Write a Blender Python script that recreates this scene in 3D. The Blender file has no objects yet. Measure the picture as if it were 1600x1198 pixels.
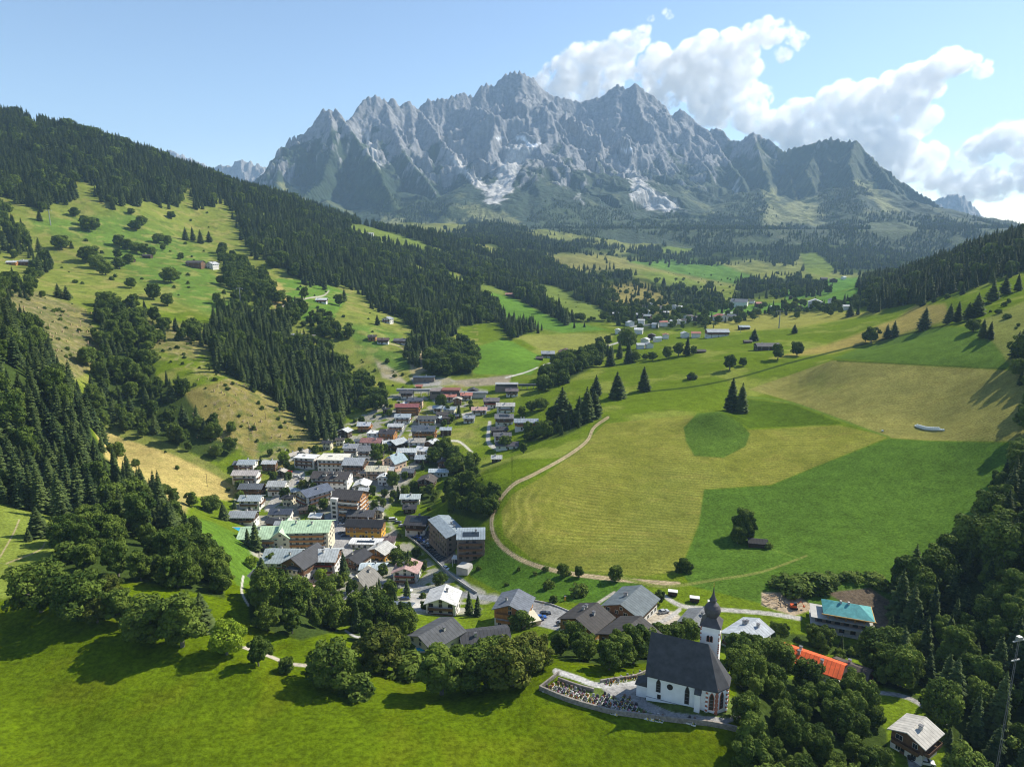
import bpy, bmesh, math, random
import numpy as np
from mathutils import Vector, Matrix

# ---------------------------------------------------------------- camera, sky, sun, exposure
SC = bpy.context.scene
PITCH = math.radians(12.1)
FPX = 1067.0                      # focal length in pixels of the 1600 px wide photograph
CP, SP = math.cos(PITCH), math.sin(PITCH)
cam_d = bpy.data.cameras.new('camera')
cam_d.sensor_width = 36.0
cam_d.lens = 36.0 * FPX / 1600.0
cam_d.clip_start = 1.0
cam_d.clip_end = 60000.0
cam = bpy.data.objects.new('camera', cam_d)
SC.collection.objects.link(cam)
cam.location = (0, 0, 0)
cam.rotation_euler = (math.pi / 2 - PITCH, 0, 0)
SC.camera = cam

SUN_EL = math.radians(39.0)
SUN_AZ = math.radians(58.0)       # clockwise from +Y (the view direction) towards +X
w = bpy.data.worlds.new('World')
SC.world = w
w.use_nodes = True
nt = w.node_tree
bg = nt.nodes['Background']
sky = nt.nodes.new('ShaderNodeTexSky')
sky.sky_type = 'NISHITA'
sky.sun_disc = False
sky.sun_elevation = SUN_EL
sky.sun_rotation = SUN_AZ
sky.altitude = 1200
sky.air_density = 1.0
sky.dust_density = 0.4
sky.ozone_density = 1.0
nt.links.new(sky.outputs[0], bg.inputs[0])
bg.inputs[1].default_value = 0.12
sd = bpy.data.lights.new('sun', 'SUN')
sd.energy = 5.0
sd.angle = math.radians(0.53)
sd.color = (1.0, 0.94, 0.80)
so = bpy.data.objects.new('sun', sd)
SC.collection.objects.link(so)
dvec = Vector((math.sin(SUN_AZ) * math.cos(SUN_EL), math.cos(SUN_AZ) * math.cos(SUN_EL), math.sin(SUN_EL)))
so.rotation_euler = dvec.to_track_quat('Z', 'Y').to_euler()
so.location = (300, 200, 300)
SC.view_settings.view_transform = 'Standard'
SC.view_settings.look = 'None'
SC.view_settings.exposure = 0.60
SC.view_settings.gamma = 1.0
SC.view_settings.use_curve_mapping = False
try:
    SC.cycles.max_bounces = 32
    SC.cycles.diffuse_bounces = 2
    SC.cycles.glossy_bounces = 2
    SC.cycles.transmission_bounces = 3
    SC.cycles.transparent_max_bounces = 32
    SC.cycles.volume_bounces = 32
    SC.cycles.use_denoising = True
    SC.cycles.filter_width = 1.1
except Exception:
    pass

# ---------------------------------------------------------------- small numeric helpers
def t_of_y(py):
    d = (599.0 - np.asarray(py, float)) / FPX
    return (-SP + d * CP) / (CP + d * SP)

def u_of(px, t):
    dy = np.tan(np.arctan(t) + PITCH)
    return (np.asarray(px, float) - 800.0) / FPX / (CP + dy * SP)

def pix_of(u, t):
    dy = np.tan(np.arctan(t) + PITCH)
    return 800.0 + FPX * u * (CP + dy * SP), 599.0 - FPX * dy

_rng = np.random.RandomState(7)
_perm = _rng.permutation(256)
_perm = np.concatenate([_perm, _perm])
_ga = _rng.rand(256) * 2 * np.pi
_gx, _gy = np.cos(_ga), np.sin(_ga)

def noise2(x, y):
    xi = np.floor(x).astype(np.int64); yi = np.floor(y).astype(np.int64)
    xf = x - xi; yf = y - yi
    xi &= 255; yi &= 255
    uu = xf * xf * xf * (xf * (xf * 6 - 15) + 10); vv = yf * yf * yf * (yf * (yf * 6 - 15) + 10)
    def g(ix, iy, dx, dy):
        h = _perm[_perm[ix & 255] + (iy & 255)]
        return _gx[h] * dx + _gy[h] * dy
    a = g(xi, yi, xf, yf); b = g(xi + 1, yi, xf - 1, yf)
    c = g(xi, yi + 1, xf, yf - 1); d = g(xi + 1, yi + 1, xf - 1, yf - 1)
    return (a + (b - a) * uu + (c - a) * vv + (a - b - c + d) * uu * vv) * 1.5

def fbm(x, y, o=4, g=0.5, l=2.03):
    s = 0; a = 1.0; n = 0
    for i in range(o):
        s = s + a * noise2(x + 17.3 * i, y + 9.1 * i); n += a; a *= g; x = x * l; y = y * l
    return s / n

def ridged(x, y, o=5, g=0.5, l=2.07):
    s = 0; a = 1.0; n = 0; w_ = 1.0
    for i in range(o):
        r = (1 - np.abs(noise2(x + 31.7 * i, y + 5.3 * i))) ** 2 * w_
        w_ = np.clip(r * 1.5, 0, 1); s = s + a * r; n += a; a *= g; x = x * l; y = y * l
    return s / n

def smooth(e0, e1, x):
    t = np.clip((x - e0) / (e1 - e0), 0, 1)
    return t * t * (3 - 2 * t)

def in_poly(px, py, poly):
    """signed distance (px) to a polygon, positive inside"""
    P = np.array(poly, float)
    x0, y0 = P.min(0) - 14; x1, y1 = P.max(0) + 14
    out = np.full(px.shape, -99.0)
    m = (px > x0) & (px < x1) & (py > y0) & (py < y1)
    X = px[m]; Y = py[m]
    if X.size == 0: return out
    ins = np.zeros(X.shape, bool); d2 = np.full(X.shape, 1e12)
    for i in range(len(P)):
        a = P[i]; b = P[(i + 1) % len(P)]
        c = ((a[1] > Y) != (b[1] > Y))
        with np.errstate(divide='ignore', invalid='ignore'):
            xx = (b[0] - a[0]) * (Y - a[1]) / (b[1] - a[1] + 1e-12) + a[0]
        ins ^= c & (X < xx)
        e = b - a; L = (e ** 2).sum() + 1e-9
        h = np.clip(((X - a[0]) * e[0] + (Y - a[1]) * e[1]) / L, 0, 1)
        d2 = np.minimum(d2, (X - a[0] - h * e[0]) ** 2 + (Y - a[1] - h * e[1]) ** 2)
    out[m] = np.where(ins, 1, -1) * np.sqrt(d2)
    return out

def line_dist(px, py, pts, wy=1.0):
    P = np.array(pts, float)
    x0, y0 = P[:, :2].min(0) - 20; x1, y1 = P[:, :2].max(0) + 20
    out = np.full(px.shape, 99.0)
    m = (px > x0) & (px < x1) & (py > y0) & (py < y1)
    X = px[m]; Y = py[m]
    if X.size == 0: return out
    d2 = np.full(X.shape, 1e12)
    for i in range(len(P) - 1):
        a = P[i]; e = P[i + 1] - a; L = e[0] ** 2 + (e[1] * wy) ** 2 + 1e-9
        h = np.clip(((X - a[0]) * e[0] + (Y - a[1]) * wy * e[1] * wy) / L, 0, 1)
        d2 = np.minimum(d2, (X - a[0] - h * e[0]) ** 2 + ((Y - a[1] - h * e[1]) * wy) ** 2)
    out[m] = np.sqrt(d2)
    return out
# ---------------------------------------------------------------- the lie of the land
# surveyed points: (photo x, photo y, metres ahead)
CTRL = [
 (0,1198,126),(400,1198,128),(800,1198,132),(1120,1198,134),(1280,1198,146),(1450,1198,152),(1600,1198,160),
 (0,1080,152),(400,1120,146),(0,960,187),(200,985,178),(430,1060,160),(650,1112,149),(850,1080,156),(1010,1098,152.5),(1140,1118,147.5),
 (1150,1145,142.5),(870,1045,166),(940,1060,163),(1080,1060,162),
 (100,930,192),(20,900,213),(0,800,262),(120,850,242),(300,880,238),(380,1010,173),(450,955,212),(500,1000,190),(600,950,243),
 (560,980,215),(480,930,268),(570,905,306),(470,870,333),(400,900,290),(360,860,300),(300,820,298),(280,800,325),(60,850,240),
 (700,985,224),(690,930,274),(633,885,324),(760,905,284),(800,945,252),(760,820,322),(700,870,333),(722,800,372),(840,880,285),
 (850,960,236),(980,960,233),(900,985,218),
 (1000,910,263),(1100,905,264),(900,800,335),(1000,850,298),(1183,855,296),(1100,760,368),(1300,800,330),(1350,905,261),
 (1500,850,287),(1550,750,344),(1400,700,404),(1455,668,440),(1150,643,520),(1120,700,426),(1000,660,492),(820,730,408),
 (880,690,462),(920,650,522),(740,745,388),(800,715,440),(1250,600,600),(1300,640,500),
 (440,820,385),(560,780,414),(600,720,480),(650,660,570),(700,610,655),(780,670,540),(800,640,590),(720,700,498),(690,745,450),
 (400,750,448),(380,800,398),(650,800,400),(540,850,352),(670,830,370),
 (250,720,438),(180,690,455),(360,772,432),(150,682,448),(250,752,400),(280,790,362),(340,800,390),
 (200,800,318),(100,700,350),(0,600,360),(0,700,326),(50,550,440),(0,500,470),(120,640,400),(230,820,300),
 (200,620,520),(280,680,480),(340,700,476),(450,640,560),(400,690,500),(500,695,512),(430,580,620),(350,560,622),(250,500,690),
 (80,520,560),(40,460,640),(100,480,650),(470,720,480),
 (480,570,700),(380,500,770),(560,600,690),(540,640,612),(600,645,590),(590,600,665),(560,670,560),(620,600,680),
 (250,440,860),(315,420,980),(200,380,1060),(100,330,1120),(0,310,1080),(20,412,850),(150,290,1260),(0,240,1350),(60,420,820),
 (0,182,1600),(100,207,1700),(200,243,1800),(300,273,1850),(400,305,1920),(500,335,2000),(560,352,2080),(620,362,2180),(700,372,2300),
 (350,340,1400),(300,360,1260),(450,400,1200),(400,450,950),(480,470,900),(500,500,830),(560,450,1160),(600,502,905),(600,535,785),
 (650,560,745),(700,560,790),(700,590,690),(660,410,1650),(700,450,1250),(770,475,1190),(830,505,1040),(780,550,800),(770,585,710),(900,522,985),
 (860,556,830),(820,410,2100),(900,440,1750),(950,470,1440),(740,415,1700),(600,400,1500),
 (1000,500,1100),(1060,490,1240),(1200,470,1440),(1300,440,1950),(1330,425,2500),(1000,460,1600),(1050,430,2000),(900,405,2250),
 (1100,442,2050),(1250,405,2950),(1420,430,2400),(1180,430,2150),(1000,425,2100),
 (950,605,635),(1000,565,745),(860,632,572),(1100,525,930),(1150,575,650),(1200,552,715),(1300,512,860),(1300,560,610),
 (1400,540,600),(1400,485,880),(1500,472,750),(1600,432,800),(1500,500,640),(1600,490,590),(1560,580,475),(1200,510,1000),(1350,472,1120),
 (1450,555,545),(1600,560,470),
 (1600,376,1080),(1500,402,1250),(1400,440,1600),
 (1600,900,238),(1600,760,300),(1600,1050,188),(1500,1000,222),(1425,1150,163),(1300,1150,161),(1230,1085,176),(1300,1045,204),
 (1315,985,230),(1500,900,257),(1600,640,398),(1170,990,222),(1200,940,246),(1400,1070,190),
 (690,352,3200),(800,364,3000),(950,392,2900),(1100,398,3150),(1250,372,3500),(1400,398,3200),(1500,385,3800),(850,358,3650),
 (1280,362,4000),(1450,360,4300),(1000,370,3500),(560,352,3400),
]
# hidden or out-of-frame ground: (photo x at its own height, metres ahead, height)
HID = [(735,424,-160),(800,470,-155),(700,420,-166),(620,620,-152),(1090,190,-129),(1000,195,-131),(1120,205,-136),(880,200,-131),
 (200,400,-140),(120,430,-128),(60,440,-105),(300,430,-157),(250,200,-113),(420,185,-122),(520,215,-134),(650,195,-134),(760,205,-137),
 (0,2100,150),(200,2300,110),(400,2400,20),(600,2500,-50),(0,2800,120),(300,3000,30),(500,2900,-30),
 (0,60,-104),(800,60,-116),(1600,60,-140),(0,20,-104),(800,20,-118),(1600,20,-140),
 (300,4200,30),(0,4500,30),(600,4500,40),(800,4500,45),(1000,4500,40),(1200,4600,40),(1400,4800,30),(1600,3500,-60),(1600,2500,-60),(1600,1600,-70),
 (1600,4800,10),(1300,660,-118),(1420,700,-108),(430,560,-138),(350,530,-122),(480,590,-150),(-500,130,-92),(-500,300,-80),(-500,600,0),(-500,1200,220),(-500,2500,200),
 (2100,150,-120),(2100,300,-98),(2100,600,-50),(2100,1200,20),(2100,2500,40),(-200,190,-98),(1750,200,-118),(1750,300,-104),(1750,400,-92),(1750,800,-25),
 (0,9000,40),(800,9000,40),(1600,9000,40),(-500,6000,100),(2100,6000,100)]
pts = []
for x, y, Y in CTRL:
    t = float(t_of_y(y)); pts.append((float(u_of(x, t)), math.log(Y), Y * t))
for x, Y, Z in HID:
    t = Z / Y; pts.append((float(u_of(x, t)), math.log(Y), Z))
pts = np.array(pts)

def tps_fit(p, z, lam=0.0006):
    n = len(p); d = np.sqrt(((p[:, None] - p[None]) ** 2).sum(2)) + 1e-12
    K = d * d * np.log(d) + lam * np.eye(n)
    Pm = np.c_[np.ones(n), p]; A = np.zeros((n + 3, n + 3))
    A[:n, :n] = K; A[:n, n:] = Pm; A[n:, :n] = Pm.T
    return np.linalg.solve(A, np.r_[z, np.zeros(3)])
_sc = np.array([1.0, 0.85])
_w = tps_fit(pts[:, :2] * _sc, pts[:, 2])

def base_rbf(u, v):
    sh = u.shape; q = np.c_[u.ravel(), v.ravel()] * _sc; p = pts[:, :2] * _sc; out = np.empty(len(q))
    for i in range(0, len(q), 20000):
        c = q[i:i + 20000]
        d2 = (c[:, :1] - p[:, 0]) ** 2 + (c[:, 1:] - p[:, 1]) ** 2 + 1e-12
        out[i:i + 20000] = (0.5 * d2 * np.log(d2)) @ _w[:-3] + _w[-3] + c @ _w[-2:]
    return out.reshape(sh)

def rows(*seg):
    r = []
    for y0, y1, n in seg: r.append(np.exp(np.linspace(math.log(y0), math.log(y1), n, endpoint=False)))
    return np.concatenate(r)
YS = np.r_[rows((20, 112, 24), (112, 760, 640), (760, 2500, 260), (2500, 3300, 90)), 3300.0]
US = np.r_[np.linspace(-2.6, -0.95, 34)[:-1], np.linspace(-0.95, 0.95, 1150), np.linspace(0.95, 2.6, 34)[1:]]
VS = np.log(YS)
cu = np.linspace(US[0], US[-1], 420); cv = np.linspace(VS[0], math.log(10000), 300)
_cz = base_rbf(*np.meshgrid(np.clip(cu, -1.35, 1.35), cv))

def base_z(u, v):
    iu = np.clip((u - cu[0]) / (cu[1] - cu[0]), 0, len(cu) - 1.001); iv = np.clip((v - cv[0]) / (cv[1] - cv[0]), 0, len(cv) - 1.001)
    a = iu.astype(int); b = iv.astype(int); fu = iu - a; fv = iv - b
    return (_cz[b, a] * (1 - fu) + _cz[b, a + 1] * fu) * (1 - fv) + (_cz[b + 1, a] * (1 - fu) + _cz[b + 1, a + 1] * fu) * fv

def detail_z(X, Y):
    far = smooth(500, 2500, Y)
    z = fbm(X / 34, Y / 34, 3) * 0.7 * (1 + 3 * far) + fbm(X / 160 + 5, Y / 160, 3) * (2.6 + 20 * far) + 0.9 * fbm(X / 68 + 9, Y / 68, 2)
    # the round grassy mound below the two spruces
    u = X / Y
    return z
UU, VV = np.meshgrid(US, VS)
XX = UU * np.exp(VV); YY = np.exp(VV)
ZZ = base_z(UU, VV)
_damp = 1 - 0.85 * smooth(0.0, 60.0, 120 - np.abs(ZZ + 165)) * (YY > 300) * (YY < 700) * (np.abs(UU + 0.2) < 0.2)
ZZ = ZZ + detail_z(XX, YY) * _damp
_mt = pts[0]
def bump_at(px, py, rx, ry, h):
    global ZZ
    t = float(t_of_y(py)); c = 0
    k = np.argmin(np.abs(US - float(u_of(px, t))))
    col = ZZ[:, k] / YS; j = int(np.argmax(col >= t)); x0, y0 = US[k] * YS[j], YS[j]
    ZZ = ZZ + h * np.exp(-(((XX - x0) / rx) ** 2 + ((YY - y0) / ry) ** 2))
bump_at(1122, 668, 23, 24, 11.0)
TT = ZZ / YY
# visibility of each vertex from the survey point, and its place in the photograph
_mx = np.maximum.accumulate(TT, axis=0)
VIS = TT >= _mx - 0.004
PX, PY = pix_of(UU, TT)

def hit(px, py, ymin=0.0):
    """ground point that the photograph shows at (px, py)"""
    t = float(t_of_y(py)); u = float(u_of(px, t))
    k = (np.searchsorted(US, u)); k = min(max(k, 1), len(US) - 1); f = (u - US[k - 1]) / (US[k] - US[k - 1])
    col = TT[:, k - 1] * (1 - f) + TT[:, k] * f
    ok = np.nonzero((col >= t) & (YS > max(ymin, 100)))[0]
    if len(ok) == 0: j = int(np.argmax(col)); Y = YS[j]
    else:
        j = max(int(ok[0]), 1); a, b = col[j - 1], col[j]
        g = 0 if (b <= a or a >= t) else (t - a) / (b - a)
        Y = YS[j - 1] + g * (YS[j] - YS[j - 1])
    return Vector((u * Y, Y, gz(u * Y, Y)))

def gz_arr(X, Y):
    u = X / Y
    iu = np.interp(u, US, np.arange(len(US))); iv = np.interp(Y, YS, np.arange(len(YS)))
    a = np.clip(iu.astype(int), 0, len(US) - 2); b = np.clip(iv.astype(int), 0, len(YS) - 2); fu = iu - a; fv = iv - b
    return (ZZ[b, a] * (1 - fu) + ZZ[b, a + 1] * fu) * (1 - fv) + (ZZ[b + 1, a] * (1 - fu) + ZZ[b + 1, a + 1] * fu) * fv

def gz(X, Y):
    return float(gz_arr(np.array([X], float), np.array([Y], float))[0])
# ---------------------------------------------------------------- what grows where (photo outlines laid on the ground)
C_FG = (0.098, 0.146, 0.003); C_G2 = (0.128, 0.185, 0.012); C_OL = (0.168, 0.178, 0.028); C_GD = (0.075, 0.122, 0.010)
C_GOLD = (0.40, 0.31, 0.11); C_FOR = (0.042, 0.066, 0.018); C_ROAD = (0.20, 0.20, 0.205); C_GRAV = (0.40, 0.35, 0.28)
C_PAVE = (0.36, 0.34, 0.32); C_ASPH = (0.055, 0.056, 0.06); C_CUT = (0.17, 0.14, 0.05); C_PINK = (0.52, 0.37, 0.29)
C_ALP = (0.185, 0.200, 0.060); C_LOOSE = (0.30, 0.25, 0.17)

FORESTS = {  # name: (outline, nearest, farthest, share of spruces, spacing, (height range), what it is)
 'top': ([(-80,120),(0,150),(200,225),(400,290),(560,340),(590,372),(565,400),(560,440),(540,448),(480,443),(445,422),(404,400),(377,362),(360,325),(342,296),(335,325),(308,325),(298,287),(281,321),(236,318),(178,325),(150,307),(150,287),(120,277),(116,314),(82,318),(68,335),(27,314),(-80,290)], 900, 2700, 1.0, 7.2, (18, 27)),
 'centre': ([(575,375),(600,385),(690,400),(740,410),(800,440),(840,465),(870,490),(900,505),(890,512),(850,512),(800,530),(790,520),(770,500),(745,505),(720,510),(705,530),(690,548),(660,552),(640,545),(625,520),(600,490),(580,475),(560,455),(545,450),(565,440),(560,400)], 700, 2300, 0.85, 7.5, (15, 25)),
 'back': ([(560,340),(640,360),(700,375),(760,398),(830,398),(890,425),(935,450),(955,480),(930,480),(900,470),(870,470),(830,450),(780,430),(740,408),(690,392),(650,385),(600,372)], 1300, 3200, 0.9, 9, (16, 25)),
 'near_left': ([(-80,460),(0,480),(50,500),(80,560),(125,610),(145,680),(175,720),(220,760),(262,800),(300,826),(312,862),(290,858),(180,832),(110,815),(0,786),(-80,800)], 255, 520, 0.9, 6.3, (15, 22)),
 'front_wood': ([(72,838),(130,826),(180,833),(300,862),(340,890),(352,935),(300,925),(240,912),(130,905),(96,890)], 200, 310, 0.03, 7.0, (10, 14)),
 'low_wood': ([(384,925),(470,918),(532,945),(528,985),(470,1000),(392,978)], 180, 262, 0.1, 7.5, (10, 14)),
 'mid_wood': ([(545,960),(590,965),(640,992),(650,1035),(600,1035),(545,1000)], 165, 235, 0.15, 8.0, (9, 13)),
 'gully': ([(154,478),(150,548),(137,634),(164,672),(219,685),(274,699),(342,722),(370,704),(359,672),(328,672),(325,630),(287,617),(246,593),(230,555),(260,530),(340,545),(345,575),(370,590),(330,520),(260,508),(192,480)], 400, 760, 0.35, 8, (9, 17)),
 'spruce_slope': ([(328,507),(370,494),(445,500),(479,548),(540,583),(545,640),(530,692),(513,696),(493,684),(428,627),(370,593),(335,576)], 500, 860, 0.95, 6.6, (16, 23)),
 'slope_edge': ([(470,530),(510,545),(560,585),(605,618),(600,636),(566,640),(548,632),(535,585),(480,550)], 560, 860, 0.2, 8, (9, 15)),
 'left_gully_top': ([(-40,440),(30,440),(60,446),(70,470),(20,470),(-40,480)], 500, 900, 0.3, 9, (8, 14)),
 'left_knob': ([(-80,320),(0,320),(40,375),(85,420),(60,435),(40,400),(-80,395)], 600, 1150, 0.8, 8, (14, 22)),
 'clump_a': ([(352,402),(385,412),(420,440),(436,470),(420,482),(372,470),(352,440)], 700, 1150, 0.1, 8.5, (12, 17)),
 'clump_b': ([(430,470),(480,480),(520,505),(545,530),(520,535),(470,515),(430,500)], 600, 1000, 0.15, 9, (9, 15)),
 'clump_c': ([(330,478),(360,470),(400,488),(440,512),(420,516),(360,500)], 600, 1000, 0.15, 9, (9, 15)),
 'hill_clump': ([(672,560),(700,545),(727,535),(740,552),(738,588),(676,587),(655,580)], 560, 900, 0.3, 7.5, (12, 19)),
 'stream_spruces': ([(634,520),(660,525),(662,560),(650,578),(636,560)], 600, 950, 0.9, 7, (14, 20)),
 'valley_belt': ([(847,600),(877,568),(910,556),(945,542),(952,552),(920,578),(880,598),(855,612)], 560, 960, 0.35, 8, (10, 18)),
 'track_wood': ([(800,706),(822,686),(866,655),(899,650),(935,632),(938,645),(916,664),(880,682),(822,692)], 400, 700, 0.35, 7.5, (9, 14)),
 'bank_wood': ([(700,780),(720,765),(745,752),(775,768),(777,800),(760,815),(745,812),(700,800)], 300, 480, 0.15, 6.5, (8, 13)),
 'stream_wood': ([(588,745),(620,735),(650,760),(690,765),(680,790),(640,785),(600,785)], 350, 520, 0.1, 8, (9, 14)),
 'stream_wood_b': ([(655,700),(690,705),(720,720),(750,735),(735,750),(690,740),(660,725)], 400, 580, 0.2, 8.5, (9, 14)),
 'right_hill': ([(1345,448),(1400,420),(1500,385),(1600,348),(1850,280),(1850,370),(1600,424),(1500,456),(1420,476),(1372,482),(1352,478)], 700, 1900, 1.0, 7.5, (19, 28)),
 'right_gorge': ([(1376,930),(1440,905),(1480,872),(1525,835),(1560,775),(1590,720),(1598,640),(1585,560),(1600,545),(1950,420),(1950,1300),(1490,1300),(1480,1190),(1490,1120),(1440,1070),(1370,1055),(1366,1000)], 120, 520, 0.55, 7.2, (13, 21)),
 'church_wood': ([(1150,1050),(1210,1052),(1290,1078),(1350,1100),(1385,1140),(1400,1300),(1160,1300),(1165,1150),(1150,1125)], 110, 200, 0.04, 6.6, (9, 13)),
 'hedge_wood': ([(866,1003),(930,1012),(1005,1012),(1020,1034),(960,1042),(872,1030)], 170, 220, 0.0, 7.0, (8, 11)),
 'far_a': ([(955,402),(1020,385),(1080,366),(1200,372),(1340,392),(1345,428),(1300,424),(1262,420),(1250,398),(1236,412),(1180,405),(1100,412),(1020,405)], 2300, 5200, 1.0, 14, (18, 26)),
 'far_b': ([(1290,330),(1400,336),(1480,350),(1580,350),(1500,395),(1400,425),(1345,425),(1310,395),(1285,355)], 2300, 5600, 1.0, 15, (18, 26)),
 'far_c': ([(690,365),(760,360),(850,372),(960,385),(950,400),(860,395),(800,398),(740,390)], 2300, 4600, 1.0, 14, (18, 26)),
 'far_d': ([(990,345),(1080,335),(1200,345),(1190,365),(1060,362),(1000,362)], 3000, 5200, 1.0, 17, (16, 24)),
 'valley_a': ([(900,425),(960,420),(1010,440),(1060,440),(1120,462),(1150,480),(1100,492),(1060,470),(1000,450),(940,440)], 1200, 2300, 0.8, 15, (14, 22)),
 'valley_b': ([(1155,440),(1240,435),(1290,452),(1270,464),(1200,462),(1150,470)], 1400, 2700, 0.8, 10, (14, 22)),
 'far_h': ([(1285,282),(1335,288),(1350,325),(1300,335),(1275,312)], 3300, 5600, 1.0, 15, (16, 22)),
 'far_i': ([(1145,300),(1182,305),(1195,352),(1120,348)], 3300, 5600, 1.0, 15, (16, 22)),
 'far_j': ([(560,292),(640,310),(735,328),(720,345),(600,338)], 3000, 5600, 1.0, 15, (14, 20)),
 'far_k': ([(850,318),(950,322),(1010,352),(930,372),(840,356)], 3000, 5600, 1.0, 15, (14, 20)),
 'far_l': ([(1455,338),(1570,352),(1510,375),(1440,365)], 3000, 5600, 1.0, 15, (16, 22)),
 'far_e': ([(596,330),(680,318),(705,335),(640,350)], 2400, 5200, 1.0, 15, (16, 24)),
 'far_f': ([(730,345),(800,350),(850,378),(850,410),(835,420),(790,395),(740,372)], 2000, 5200, 1.0, 15, (16, 24)),
 'far_g': ([(1000,362),(1100,345),(1180,352),(1300,372),(1300,385),(1200,366),(1080,362)], 3000, 5600, 1.0, 15, (16, 24)),
 'valley_e': ([(880,440),(960,430),(1060,440),(1150,480),(1000,500),(950,480)], 1100, 2400, 0.6, 32, (12, 20)),
 'hamlet_trees': ([(955,480),(1060,474),(1115,500),(1095,510),(1000,518),(960,500)], 900, 1700, 0.15, 19, (9, 15)),
 'far_hedge': ([(1090,502),(1250,478),(1350,468),(1352,482),(1250,491),(1100,509)], 900, 2400, 0.3, 13, (9, 16)),
 'gorge_fill': ([(1340,1020),(1392,1060),(1470,1108),(1510,1150),(1500,1300),(1475,1200),(1478,1140),(1410,1082),(1352,1062)], 120, 230, 0.3, 6.5, (9, 14)),
 'site_hedge': ([(1190,985),(1262,992),(1330,1010),(1352,1032),(1300,1022),(1240,1004),(1200,1000)], 180, 260, 0.05, 5.5, (5, 8)),
 'church_hedge': ([(1135,1010),(1160,1030),(1215,1030),(1225,1052),(1150,1050)], 160, 230, 0.0, 6, (7, 10)),
 'valley_c': ([(940,478),(990,490),(1000,500),(950,502),(900,505)], 900, 1700, 0.5, 9, (10, 18)),
}
NO_TREES = [
 [(28,186),(62,192),(58,201),(30,198)], [(78,272),(104,278),(98,286),(80,282)], [(405,330),(432,338),(425,346),(408,342)], [(640,410),(668,420),(660,430),(642,424)],
 [(535,352),(560,350),(640,372),(692,392),(690,400),(640,388),(590,378),(560,368)],
 [(692,420),(720,428),(745,448),(730,452),(700,440)],
 [(748,440),(790,455),(830,478),(880,505),(880,522),(790,505),(775,480),(755,470)],
 [(835,442),(870,448),(900,470),(935,480),(960,500),(900,500),(860,480)],
 [(1000,425),(1050,425),(1090,440),(1100,460),(1060,450),(1020,440)],
 [(1250,395),(1275,395),(1305,420),(1290,432),(1260,425)],
 [(1030,388),(1060,380),(1090,388),(1080,396),(1040,398)], [(1140,372),(1190,368),(1230,376),(1200,384),(1150,382)],
 [(1350,350),(1400,345),(1440,360),(1400,378),(1370,370)],
 [(585,488),(625,495),(650,520),(640,540),(600,545),(575,520)],
]

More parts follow.
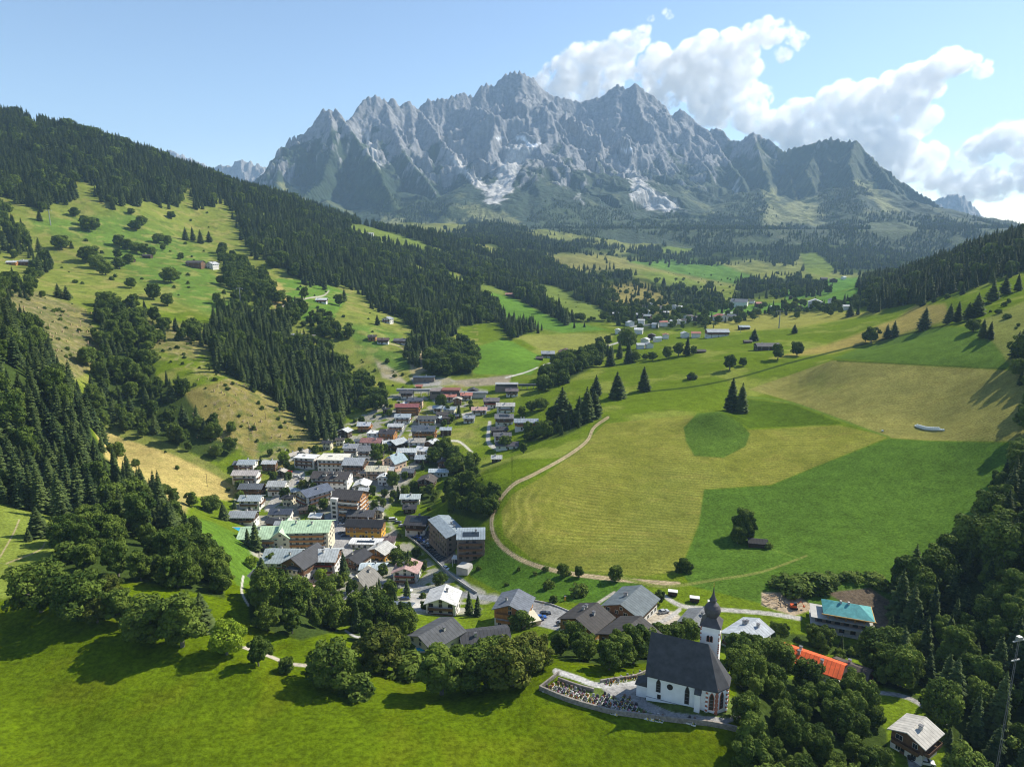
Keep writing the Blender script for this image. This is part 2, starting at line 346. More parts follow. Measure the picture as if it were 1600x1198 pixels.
PAINT = [  # (outline, colour, soft edge px, nearest, farthest, mown stripes)
 ([(-90,300),(130,260),(350,300),(600,470),(660,560),(560,600),(440,520),(250,480),(0,470),(-90,470)], (0.165,0.195,0.036), 8, 560, 1700, 0),
 ([(50,340),(200,330),(260,360),(330,395),(340,450),(420,500),(330,500),(250,450),(200,430),(150,380),(50,360)], (0.130,0.215,0.034), 14, 700, 1500, 0),
 ([(430,435),(500,440),(545,460),(520,500),(470,500),(440,470)], (0.12,0.22,0.03), 3, 700, 1300, 0),
 ([(424,440),(440,445),(450,470),(434,486),(420,470)], C_GOLD, 3, 700, 1300, 0),
 ([(540,505),(590,510),(625,525),(600,545),(640,560),(640,580),(600,580),(560,550)], (0.13,0.215,0.035), 5, 600, 1000, 0),
 ([(0,448),(60,455),(130,480),(160,530),(150,570),(110,600),(60,560),(0,500)], (0.15,0.14,0.055), 6, 500, 900, 0),
 ([(230,500),(300,510),(340,540),(300,560),(230,545)], (0.17,0.16,0.05), 6, 500, 900, 0),
 ([(290,610),(360,590),(430,625),(490,680),(530,695),(440,735),(400,722),(375,700),(330,680)], (0.205,0.175,0.052), 5, 450, 700, 0),
 ([(400,690),(450,690),(455,715),(425,728),(400,715)], (0.11,0.17,0.03), 4, 450, 700, 0),
 ([(146,668),(190,680),(260,700),(330,735),(375,765),(360,782),(300,775),(282,806),(245,806),(215,750),(165,715)], (0.38,0.30,0.105), 3, 330, 520, 0),
 ([(215,745),(240,750),(300,778),(290,800),(250,808)], (0.30,0.25,0.09), 6, 330, 520, 0),
 ([(150,660),(200,672),(270,695),(340,728),(370,758),(335,740),(260,706),(190,685)], (0.16,0.18,0.04), 3, 330, 520, 0),
 ([(278,803),(330,815),(400,850),(416,880),(375,925),(352,880),(300,832)], (0.105,0.19,0.022), 3, 230, 360, 0),
 ([(-90,770),(0,788),(60,800),(165,832),(100,850),(100,900),(60,925),(0,938),(-90,930)], (0.165,0.205,0.035), 3, 180, 300, 0),
 # right-hand meadows
 ([(783,800),(800,772),(850,743),(905,700),(945,662),(1075,648),(1165,672),(1310,664),(1390,682),(1290,722),(1205,757),(1100,764),(1092,810),(1062,892),(1000,900),(900,890),(830,872),(787,835)], C_OL, 1.5, 230, 560, 1),
 ([(1010,745),(1110,740),(1140,760),(1100,764),(1092,810),(1062,892),(1000,900),(870,884),(960,850)], (0.155,0.172,0.030), 30, 230, 460, 1),
 ([(1170,608),(1300,563),(1450,572),(1600,580),(1700,585),(1700,692),(1600,690),(1455,688),(1390,684),(1330,660),(1240,628)], (0.205, 0.195, 0.052), 1.0, 330, 700, 1),
 ([(1072,690),(1085,712),(1130,715),(1165,697),(1172,677),(1140,642),(1090,645),(1068,668)], (0.085,0.145,0.020), 1.5, 350, 560, 0),
 ([(1160,622),(1240,632),(1318,662),(1170,669),(1130,645)], C_GD, 1.2, 350, 600, 0),
 ([(1100,765),(1205,758),(1290,723),(1388,685),(1455,689),(1600,692),(1700,700),(1700,800),(1500,905),(1380,945),(1220,950),(1080,915),(1063,892),(1092,820)], (0.082,0.150,0.020), 1.5, 230, 460, 0),
 ([(1300,560),(1360,538),(1440,512),(1560,510),(1600,530),(1600,577),(1450,570)], (0.100,0.165,0.024), 2, 400, 900, 0),
 ([(1200,560),(1290,540),(1400,500),(1430,478),(1475,476),(1490,498),(1400,525),(1300,552)], (0.27,0.22,0.06), 4, 500, 1000, 0),
 ([(1090,500),(1200,488),(1330,487),(1380,490),(1250,512),(1120,520)], (0.24,0.235,0.05), 3, 700, 1500, 1),
 ([(1530,500),(1600,470),(1700,460),(1700,570),(1580,575)], (0.175,0.19,0.045), 4, 400, 900, 0),
 ([(745,838),(772,845),(830,880),(960,905),(1010,915),(960,945),(800,935),(735,900),(722,875)], (0.075,0.150,0.018), 2, 220, 400, 0),
 ([(735,545),(790,528),(850,560),(830,585),(740,585)], (0.125,0.235,0.026), 2, 600, 900, 0),
 ([(808,525),(900,520),(960,520),(950,540),(880,555),(850,552)], (0.215,0.225,0.05), 3, 700, 1400, 0),
 ([(840,400),(930,395),(1150,440),(1190,450),(1100,440),(1000,420),(900,425),(860,420)], (0.215,0.205,0.065), 6, 1500, 3200, 0),
 ([(900,450),(1000,440),(1060,470),(1050,490),(960,490)], (0.22,0.19,0.06), 6, 1100, 2300, 0),
 ([(1090,490),(1150,478),(1260,470),(1370,440),(1380,470),(1200,488),(1120,500)], (0.12,0.235,0.035), 2, 1000, 2600, 0),
 ([(1210,445),(1290,436),(1375,432),(1370,450),(1290,462),(1230,470)], (0.12,0.24,0.04), 2, 1400, 2900, 0),
 ([(760,455),(800,465),(860,495),(950,515),(880,520),(800,505),(765,480)], (0.12,0.23,0.03), 2, 900, 1600, 0),
 ([(1060,400),(1130,415),(1200,440),(1150,445),(1050,425),(980,410)], (0.12,0.22,0.04), 3, 1500, 3200, 0),
 # village ground
 ([(507,803),(530,800),(552,812),(552,872),(498,872),(505,835)], (0.30,0.29,0.285), 1, 280, 480, 0),
 ([(637,839),(652,830),(672,828),(712,862),(718,880),(686,880)], C_ASPH, 0.8, 280, 460, 0),
 ([(830,940),(885,960),(872,985),(832,975),(800,955)], (0.30,0.295,0.29), 0.8, 190, 300, 0),
 ([(478,905),(522,888),(532,900),(524,918),(500,926),(480,926)], C_PINK, 1, 230, 360, 0),
 ([(640,925),(668,928),(668,955),(640,955)], (0.42,0.40,0.37), 0.8, 220, 330, 0),
 ([(595,718),(625,712),(628,735),(598,742)], C_PINK, 1, 380, 560, 0),
 ([(440,735),(475,735),(478,750),(450,765),(415,765)], (0.38,0.36,0.33), 2, 350, 560, 0),
 ([(430,770),(445,765),(440,785),(420,800),(412,795)], (0.38,0.36,0.33), 1, 350, 560, 0),
 ([(1000,950),(1055,955),(1075,975),(1040,985),(1000,978)], (0.42,0.37,0.30), 2, 200, 290, 0),
 ([(700,595),(760,590),(800,585),(795,600),(720,605)], (0.27,0.23,0.16), 2, 560, 820, 0),
 ([(640,590),(700,590),(720,600),(650,605)], (0.36,0.34,0.31), 2, 560, 820, 0),
 ([(1290,925),(1360,918),(1400,945),(1390,1000),(1350,960)], (0.13,0.10,0.07), 2, 200, 290, 0),
 ([(1190,925),(1240,925),(1275,950),(1240,962),(1190,945)], (0.36,0.28,0.19), 2, 200, 290, 0),
 ([(866,1075),(940,1060),(1010,1060),(1145,1090),(1160,1128),(1110,1128),(1000,1118),(900,1095)], (0.11,0.15,0.035), 1.5, 120, 175, 0),
 ([(940,1075),(1000,1060),(1010,1095),(1050,1112),(1140,1122),(1150,1108),(1160,1120),(1130,1132),(1040,1124),(990,1100),(950,1085)], (0.30,0.29,0.28), 0.6, 120, 175, 0),
 ([(640,545),(690,548),(705,545),(680,565),(650,590),(640,580)], (0.34,0.28,0.17), 4, 600, 900, 0),
 ([(585,560),(620,580),(640,600),(600,590)], (0.36,0.31,0.22), 3, 560, 860, 0),
]
ROADS = [  # (line, width px at the line's first and last point, colour, nearest, farthest)
 ([(950,652),(928,668),(916,690),(880,716),(830,743),(802,757),(778,785),(768,815),(775,842),(800,866),(840,884),(900,897),(980,906),(1060,912)], 3.2, 6.0, C_LOOSE, 220, 620),
 ([(970,901),(1020,914),(1055,915),(1120,905),(1190,893),(1260,868)], 5, 3, (0.16,0.18,0.045), 220, 420),
 ([(1030,925),(1062,945),(1100,950),(1140,953),(1200,958),(1250,966)], 6, 6, (0.40,0.38,0.34), 190, 300),
 ([(1000,985),(1040,968),(1062,952)], 8, 6, (0.38,0.36,0.33), 190, 300),
 ([(960,925),(930,945),(905,965)], 4, 5, (0.36,0.33,0.28), 190, 300),
 ([(520,900),(560,900),(593,907),(668,919),(719,928),(773,935),(835,944),(900,962),(945,975)], 7, 11, (0.27,0.268,0.265), 200, 360),
 ([(745,930),(722,908),(698,893),(690,880)], 9, 7, (0.27,0.268,0.265), 240, 380),
 ([(520,905),(518,860),(520,830),(518,803),(528,775),(545,745),(562,725),(600,700),(625,680),(640,650),(655,632),(662,620)], 7, 3, (0.27,0.268,0.265), 280, 700),
 ([(690,680),(700,688),(718,690),(737,706)], 2.5, 3, (0.5,0.47,0.4), 430, 620),
 ([(640,680),(680,662),(700,655),(720,648),(765,640)], 3, 3, (0.42,0.40,0.36), 450, 640),
 ([(765,660),(763,690),(775,700)], 5, 6, (0.42,0.40,0.37), 440, 620),
 ([(430,485),(450,475),(480,466),(505,462),(514,454)], 2, 1.6, (0.42,0.38,0.32), 700, 1200),
 ([(790,590),(820,582),(840,574)], 2, 1.5, (0.55,0.52,0.47), 600, 900),
 ([(850,570),(880,562),(920,548),(960,537),(985,528)], 2, 2, (0.42,0.41,0.38), 700, 1300),
 ([(985,510),(1040,505),(1090,498),(1160,485)], 2, 1.5, (0.40,0.40,0.38), 900, 1700),
 ([(340,1000),(372,1008),(420,1024),(450,1036),(490,1040)], 5, 5, C_GRAV, 130, 220),
 ([(600,1022),(640,1030),(680,1036)], 4, 4, C_GRAV, 130, 220),
 ([(868,1048),(900,1058),(935,1070),(985,1068),(1012,1060)], 9, 6, (0.42,0.41,0.40), 130, 190),
 ([(530,965),(548,940),(560,930)], 7, 7, (0.42,0.41,0.40), 200, 290),
 ([(540,985),(560,995),(590,990)], 3, 3, (0.42,0.41,0.40), 170, 290),
 ([(1290,1060),(1350,1078),(1420,1090),(1480,1130)], 6, 6, (0.30,0.29,0.28), 140, 230),
 ([(1420,1160),(1430,1200)], 14, 18, (0.30,0.29,0.28), 120, 200),
 ([(0,870),(20,835),(30,812)], 2, 2, (0.34,0.28,0.16), 190, 330),
 ([(10,880),(60,860),(70,848)], 1.5, 1.5, (0.34,0.28,0.16), 190, 330),
 ([(1170,620),(1240,630),(1330,662),(1390,683)], 2.4, 2.4, (0.13,0.20,0.03), 330, 600),
 ([(1204,858),(1225,864),(1250,872)], 2, 2, (0.13,0.21,0.03), 230, 340),
 ([(600,535),(630,545),(645,580)], 1.4, 1.4, (0.36,0.32,0.18), 600, 900),
 ([(380,900),(378,925),(388,945)], 3, 3, (0.5,0.47,0.42), 200, 320),
 ([(1010,612),(1090,603),(1160,588),(1230,568),(1320,545),(1400,526),(1480,508),(1530,500)], 1.6, 2.6, (0.035, 0.06, 0.012), 380, 900),  # shadow of the crest embankment, painted as a thin dark grass strip
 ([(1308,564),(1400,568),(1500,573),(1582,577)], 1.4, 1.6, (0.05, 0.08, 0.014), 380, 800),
 ([(905,700),(860,735),(800,768),(785,800)], 0, 0, C_ASPH, 1, 2),
]
def curve(P, closed=False, n=5):
    P = np.array(P, float); m = len(P); out = []
    g = (lambda i: P[i % m]) if closed else (lambda i: P[min(max(i, 0), m - 1)])
    for i in range(m if closed else m - 1):
        p0, p1, p2, p3 = g(i - 1), g(i), g(i + 1), g(i + 2)
        for k in range(n):
            t = k / n
            out.append(0.5 * ((2 * p1) + (p2 - p0) * t + (2 * p0 - 5 * p1 + 4 * p2 - p3) * t * t + (3 * p1 - p0 - 3 * p2 + p3) * t ** 3))
    if not closed: out.append(P[-1])
    return np.array(out)
COL = np.empty(ZZ.shape + (3,)); COL[:] = C_G2
def mix(m, c):
    global COL
    m = np.clip(m, 0, 1)[..., None]
    COL = COL * (1 - m) + np.array(c) * m
n1 = fbm(XX / 60, YY / 60, 4); n2 = fbm(XX / 300 + 9, YY / 300, 3); n3 = fbm(XX / 9, YY / 9, 3)
far = smooth(900, 2600, YY)
COL = COL * (1 - far[..., None]) + np.array(C_ALP) * far[..., None]
mix((YY < 235) * (UU < 0.42) * smooth(-133, -124, ZZ) * (VV > 0), C_FG)
mix((YY < 235) * (UU < 0.42) * smooth(-133, -124, ZZ) * (VV > 0) * smooth(0.0, 0.4, fbm(XX / 18 + 8, YY / 18, 4)) * 0.6, (0.125, 0.150, 0.008))
mix(smooth(0.05, 0.35, n1) * 0.35 * (YY > 420), (0.25, 0.225, 0.07))
MOW = np.zeros(ZZ.shape)
FOREST_MASK = np.zeros(ZZ.shape)
_vis = VIS
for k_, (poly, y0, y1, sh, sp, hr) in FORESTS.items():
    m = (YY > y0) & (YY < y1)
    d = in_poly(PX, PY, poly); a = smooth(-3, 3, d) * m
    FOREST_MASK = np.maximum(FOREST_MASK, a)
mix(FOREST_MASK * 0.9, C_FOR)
for poly in NO_TREES:
    d = in_poly(PX, PY, poly); a = smooth(-2, 2, d) * (YY > 600)
    mix(a, (0.165, 0.215, 0.042)); FOREST_MASK *= 1 - a
for poly, c, soft, y0, y1, mow in PAINT:
    d = in_poly(PX + n1 * soft * 2.0, PY + n2 * soft, poly) if soft > 2 else in_poly(PX, PY, poly)
    a = smooth(-soft, soft, d) * (YY > y0) * (YY < y1) * _vis
    mix(a, c)
    MOW = MOW * (1 - a) + a * mow
# scrub, worn and dry patches that belong to each slope
hillw = (UU < -0.05) * smooth(420, 480, YY) * (1 - smooth(1500, 1700, YY)) * (1 - FOREST_MASK)
mix(hillw * smooth(0.0, 0.3, fbm(XX / 25, YY / 25, 4)) * 0.55, (0.27, 0.235, 0.075))
mix(hillw * smooth(0.15, 0.35, fbm(XX / 14 + 40, YY / 14, 3)) * 0.4, (0.06, 0.09, 0.02))
cut = smooth(-6, 6, in_poly(PX, PY, [(0,448),(60,455),(130,480),(160,530),(150,570),(110,600),(60,560),(0,500)])) * (YY > 500)
cut2 = smooth(-6, 6, in_poly(PX, PY, [(230,500),(300,510),(345,560),(430,590),(530,695),(440,735),(400,722),(330,680),(330,600),(280,570),(230,545)])) * (YY > 450) * (YY < 800)
nn = fbm(XX / 5, YY / 5, 3)
mix(np.maximum(cut, cut2) * smooth(0.05, 0.4, nn) * 0.45, (0.30, 0.235, 0.145))
mix(np.maximum(cut, cut2) * smooth(0.05, 0.35, fbm(XX / 7 + 3, YY / 7, 3)) * 0.6, (0.07, 0.10, 0.02))
mix(smooth(-1, 1, in_poly(PX, PY, [(146,668),(370,765),(360,782),(245,806)])) * (YY > 330) * (YY < 520) * smooth(0.0, 0.3, nn) * 0.35, (0.2, 0.19, 0.05))
# mown swathes, following the tractor's lines
ang = XX * 0.55 - YY * 0.10 + 14 * fbm(XX / 90, YY / 90, 2)
sw = 0.5 + 0.5 * np.sin((YY + 0.25 * XX + 10 * fbm(XX / 120, YY / 120, 2)) * 2 * np.pi / 3.6)
cr = 0.5 + 0.5 * np.sin(ang * 2 * np.pi / 2.8)
sel = smooth(0.10, 0.02, UU)
st = sw * (1 - sel) + cr * sel
sn = smooth(-0.4, 0.4, fbm(XX / 30, YY / 30, 3)); fade = 1 - smooth(600, 1100, YY)
COL *= (1 + (MOW * (0.20 * st * (0.4 + sn) - 0.10) * fade))[..., None]
mix(MOW * st ** 3 * sn * 0.30 * fade, (0.36, 0.30, 0.09))
mix(MOW * smooth(0.1, 0.45, fbm(XX / 22 + 70, YY / 9, 4)) * 0.25, (0.26, 0.215, 0.055))
mix(MOW * smooth(0.2, 0.5, fbm(XX / 40 + 7, YY / 40, 3)) * 0.3, (0.12, 0.15, 0.025))
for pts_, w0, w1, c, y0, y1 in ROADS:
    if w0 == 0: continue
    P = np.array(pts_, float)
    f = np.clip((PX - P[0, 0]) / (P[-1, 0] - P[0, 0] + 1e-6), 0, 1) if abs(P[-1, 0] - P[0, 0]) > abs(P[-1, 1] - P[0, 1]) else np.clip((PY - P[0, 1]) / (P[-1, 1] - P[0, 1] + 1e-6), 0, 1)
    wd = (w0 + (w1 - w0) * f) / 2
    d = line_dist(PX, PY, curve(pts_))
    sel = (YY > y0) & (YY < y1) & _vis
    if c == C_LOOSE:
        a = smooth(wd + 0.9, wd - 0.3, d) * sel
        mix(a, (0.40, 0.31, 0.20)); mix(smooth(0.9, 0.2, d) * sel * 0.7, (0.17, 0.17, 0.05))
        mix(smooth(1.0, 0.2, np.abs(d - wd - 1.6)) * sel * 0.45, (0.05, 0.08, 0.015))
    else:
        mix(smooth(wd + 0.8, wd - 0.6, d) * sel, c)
# yards between the houses of the village
vill = in_poly(PX, PY, [(365,730),(430,700),(500,690),(560,650),(600,620),(690,600),(760,610),(740,650),(690,660),(680,700),(650,740),(600,800),(620,830),(700,900),(780,930),(740,960),(640,960),(540,960),(430,925),(400,880),(365,800)])
yard = smooth(-4, 4, vill) * smooth(-0.22, 0.0, fbm(XX / 12 + 3, YY / 12, 3)) * (YY > 240) * (YY < 760)
mix(yard * 0.85 * (COL[..., 1] > COL[..., 0] * 1.3), (0.34, 0.315, 0.28))
COL *= (1 + 0.16 * n1 + 0.10 * n3 * (YY < 900) + 0.10 * n2)[..., None]
# ripples of tall uncut grass
rip = fbm(XX / 2.6, YY / 1.3, 3) * (1 - smooth(350, 700, YY)) * (1 - MOW) * (1 - FOREST_MASK)
grassy = (COL[..., 1] > COL[..., 0] * 1.25)
COL *= (1 + 0.34 * rip * grassy)[..., None]
COL *= np.where(grassy, 0.86, 1.0)[..., None]
COL = np.clip(COL, 0.004, 0.8)
GRASS = (grassy * (1 - FOREST_MASK)).astype(float)

def grid_mesh(name, X, Y, Z, col, aux=None):
    r, c = X.shape
    me = bpy.data.meshes.new(name)
    me.vertices.add(r * c)
    me.vertices.foreach_set('co', np.stack([X, Y, Z], -1).astype(np.float32).ravel())
    i = (np.arange(r - 1)[:, None] * c + np.arange(c - 1)[None]).astype(np.int32)
    q = np.stack([i, i + 1, i + 1 + c, i + c], -1).reshape(-1)
    nf = (r - 1) * (c - 1)
    me.loops.add(nf * 4); me.polygons.add(nf)
    me.loops.foreach_set('vertex_index', q)
    me.polygons.foreach_set('loop_start', np.arange(0, nf * 4, 4, dtype=np.int32))
    me.update(calc_edges=True)
    me.polygons.foreach_set('use_smooth', np.ones(nf, bool))
    a = me.color_attributes.new('Col', 'FLOAT_COLOR', 'POINT')
    rgba = np.ones((r, c, 4), np.float32); rgba[..., :3] = col
    if aux is not None: rgba[..., 3] = aux
    a.data.foreach_set('color', rgba.ravel())
    ob = bpy.data.objects.new(name, me)
    SC.collection.objects.link(ob)
    return ob

def ground_material():
    m = bpy.data.materials.new('ground'); m.use_nodes = True
    n = m.node_tree.nodes; l = m.node_tree.links; b = n['Principled BSDF']
    b.inputs['Roughness'].default_value = 0.95
    b.inputs['Specular IOR Level'].default_value = 0.0
    at = n.new('ShaderNodeAttribute'); at.attribute_name = 'Col'
    g = n.new('ShaderNodeNewGeometry')
    def nz(scale, det=4, rough=0.6):
        t = n.new('ShaderNodeTexNoise'); t.inputs['Scale'].default_value = scale; t.inputs['Detail'].default_value = det
        t.inputs['Roughness'].default_value = rough
        l.new(g.outputs['Position'], t.inputs['Vector']); return t
    a1 = nz(0.9, 3, 0.7); a2 = nz(0.12, 3)
    mr = n.new('ShaderNodeMapRange'); mr.inputs['From Min'].default_value = 0.3; mr.inputs['From Max'].default_value = 0.7
    mr.inputs['To Min'].default_value = 0.62; mr.inputs['To Max'].default_value = 1.38
    l.new(a1.outputs['Fac'], mr.inputs['Value'])
    mr2 = n.new('ShaderNodeMapRange'); mr2.inputs['From Min'].default_value = 0.3; mr2.inputs['From Max'].default_value = 0.7
    mr2.inputs['To Min'].default_value = 0.84; mr2.inputs['To Max'].default_value = 1.16
    l.new(a2.outputs['Fac'], mr2.inputs['Value'])
    mu = n.new('ShaderNodeMath'); mu.operation = 'MULTIPLY'; l.new(mr.outputs[0], mu.inputs[0]); l.new(mr2.outputs[0], mu.inputs[1])
    vm = n.new('ShaderNodeVectorMath'); vm.operation = 'SCALE'
    l.new(at.outputs['Color'], vm.inputs[0]); l.new(mu.outputs[0], vm.inputs['Scale'])
    l.new(vm.outputs[0], b.inputs['Base Color'])
    bp = n.new('ShaderNodeBump'); bp.inputs['Strength'].default_value = 0.55; bp.inputs['Distance'].default_value = 0.5
    l.new(a1.outputs['Fac'], bp.inputs['Height']); l.new(bp.outputs[0], b.inputs['Normal'])
    return m
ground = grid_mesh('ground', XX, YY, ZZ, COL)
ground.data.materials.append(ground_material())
ground['kind'] = 'structure'
# ---------------------------------------------------------------- the limestone massif at the head of the valley
RIDGES = [
 [(340,330,5000),(395,282,5200),(440,242,5300),(480,205,5500),(497,183,5560),(505,168,5600),(524,168,5620),(540,190,5800),(552,178,6000),(568,152,6150),(585,145,6200),(600,152,6250),(612,150,6280),(622,162,6300),(640,155,6350),(652,168,6400),(670,152,6450),(700,150,6500),(725,140,6600),(742,148,6650),(752,130,6700),(775,128,6750),(790,110,6800),(812,107,6800),(832,118,6850),(850,140,6900),(880,150,6950),(905,156,7000),(940,146,7000),(965,130,7000),(980,136,7000),(992,128,7000),(1012,140,7000),(1035,160,7000),(1050,176,6950),(1064,168,6900),(1080,180,6900),(1105,200,6800),(1125,198,6800),(1142,215,6700),(1160,214,6600),(1178,203,6500),(1200,215,6450),(1225,233,6300),(1250,226,6200),(1280,214,6050),(1300,212,6000),(1318,216,5950),(1338,214,5900),(1358,240,5800),(1390,268,5700),(1420,288,5600),(1480,325,5400),(1530,345,5200),(1590,362,5000)],
 [(514,168,5600),(520,225,5250),(505,270,4900),(470,310,4500)],
 [(524,168,5620),(560,215,5400),(585,250,5000),(610,300,4600)],
 [(440,242,5300),(430,285,4900),(400,312,4600)],
 [(600,152,6250),(615,200,5900),(640,250,5400),(690,310,4800)],
 [(652,168,6400),(680,200,6000),(720,250,5600),(750,300,5100)],
 [(700,165,6500),(755,168,6300),(775,190,6100),(765,240,5700),(770,280,5400)],
 [(812,107,6800),(825,160,6600),(850,205,6350),(878,218,6100),(895,262,5300),(858,300,4950),(825,340,4500)],
 [(895,262,5300),(935,300,5000),(975,335,4650),(1010,360,4300)],
 [(895,262,5300),(905,310,4900),(900,350,4400)],
 [(878,218,6100),(930,240,5900),(980,285,5500)],
 [(835,130,6850),(820,180,6500),(800,215,6300)],
 [(905,156,7000),(930,200,6650),(960,240,6300)],
 [(992,128,7000),(1000,190,6650),(1040,240,6250),(1070,290,5700)],
 [(1035,160,7000),(1070,220,6500),(1110,270,5900),(1120,310,5400)],
 [(1105,200,6800),(1130,240,6300),(1160,280,5700),(1180,320,5100)],
 [(1178,203,6500),(1185,240,6100),(1200,280,5600),(1210,320,5000)],
 [(1225,250,6200),(1235,275,5800),(1250,320,5000)],
 [(1280,230,6050),(1260,260,5700),(1280,310,5000),(1300,335,4500)],
 [(1338,214,5900),(1325,255,5400),(1340,300,4900),(1360,335,4400)],
 [(1358,240,5800),(1395,285,5200),(1430,330,4600),(1480,350,4300)],
 [(1480,325,5400),(1500,345,4900),(1520,360,4500)],
 [(740,335,4000),(780,345,3800),(820,355,3600)],
]
def ridge_pts(R, step=55):
    out = []
    for line in R:
        P = [(float(u_of(x, t_of_y(y))) * Y, Y, float(t_of_y(y)) * Y) for x, y, Y in line]
        for a, b in zip(P[:-1], P[1:]):
            a = np.array(a); b = np.array(b); n = max(1, int(np.linalg.norm(b - a) / step))
            for i in range(n): out.append(a + (b - a) * i / n)
        out.append(np.array(P[-1]))
    return np.array(out)
MY = np.r_[rows((3300, 4300, 90), (4300, 7400, 470), (7400, 9000, 30)), 9000.0]
MU = np.linspace(-0.62, 0.92, 1000)
gu, gy = np.meshgrid(np.linspace(MU[0], MU[-1], 480), np.exp(np.linspace(math.log(3250), math.log(9100), 330)))
gx = gu * gy
wx = gx + 120 * fbm(gx / 420, gy / 420, 4) + 26 * fbm(gx / 90, gy / 90, 3); wy = gy + 120 * fbm(gx / 420 + 50, gy / 420 + 9, 4) + 26 * fbm(gx / 90 + 3, gy / 90 + 7, 3)
zc = np.full(gx.shape, -1e9); dcrest = np.full(gx.shape, 1e9)
FOOT = [[(1180,295,5200),(1230,330,4600)], [(1330,285,5100),(1350,320,4400),(1330,355,3900)], [(1200,315,4900),(1190,350,4200)], [(1450,318,4900),(1480,348,4300),(1500,365,3900)], [(900,330,4600),(880,352,4100)], [(700,312,4700),(690,342,4100)],
 [(500,298,5000),(520,330,4300)], [(1040,320,4900),(1060,350,4200)], [(1400,320,4800),(1410,350,4200)]]
for li, line in enumerate(RIDGES + FOOT):
    foot = li >= len(RIDGES)
    RP = ridge_pts([line], 38); arc = np.r_[0, np.cumsum(np.linalg.norm(np.diff(RP, axis=0), axis=1))]
    z0 = np.full(gx.shape, -1e9); dm = np.full(gx.shape, 1e9); sm = np.zeros(gx.shape)
    for p, s0 in zip(RP, arc):
        dx = gx - p[0]; dy = gy - p[1]; d0 = np.sqrt(dx * dx + dy * dy); f = np.clip(d0 / 250, 0, 1)
        d = np.sqrt((dx + (wx - gx) * f) ** 2 + (dy + (wy - gy) * f) ** 2)
        z = p[2] - 0.66 * np.minimum(d, 1250) - 0.26 * np.maximum(d - 1250, 0) - 260 * (1 - np.exp(-d / 200.0))
        if foot: z = p[2] - 0.27 * d - 40 * (1 - np.exp(-d / 160.0))
        z0 = np.maximum(z0, z); k_ = d < dm; dm = np.where(k_, d, dm); sm = np.where(k_, s0, sm)
    # buttresses and gullies fall straight away from the ridge line
    g1 = ridged(sm / 260 + 7.1 * li, dm / 1500 + 3 * li, 2) - 0.45; g2 = ridged(sm / 105 + 3.7 * li, dm / 700, 3) - 0.45
    g3 = ridged(sm / 42 + 1.7 * li, dm / 300, 2) - 0.45
    gm = 0.35 + 1.1 * smooth(-0.3, 0.35, fbm(gx / 500 + 3 * li, gy / 700, 2))
    z0 = z0 + (g1 * 280 + g2 * 120 * gm + g3 * 48 * gm) * smooth(10, 380, dm) * (0.25 + 0.75 * smooth(50, 500, z0)) * (0.2 if foot else 1.0)
    zc = np.maximum(zc, z0)
    if li == 0: dcrest = dm
def up(grid, U, Y):
    iu = (U - MU[0]) / (MU[-1] - MU[0]) * (grid.shape[1] - 1)
    iv = (np.log(Y) - math.log(3250)) / (math.log(9100) - math.log(3250)) * (grid.shape[0] - 1)
    a = np.clip(iu.astype(int), 0, grid.shape[1] - 2); b = np.clip(iv.astype(int), 0, grid.shape[0] - 2); fu = iu - a; fv = iv - b
    return (grid[b, a] * (1 - fu) + grid[b, a + 1] * fu) * (1 - fv) + (grid[b + 1, a] * (1 - fu) + grid[b + 1, a + 1] * fu) * fv
mu, my = np.meshgrid(MU, MY); mx = mu * my
mz = up(zc, mu, my); calm = 0.25 + 0.75 * smooth(0, 420, up(dcrest, mu, my))
wx = mx + 90 * fbm(mx / 300, my / 300, 3); wy = my + 90 * fbm(mx / 300 + 8, my / 300 + 3, 3)
# ribs and gullies run down the fall line, which here is mostly towards the valley
rib = ridged(wx / 330, wy / 900, 3, 0.5) - 0.45
rib2 = ridged(wx / 105 + 4, wy / 260, 4, 0.55) - 0.45
rib3 = ridged(wx / 30 + 4, wy / 42, 3, 0.6) - 0.45
rocky = smooth(150, 620, mz)
mz = mz + rocky * (rib * 50 * calm + rib2 * 48 * (0.45 + 0.55 * calm) + rib3 * 15) + (1 - rocky) * (rib * 35 + rib2 * 12)
mb = base_z(mu, my)
k = 60.0
h_ = np.clip(0.5 + 0.5 * (mz - mb) / k, 0, 1)
mz = mb * (1 - h_) + mz * h_ + k * h_ * (1 - h_) - 6 * (1 - smooth(4250, 4400, my)) * 0
edge = smooth(3300, 3600, my); ge = gz_arr(mx, np.clip(my, 0, 3299.0))
mz = ge * (1 - edge) + mz * edge - (1 - edge) * 1.0
gyy, gxx = np.gradient(mz); sx = gxx / np.gradient(mx, axis=1); sy = (gyy / np.gradient(my, axis=0)) - sx * np.gradient(mx, axis=0) / np.gradient(my, axis=0)
slope = np.sqrt(sx ** 2 + sy ** 2)
mpx, mpy = pix_of(mu, mz / my)
ROCK = np.array((0.235, 0.235, 0.24)); VEG = np.array((0.026, 0.048, 0.022)); ALP = np.array((0.165, 0.175, 0.062)); SCREE = np.array((0.50, 0.48, 0.45))
lim = np.interp(mpx, [380, 520, 620, 760, 900, 1050, 1200, 1350, 1500], [520, 820, 720, 480, 500, 560, 840, 980, 1020])
nv = fbm(mx / 260, my / 420, 5)
hgt = (mz - lim) / 240 + nv * 1.6 + np.clip(slope - 1.3, -1, 1.2) * 0.45 + rib2 * 1.8
rk = smooth(-0.35, 0.35, hgt)
mc = VEG * (1 - rk[..., None]) + ROCK * rk[..., None]
al = 0.7 * smooth(0.18, 0.38, fbm(mx / 300 + 20, my / 340, 4)) * smooth(0.95, 0.55, slope) * smooth(900, 500, mz)
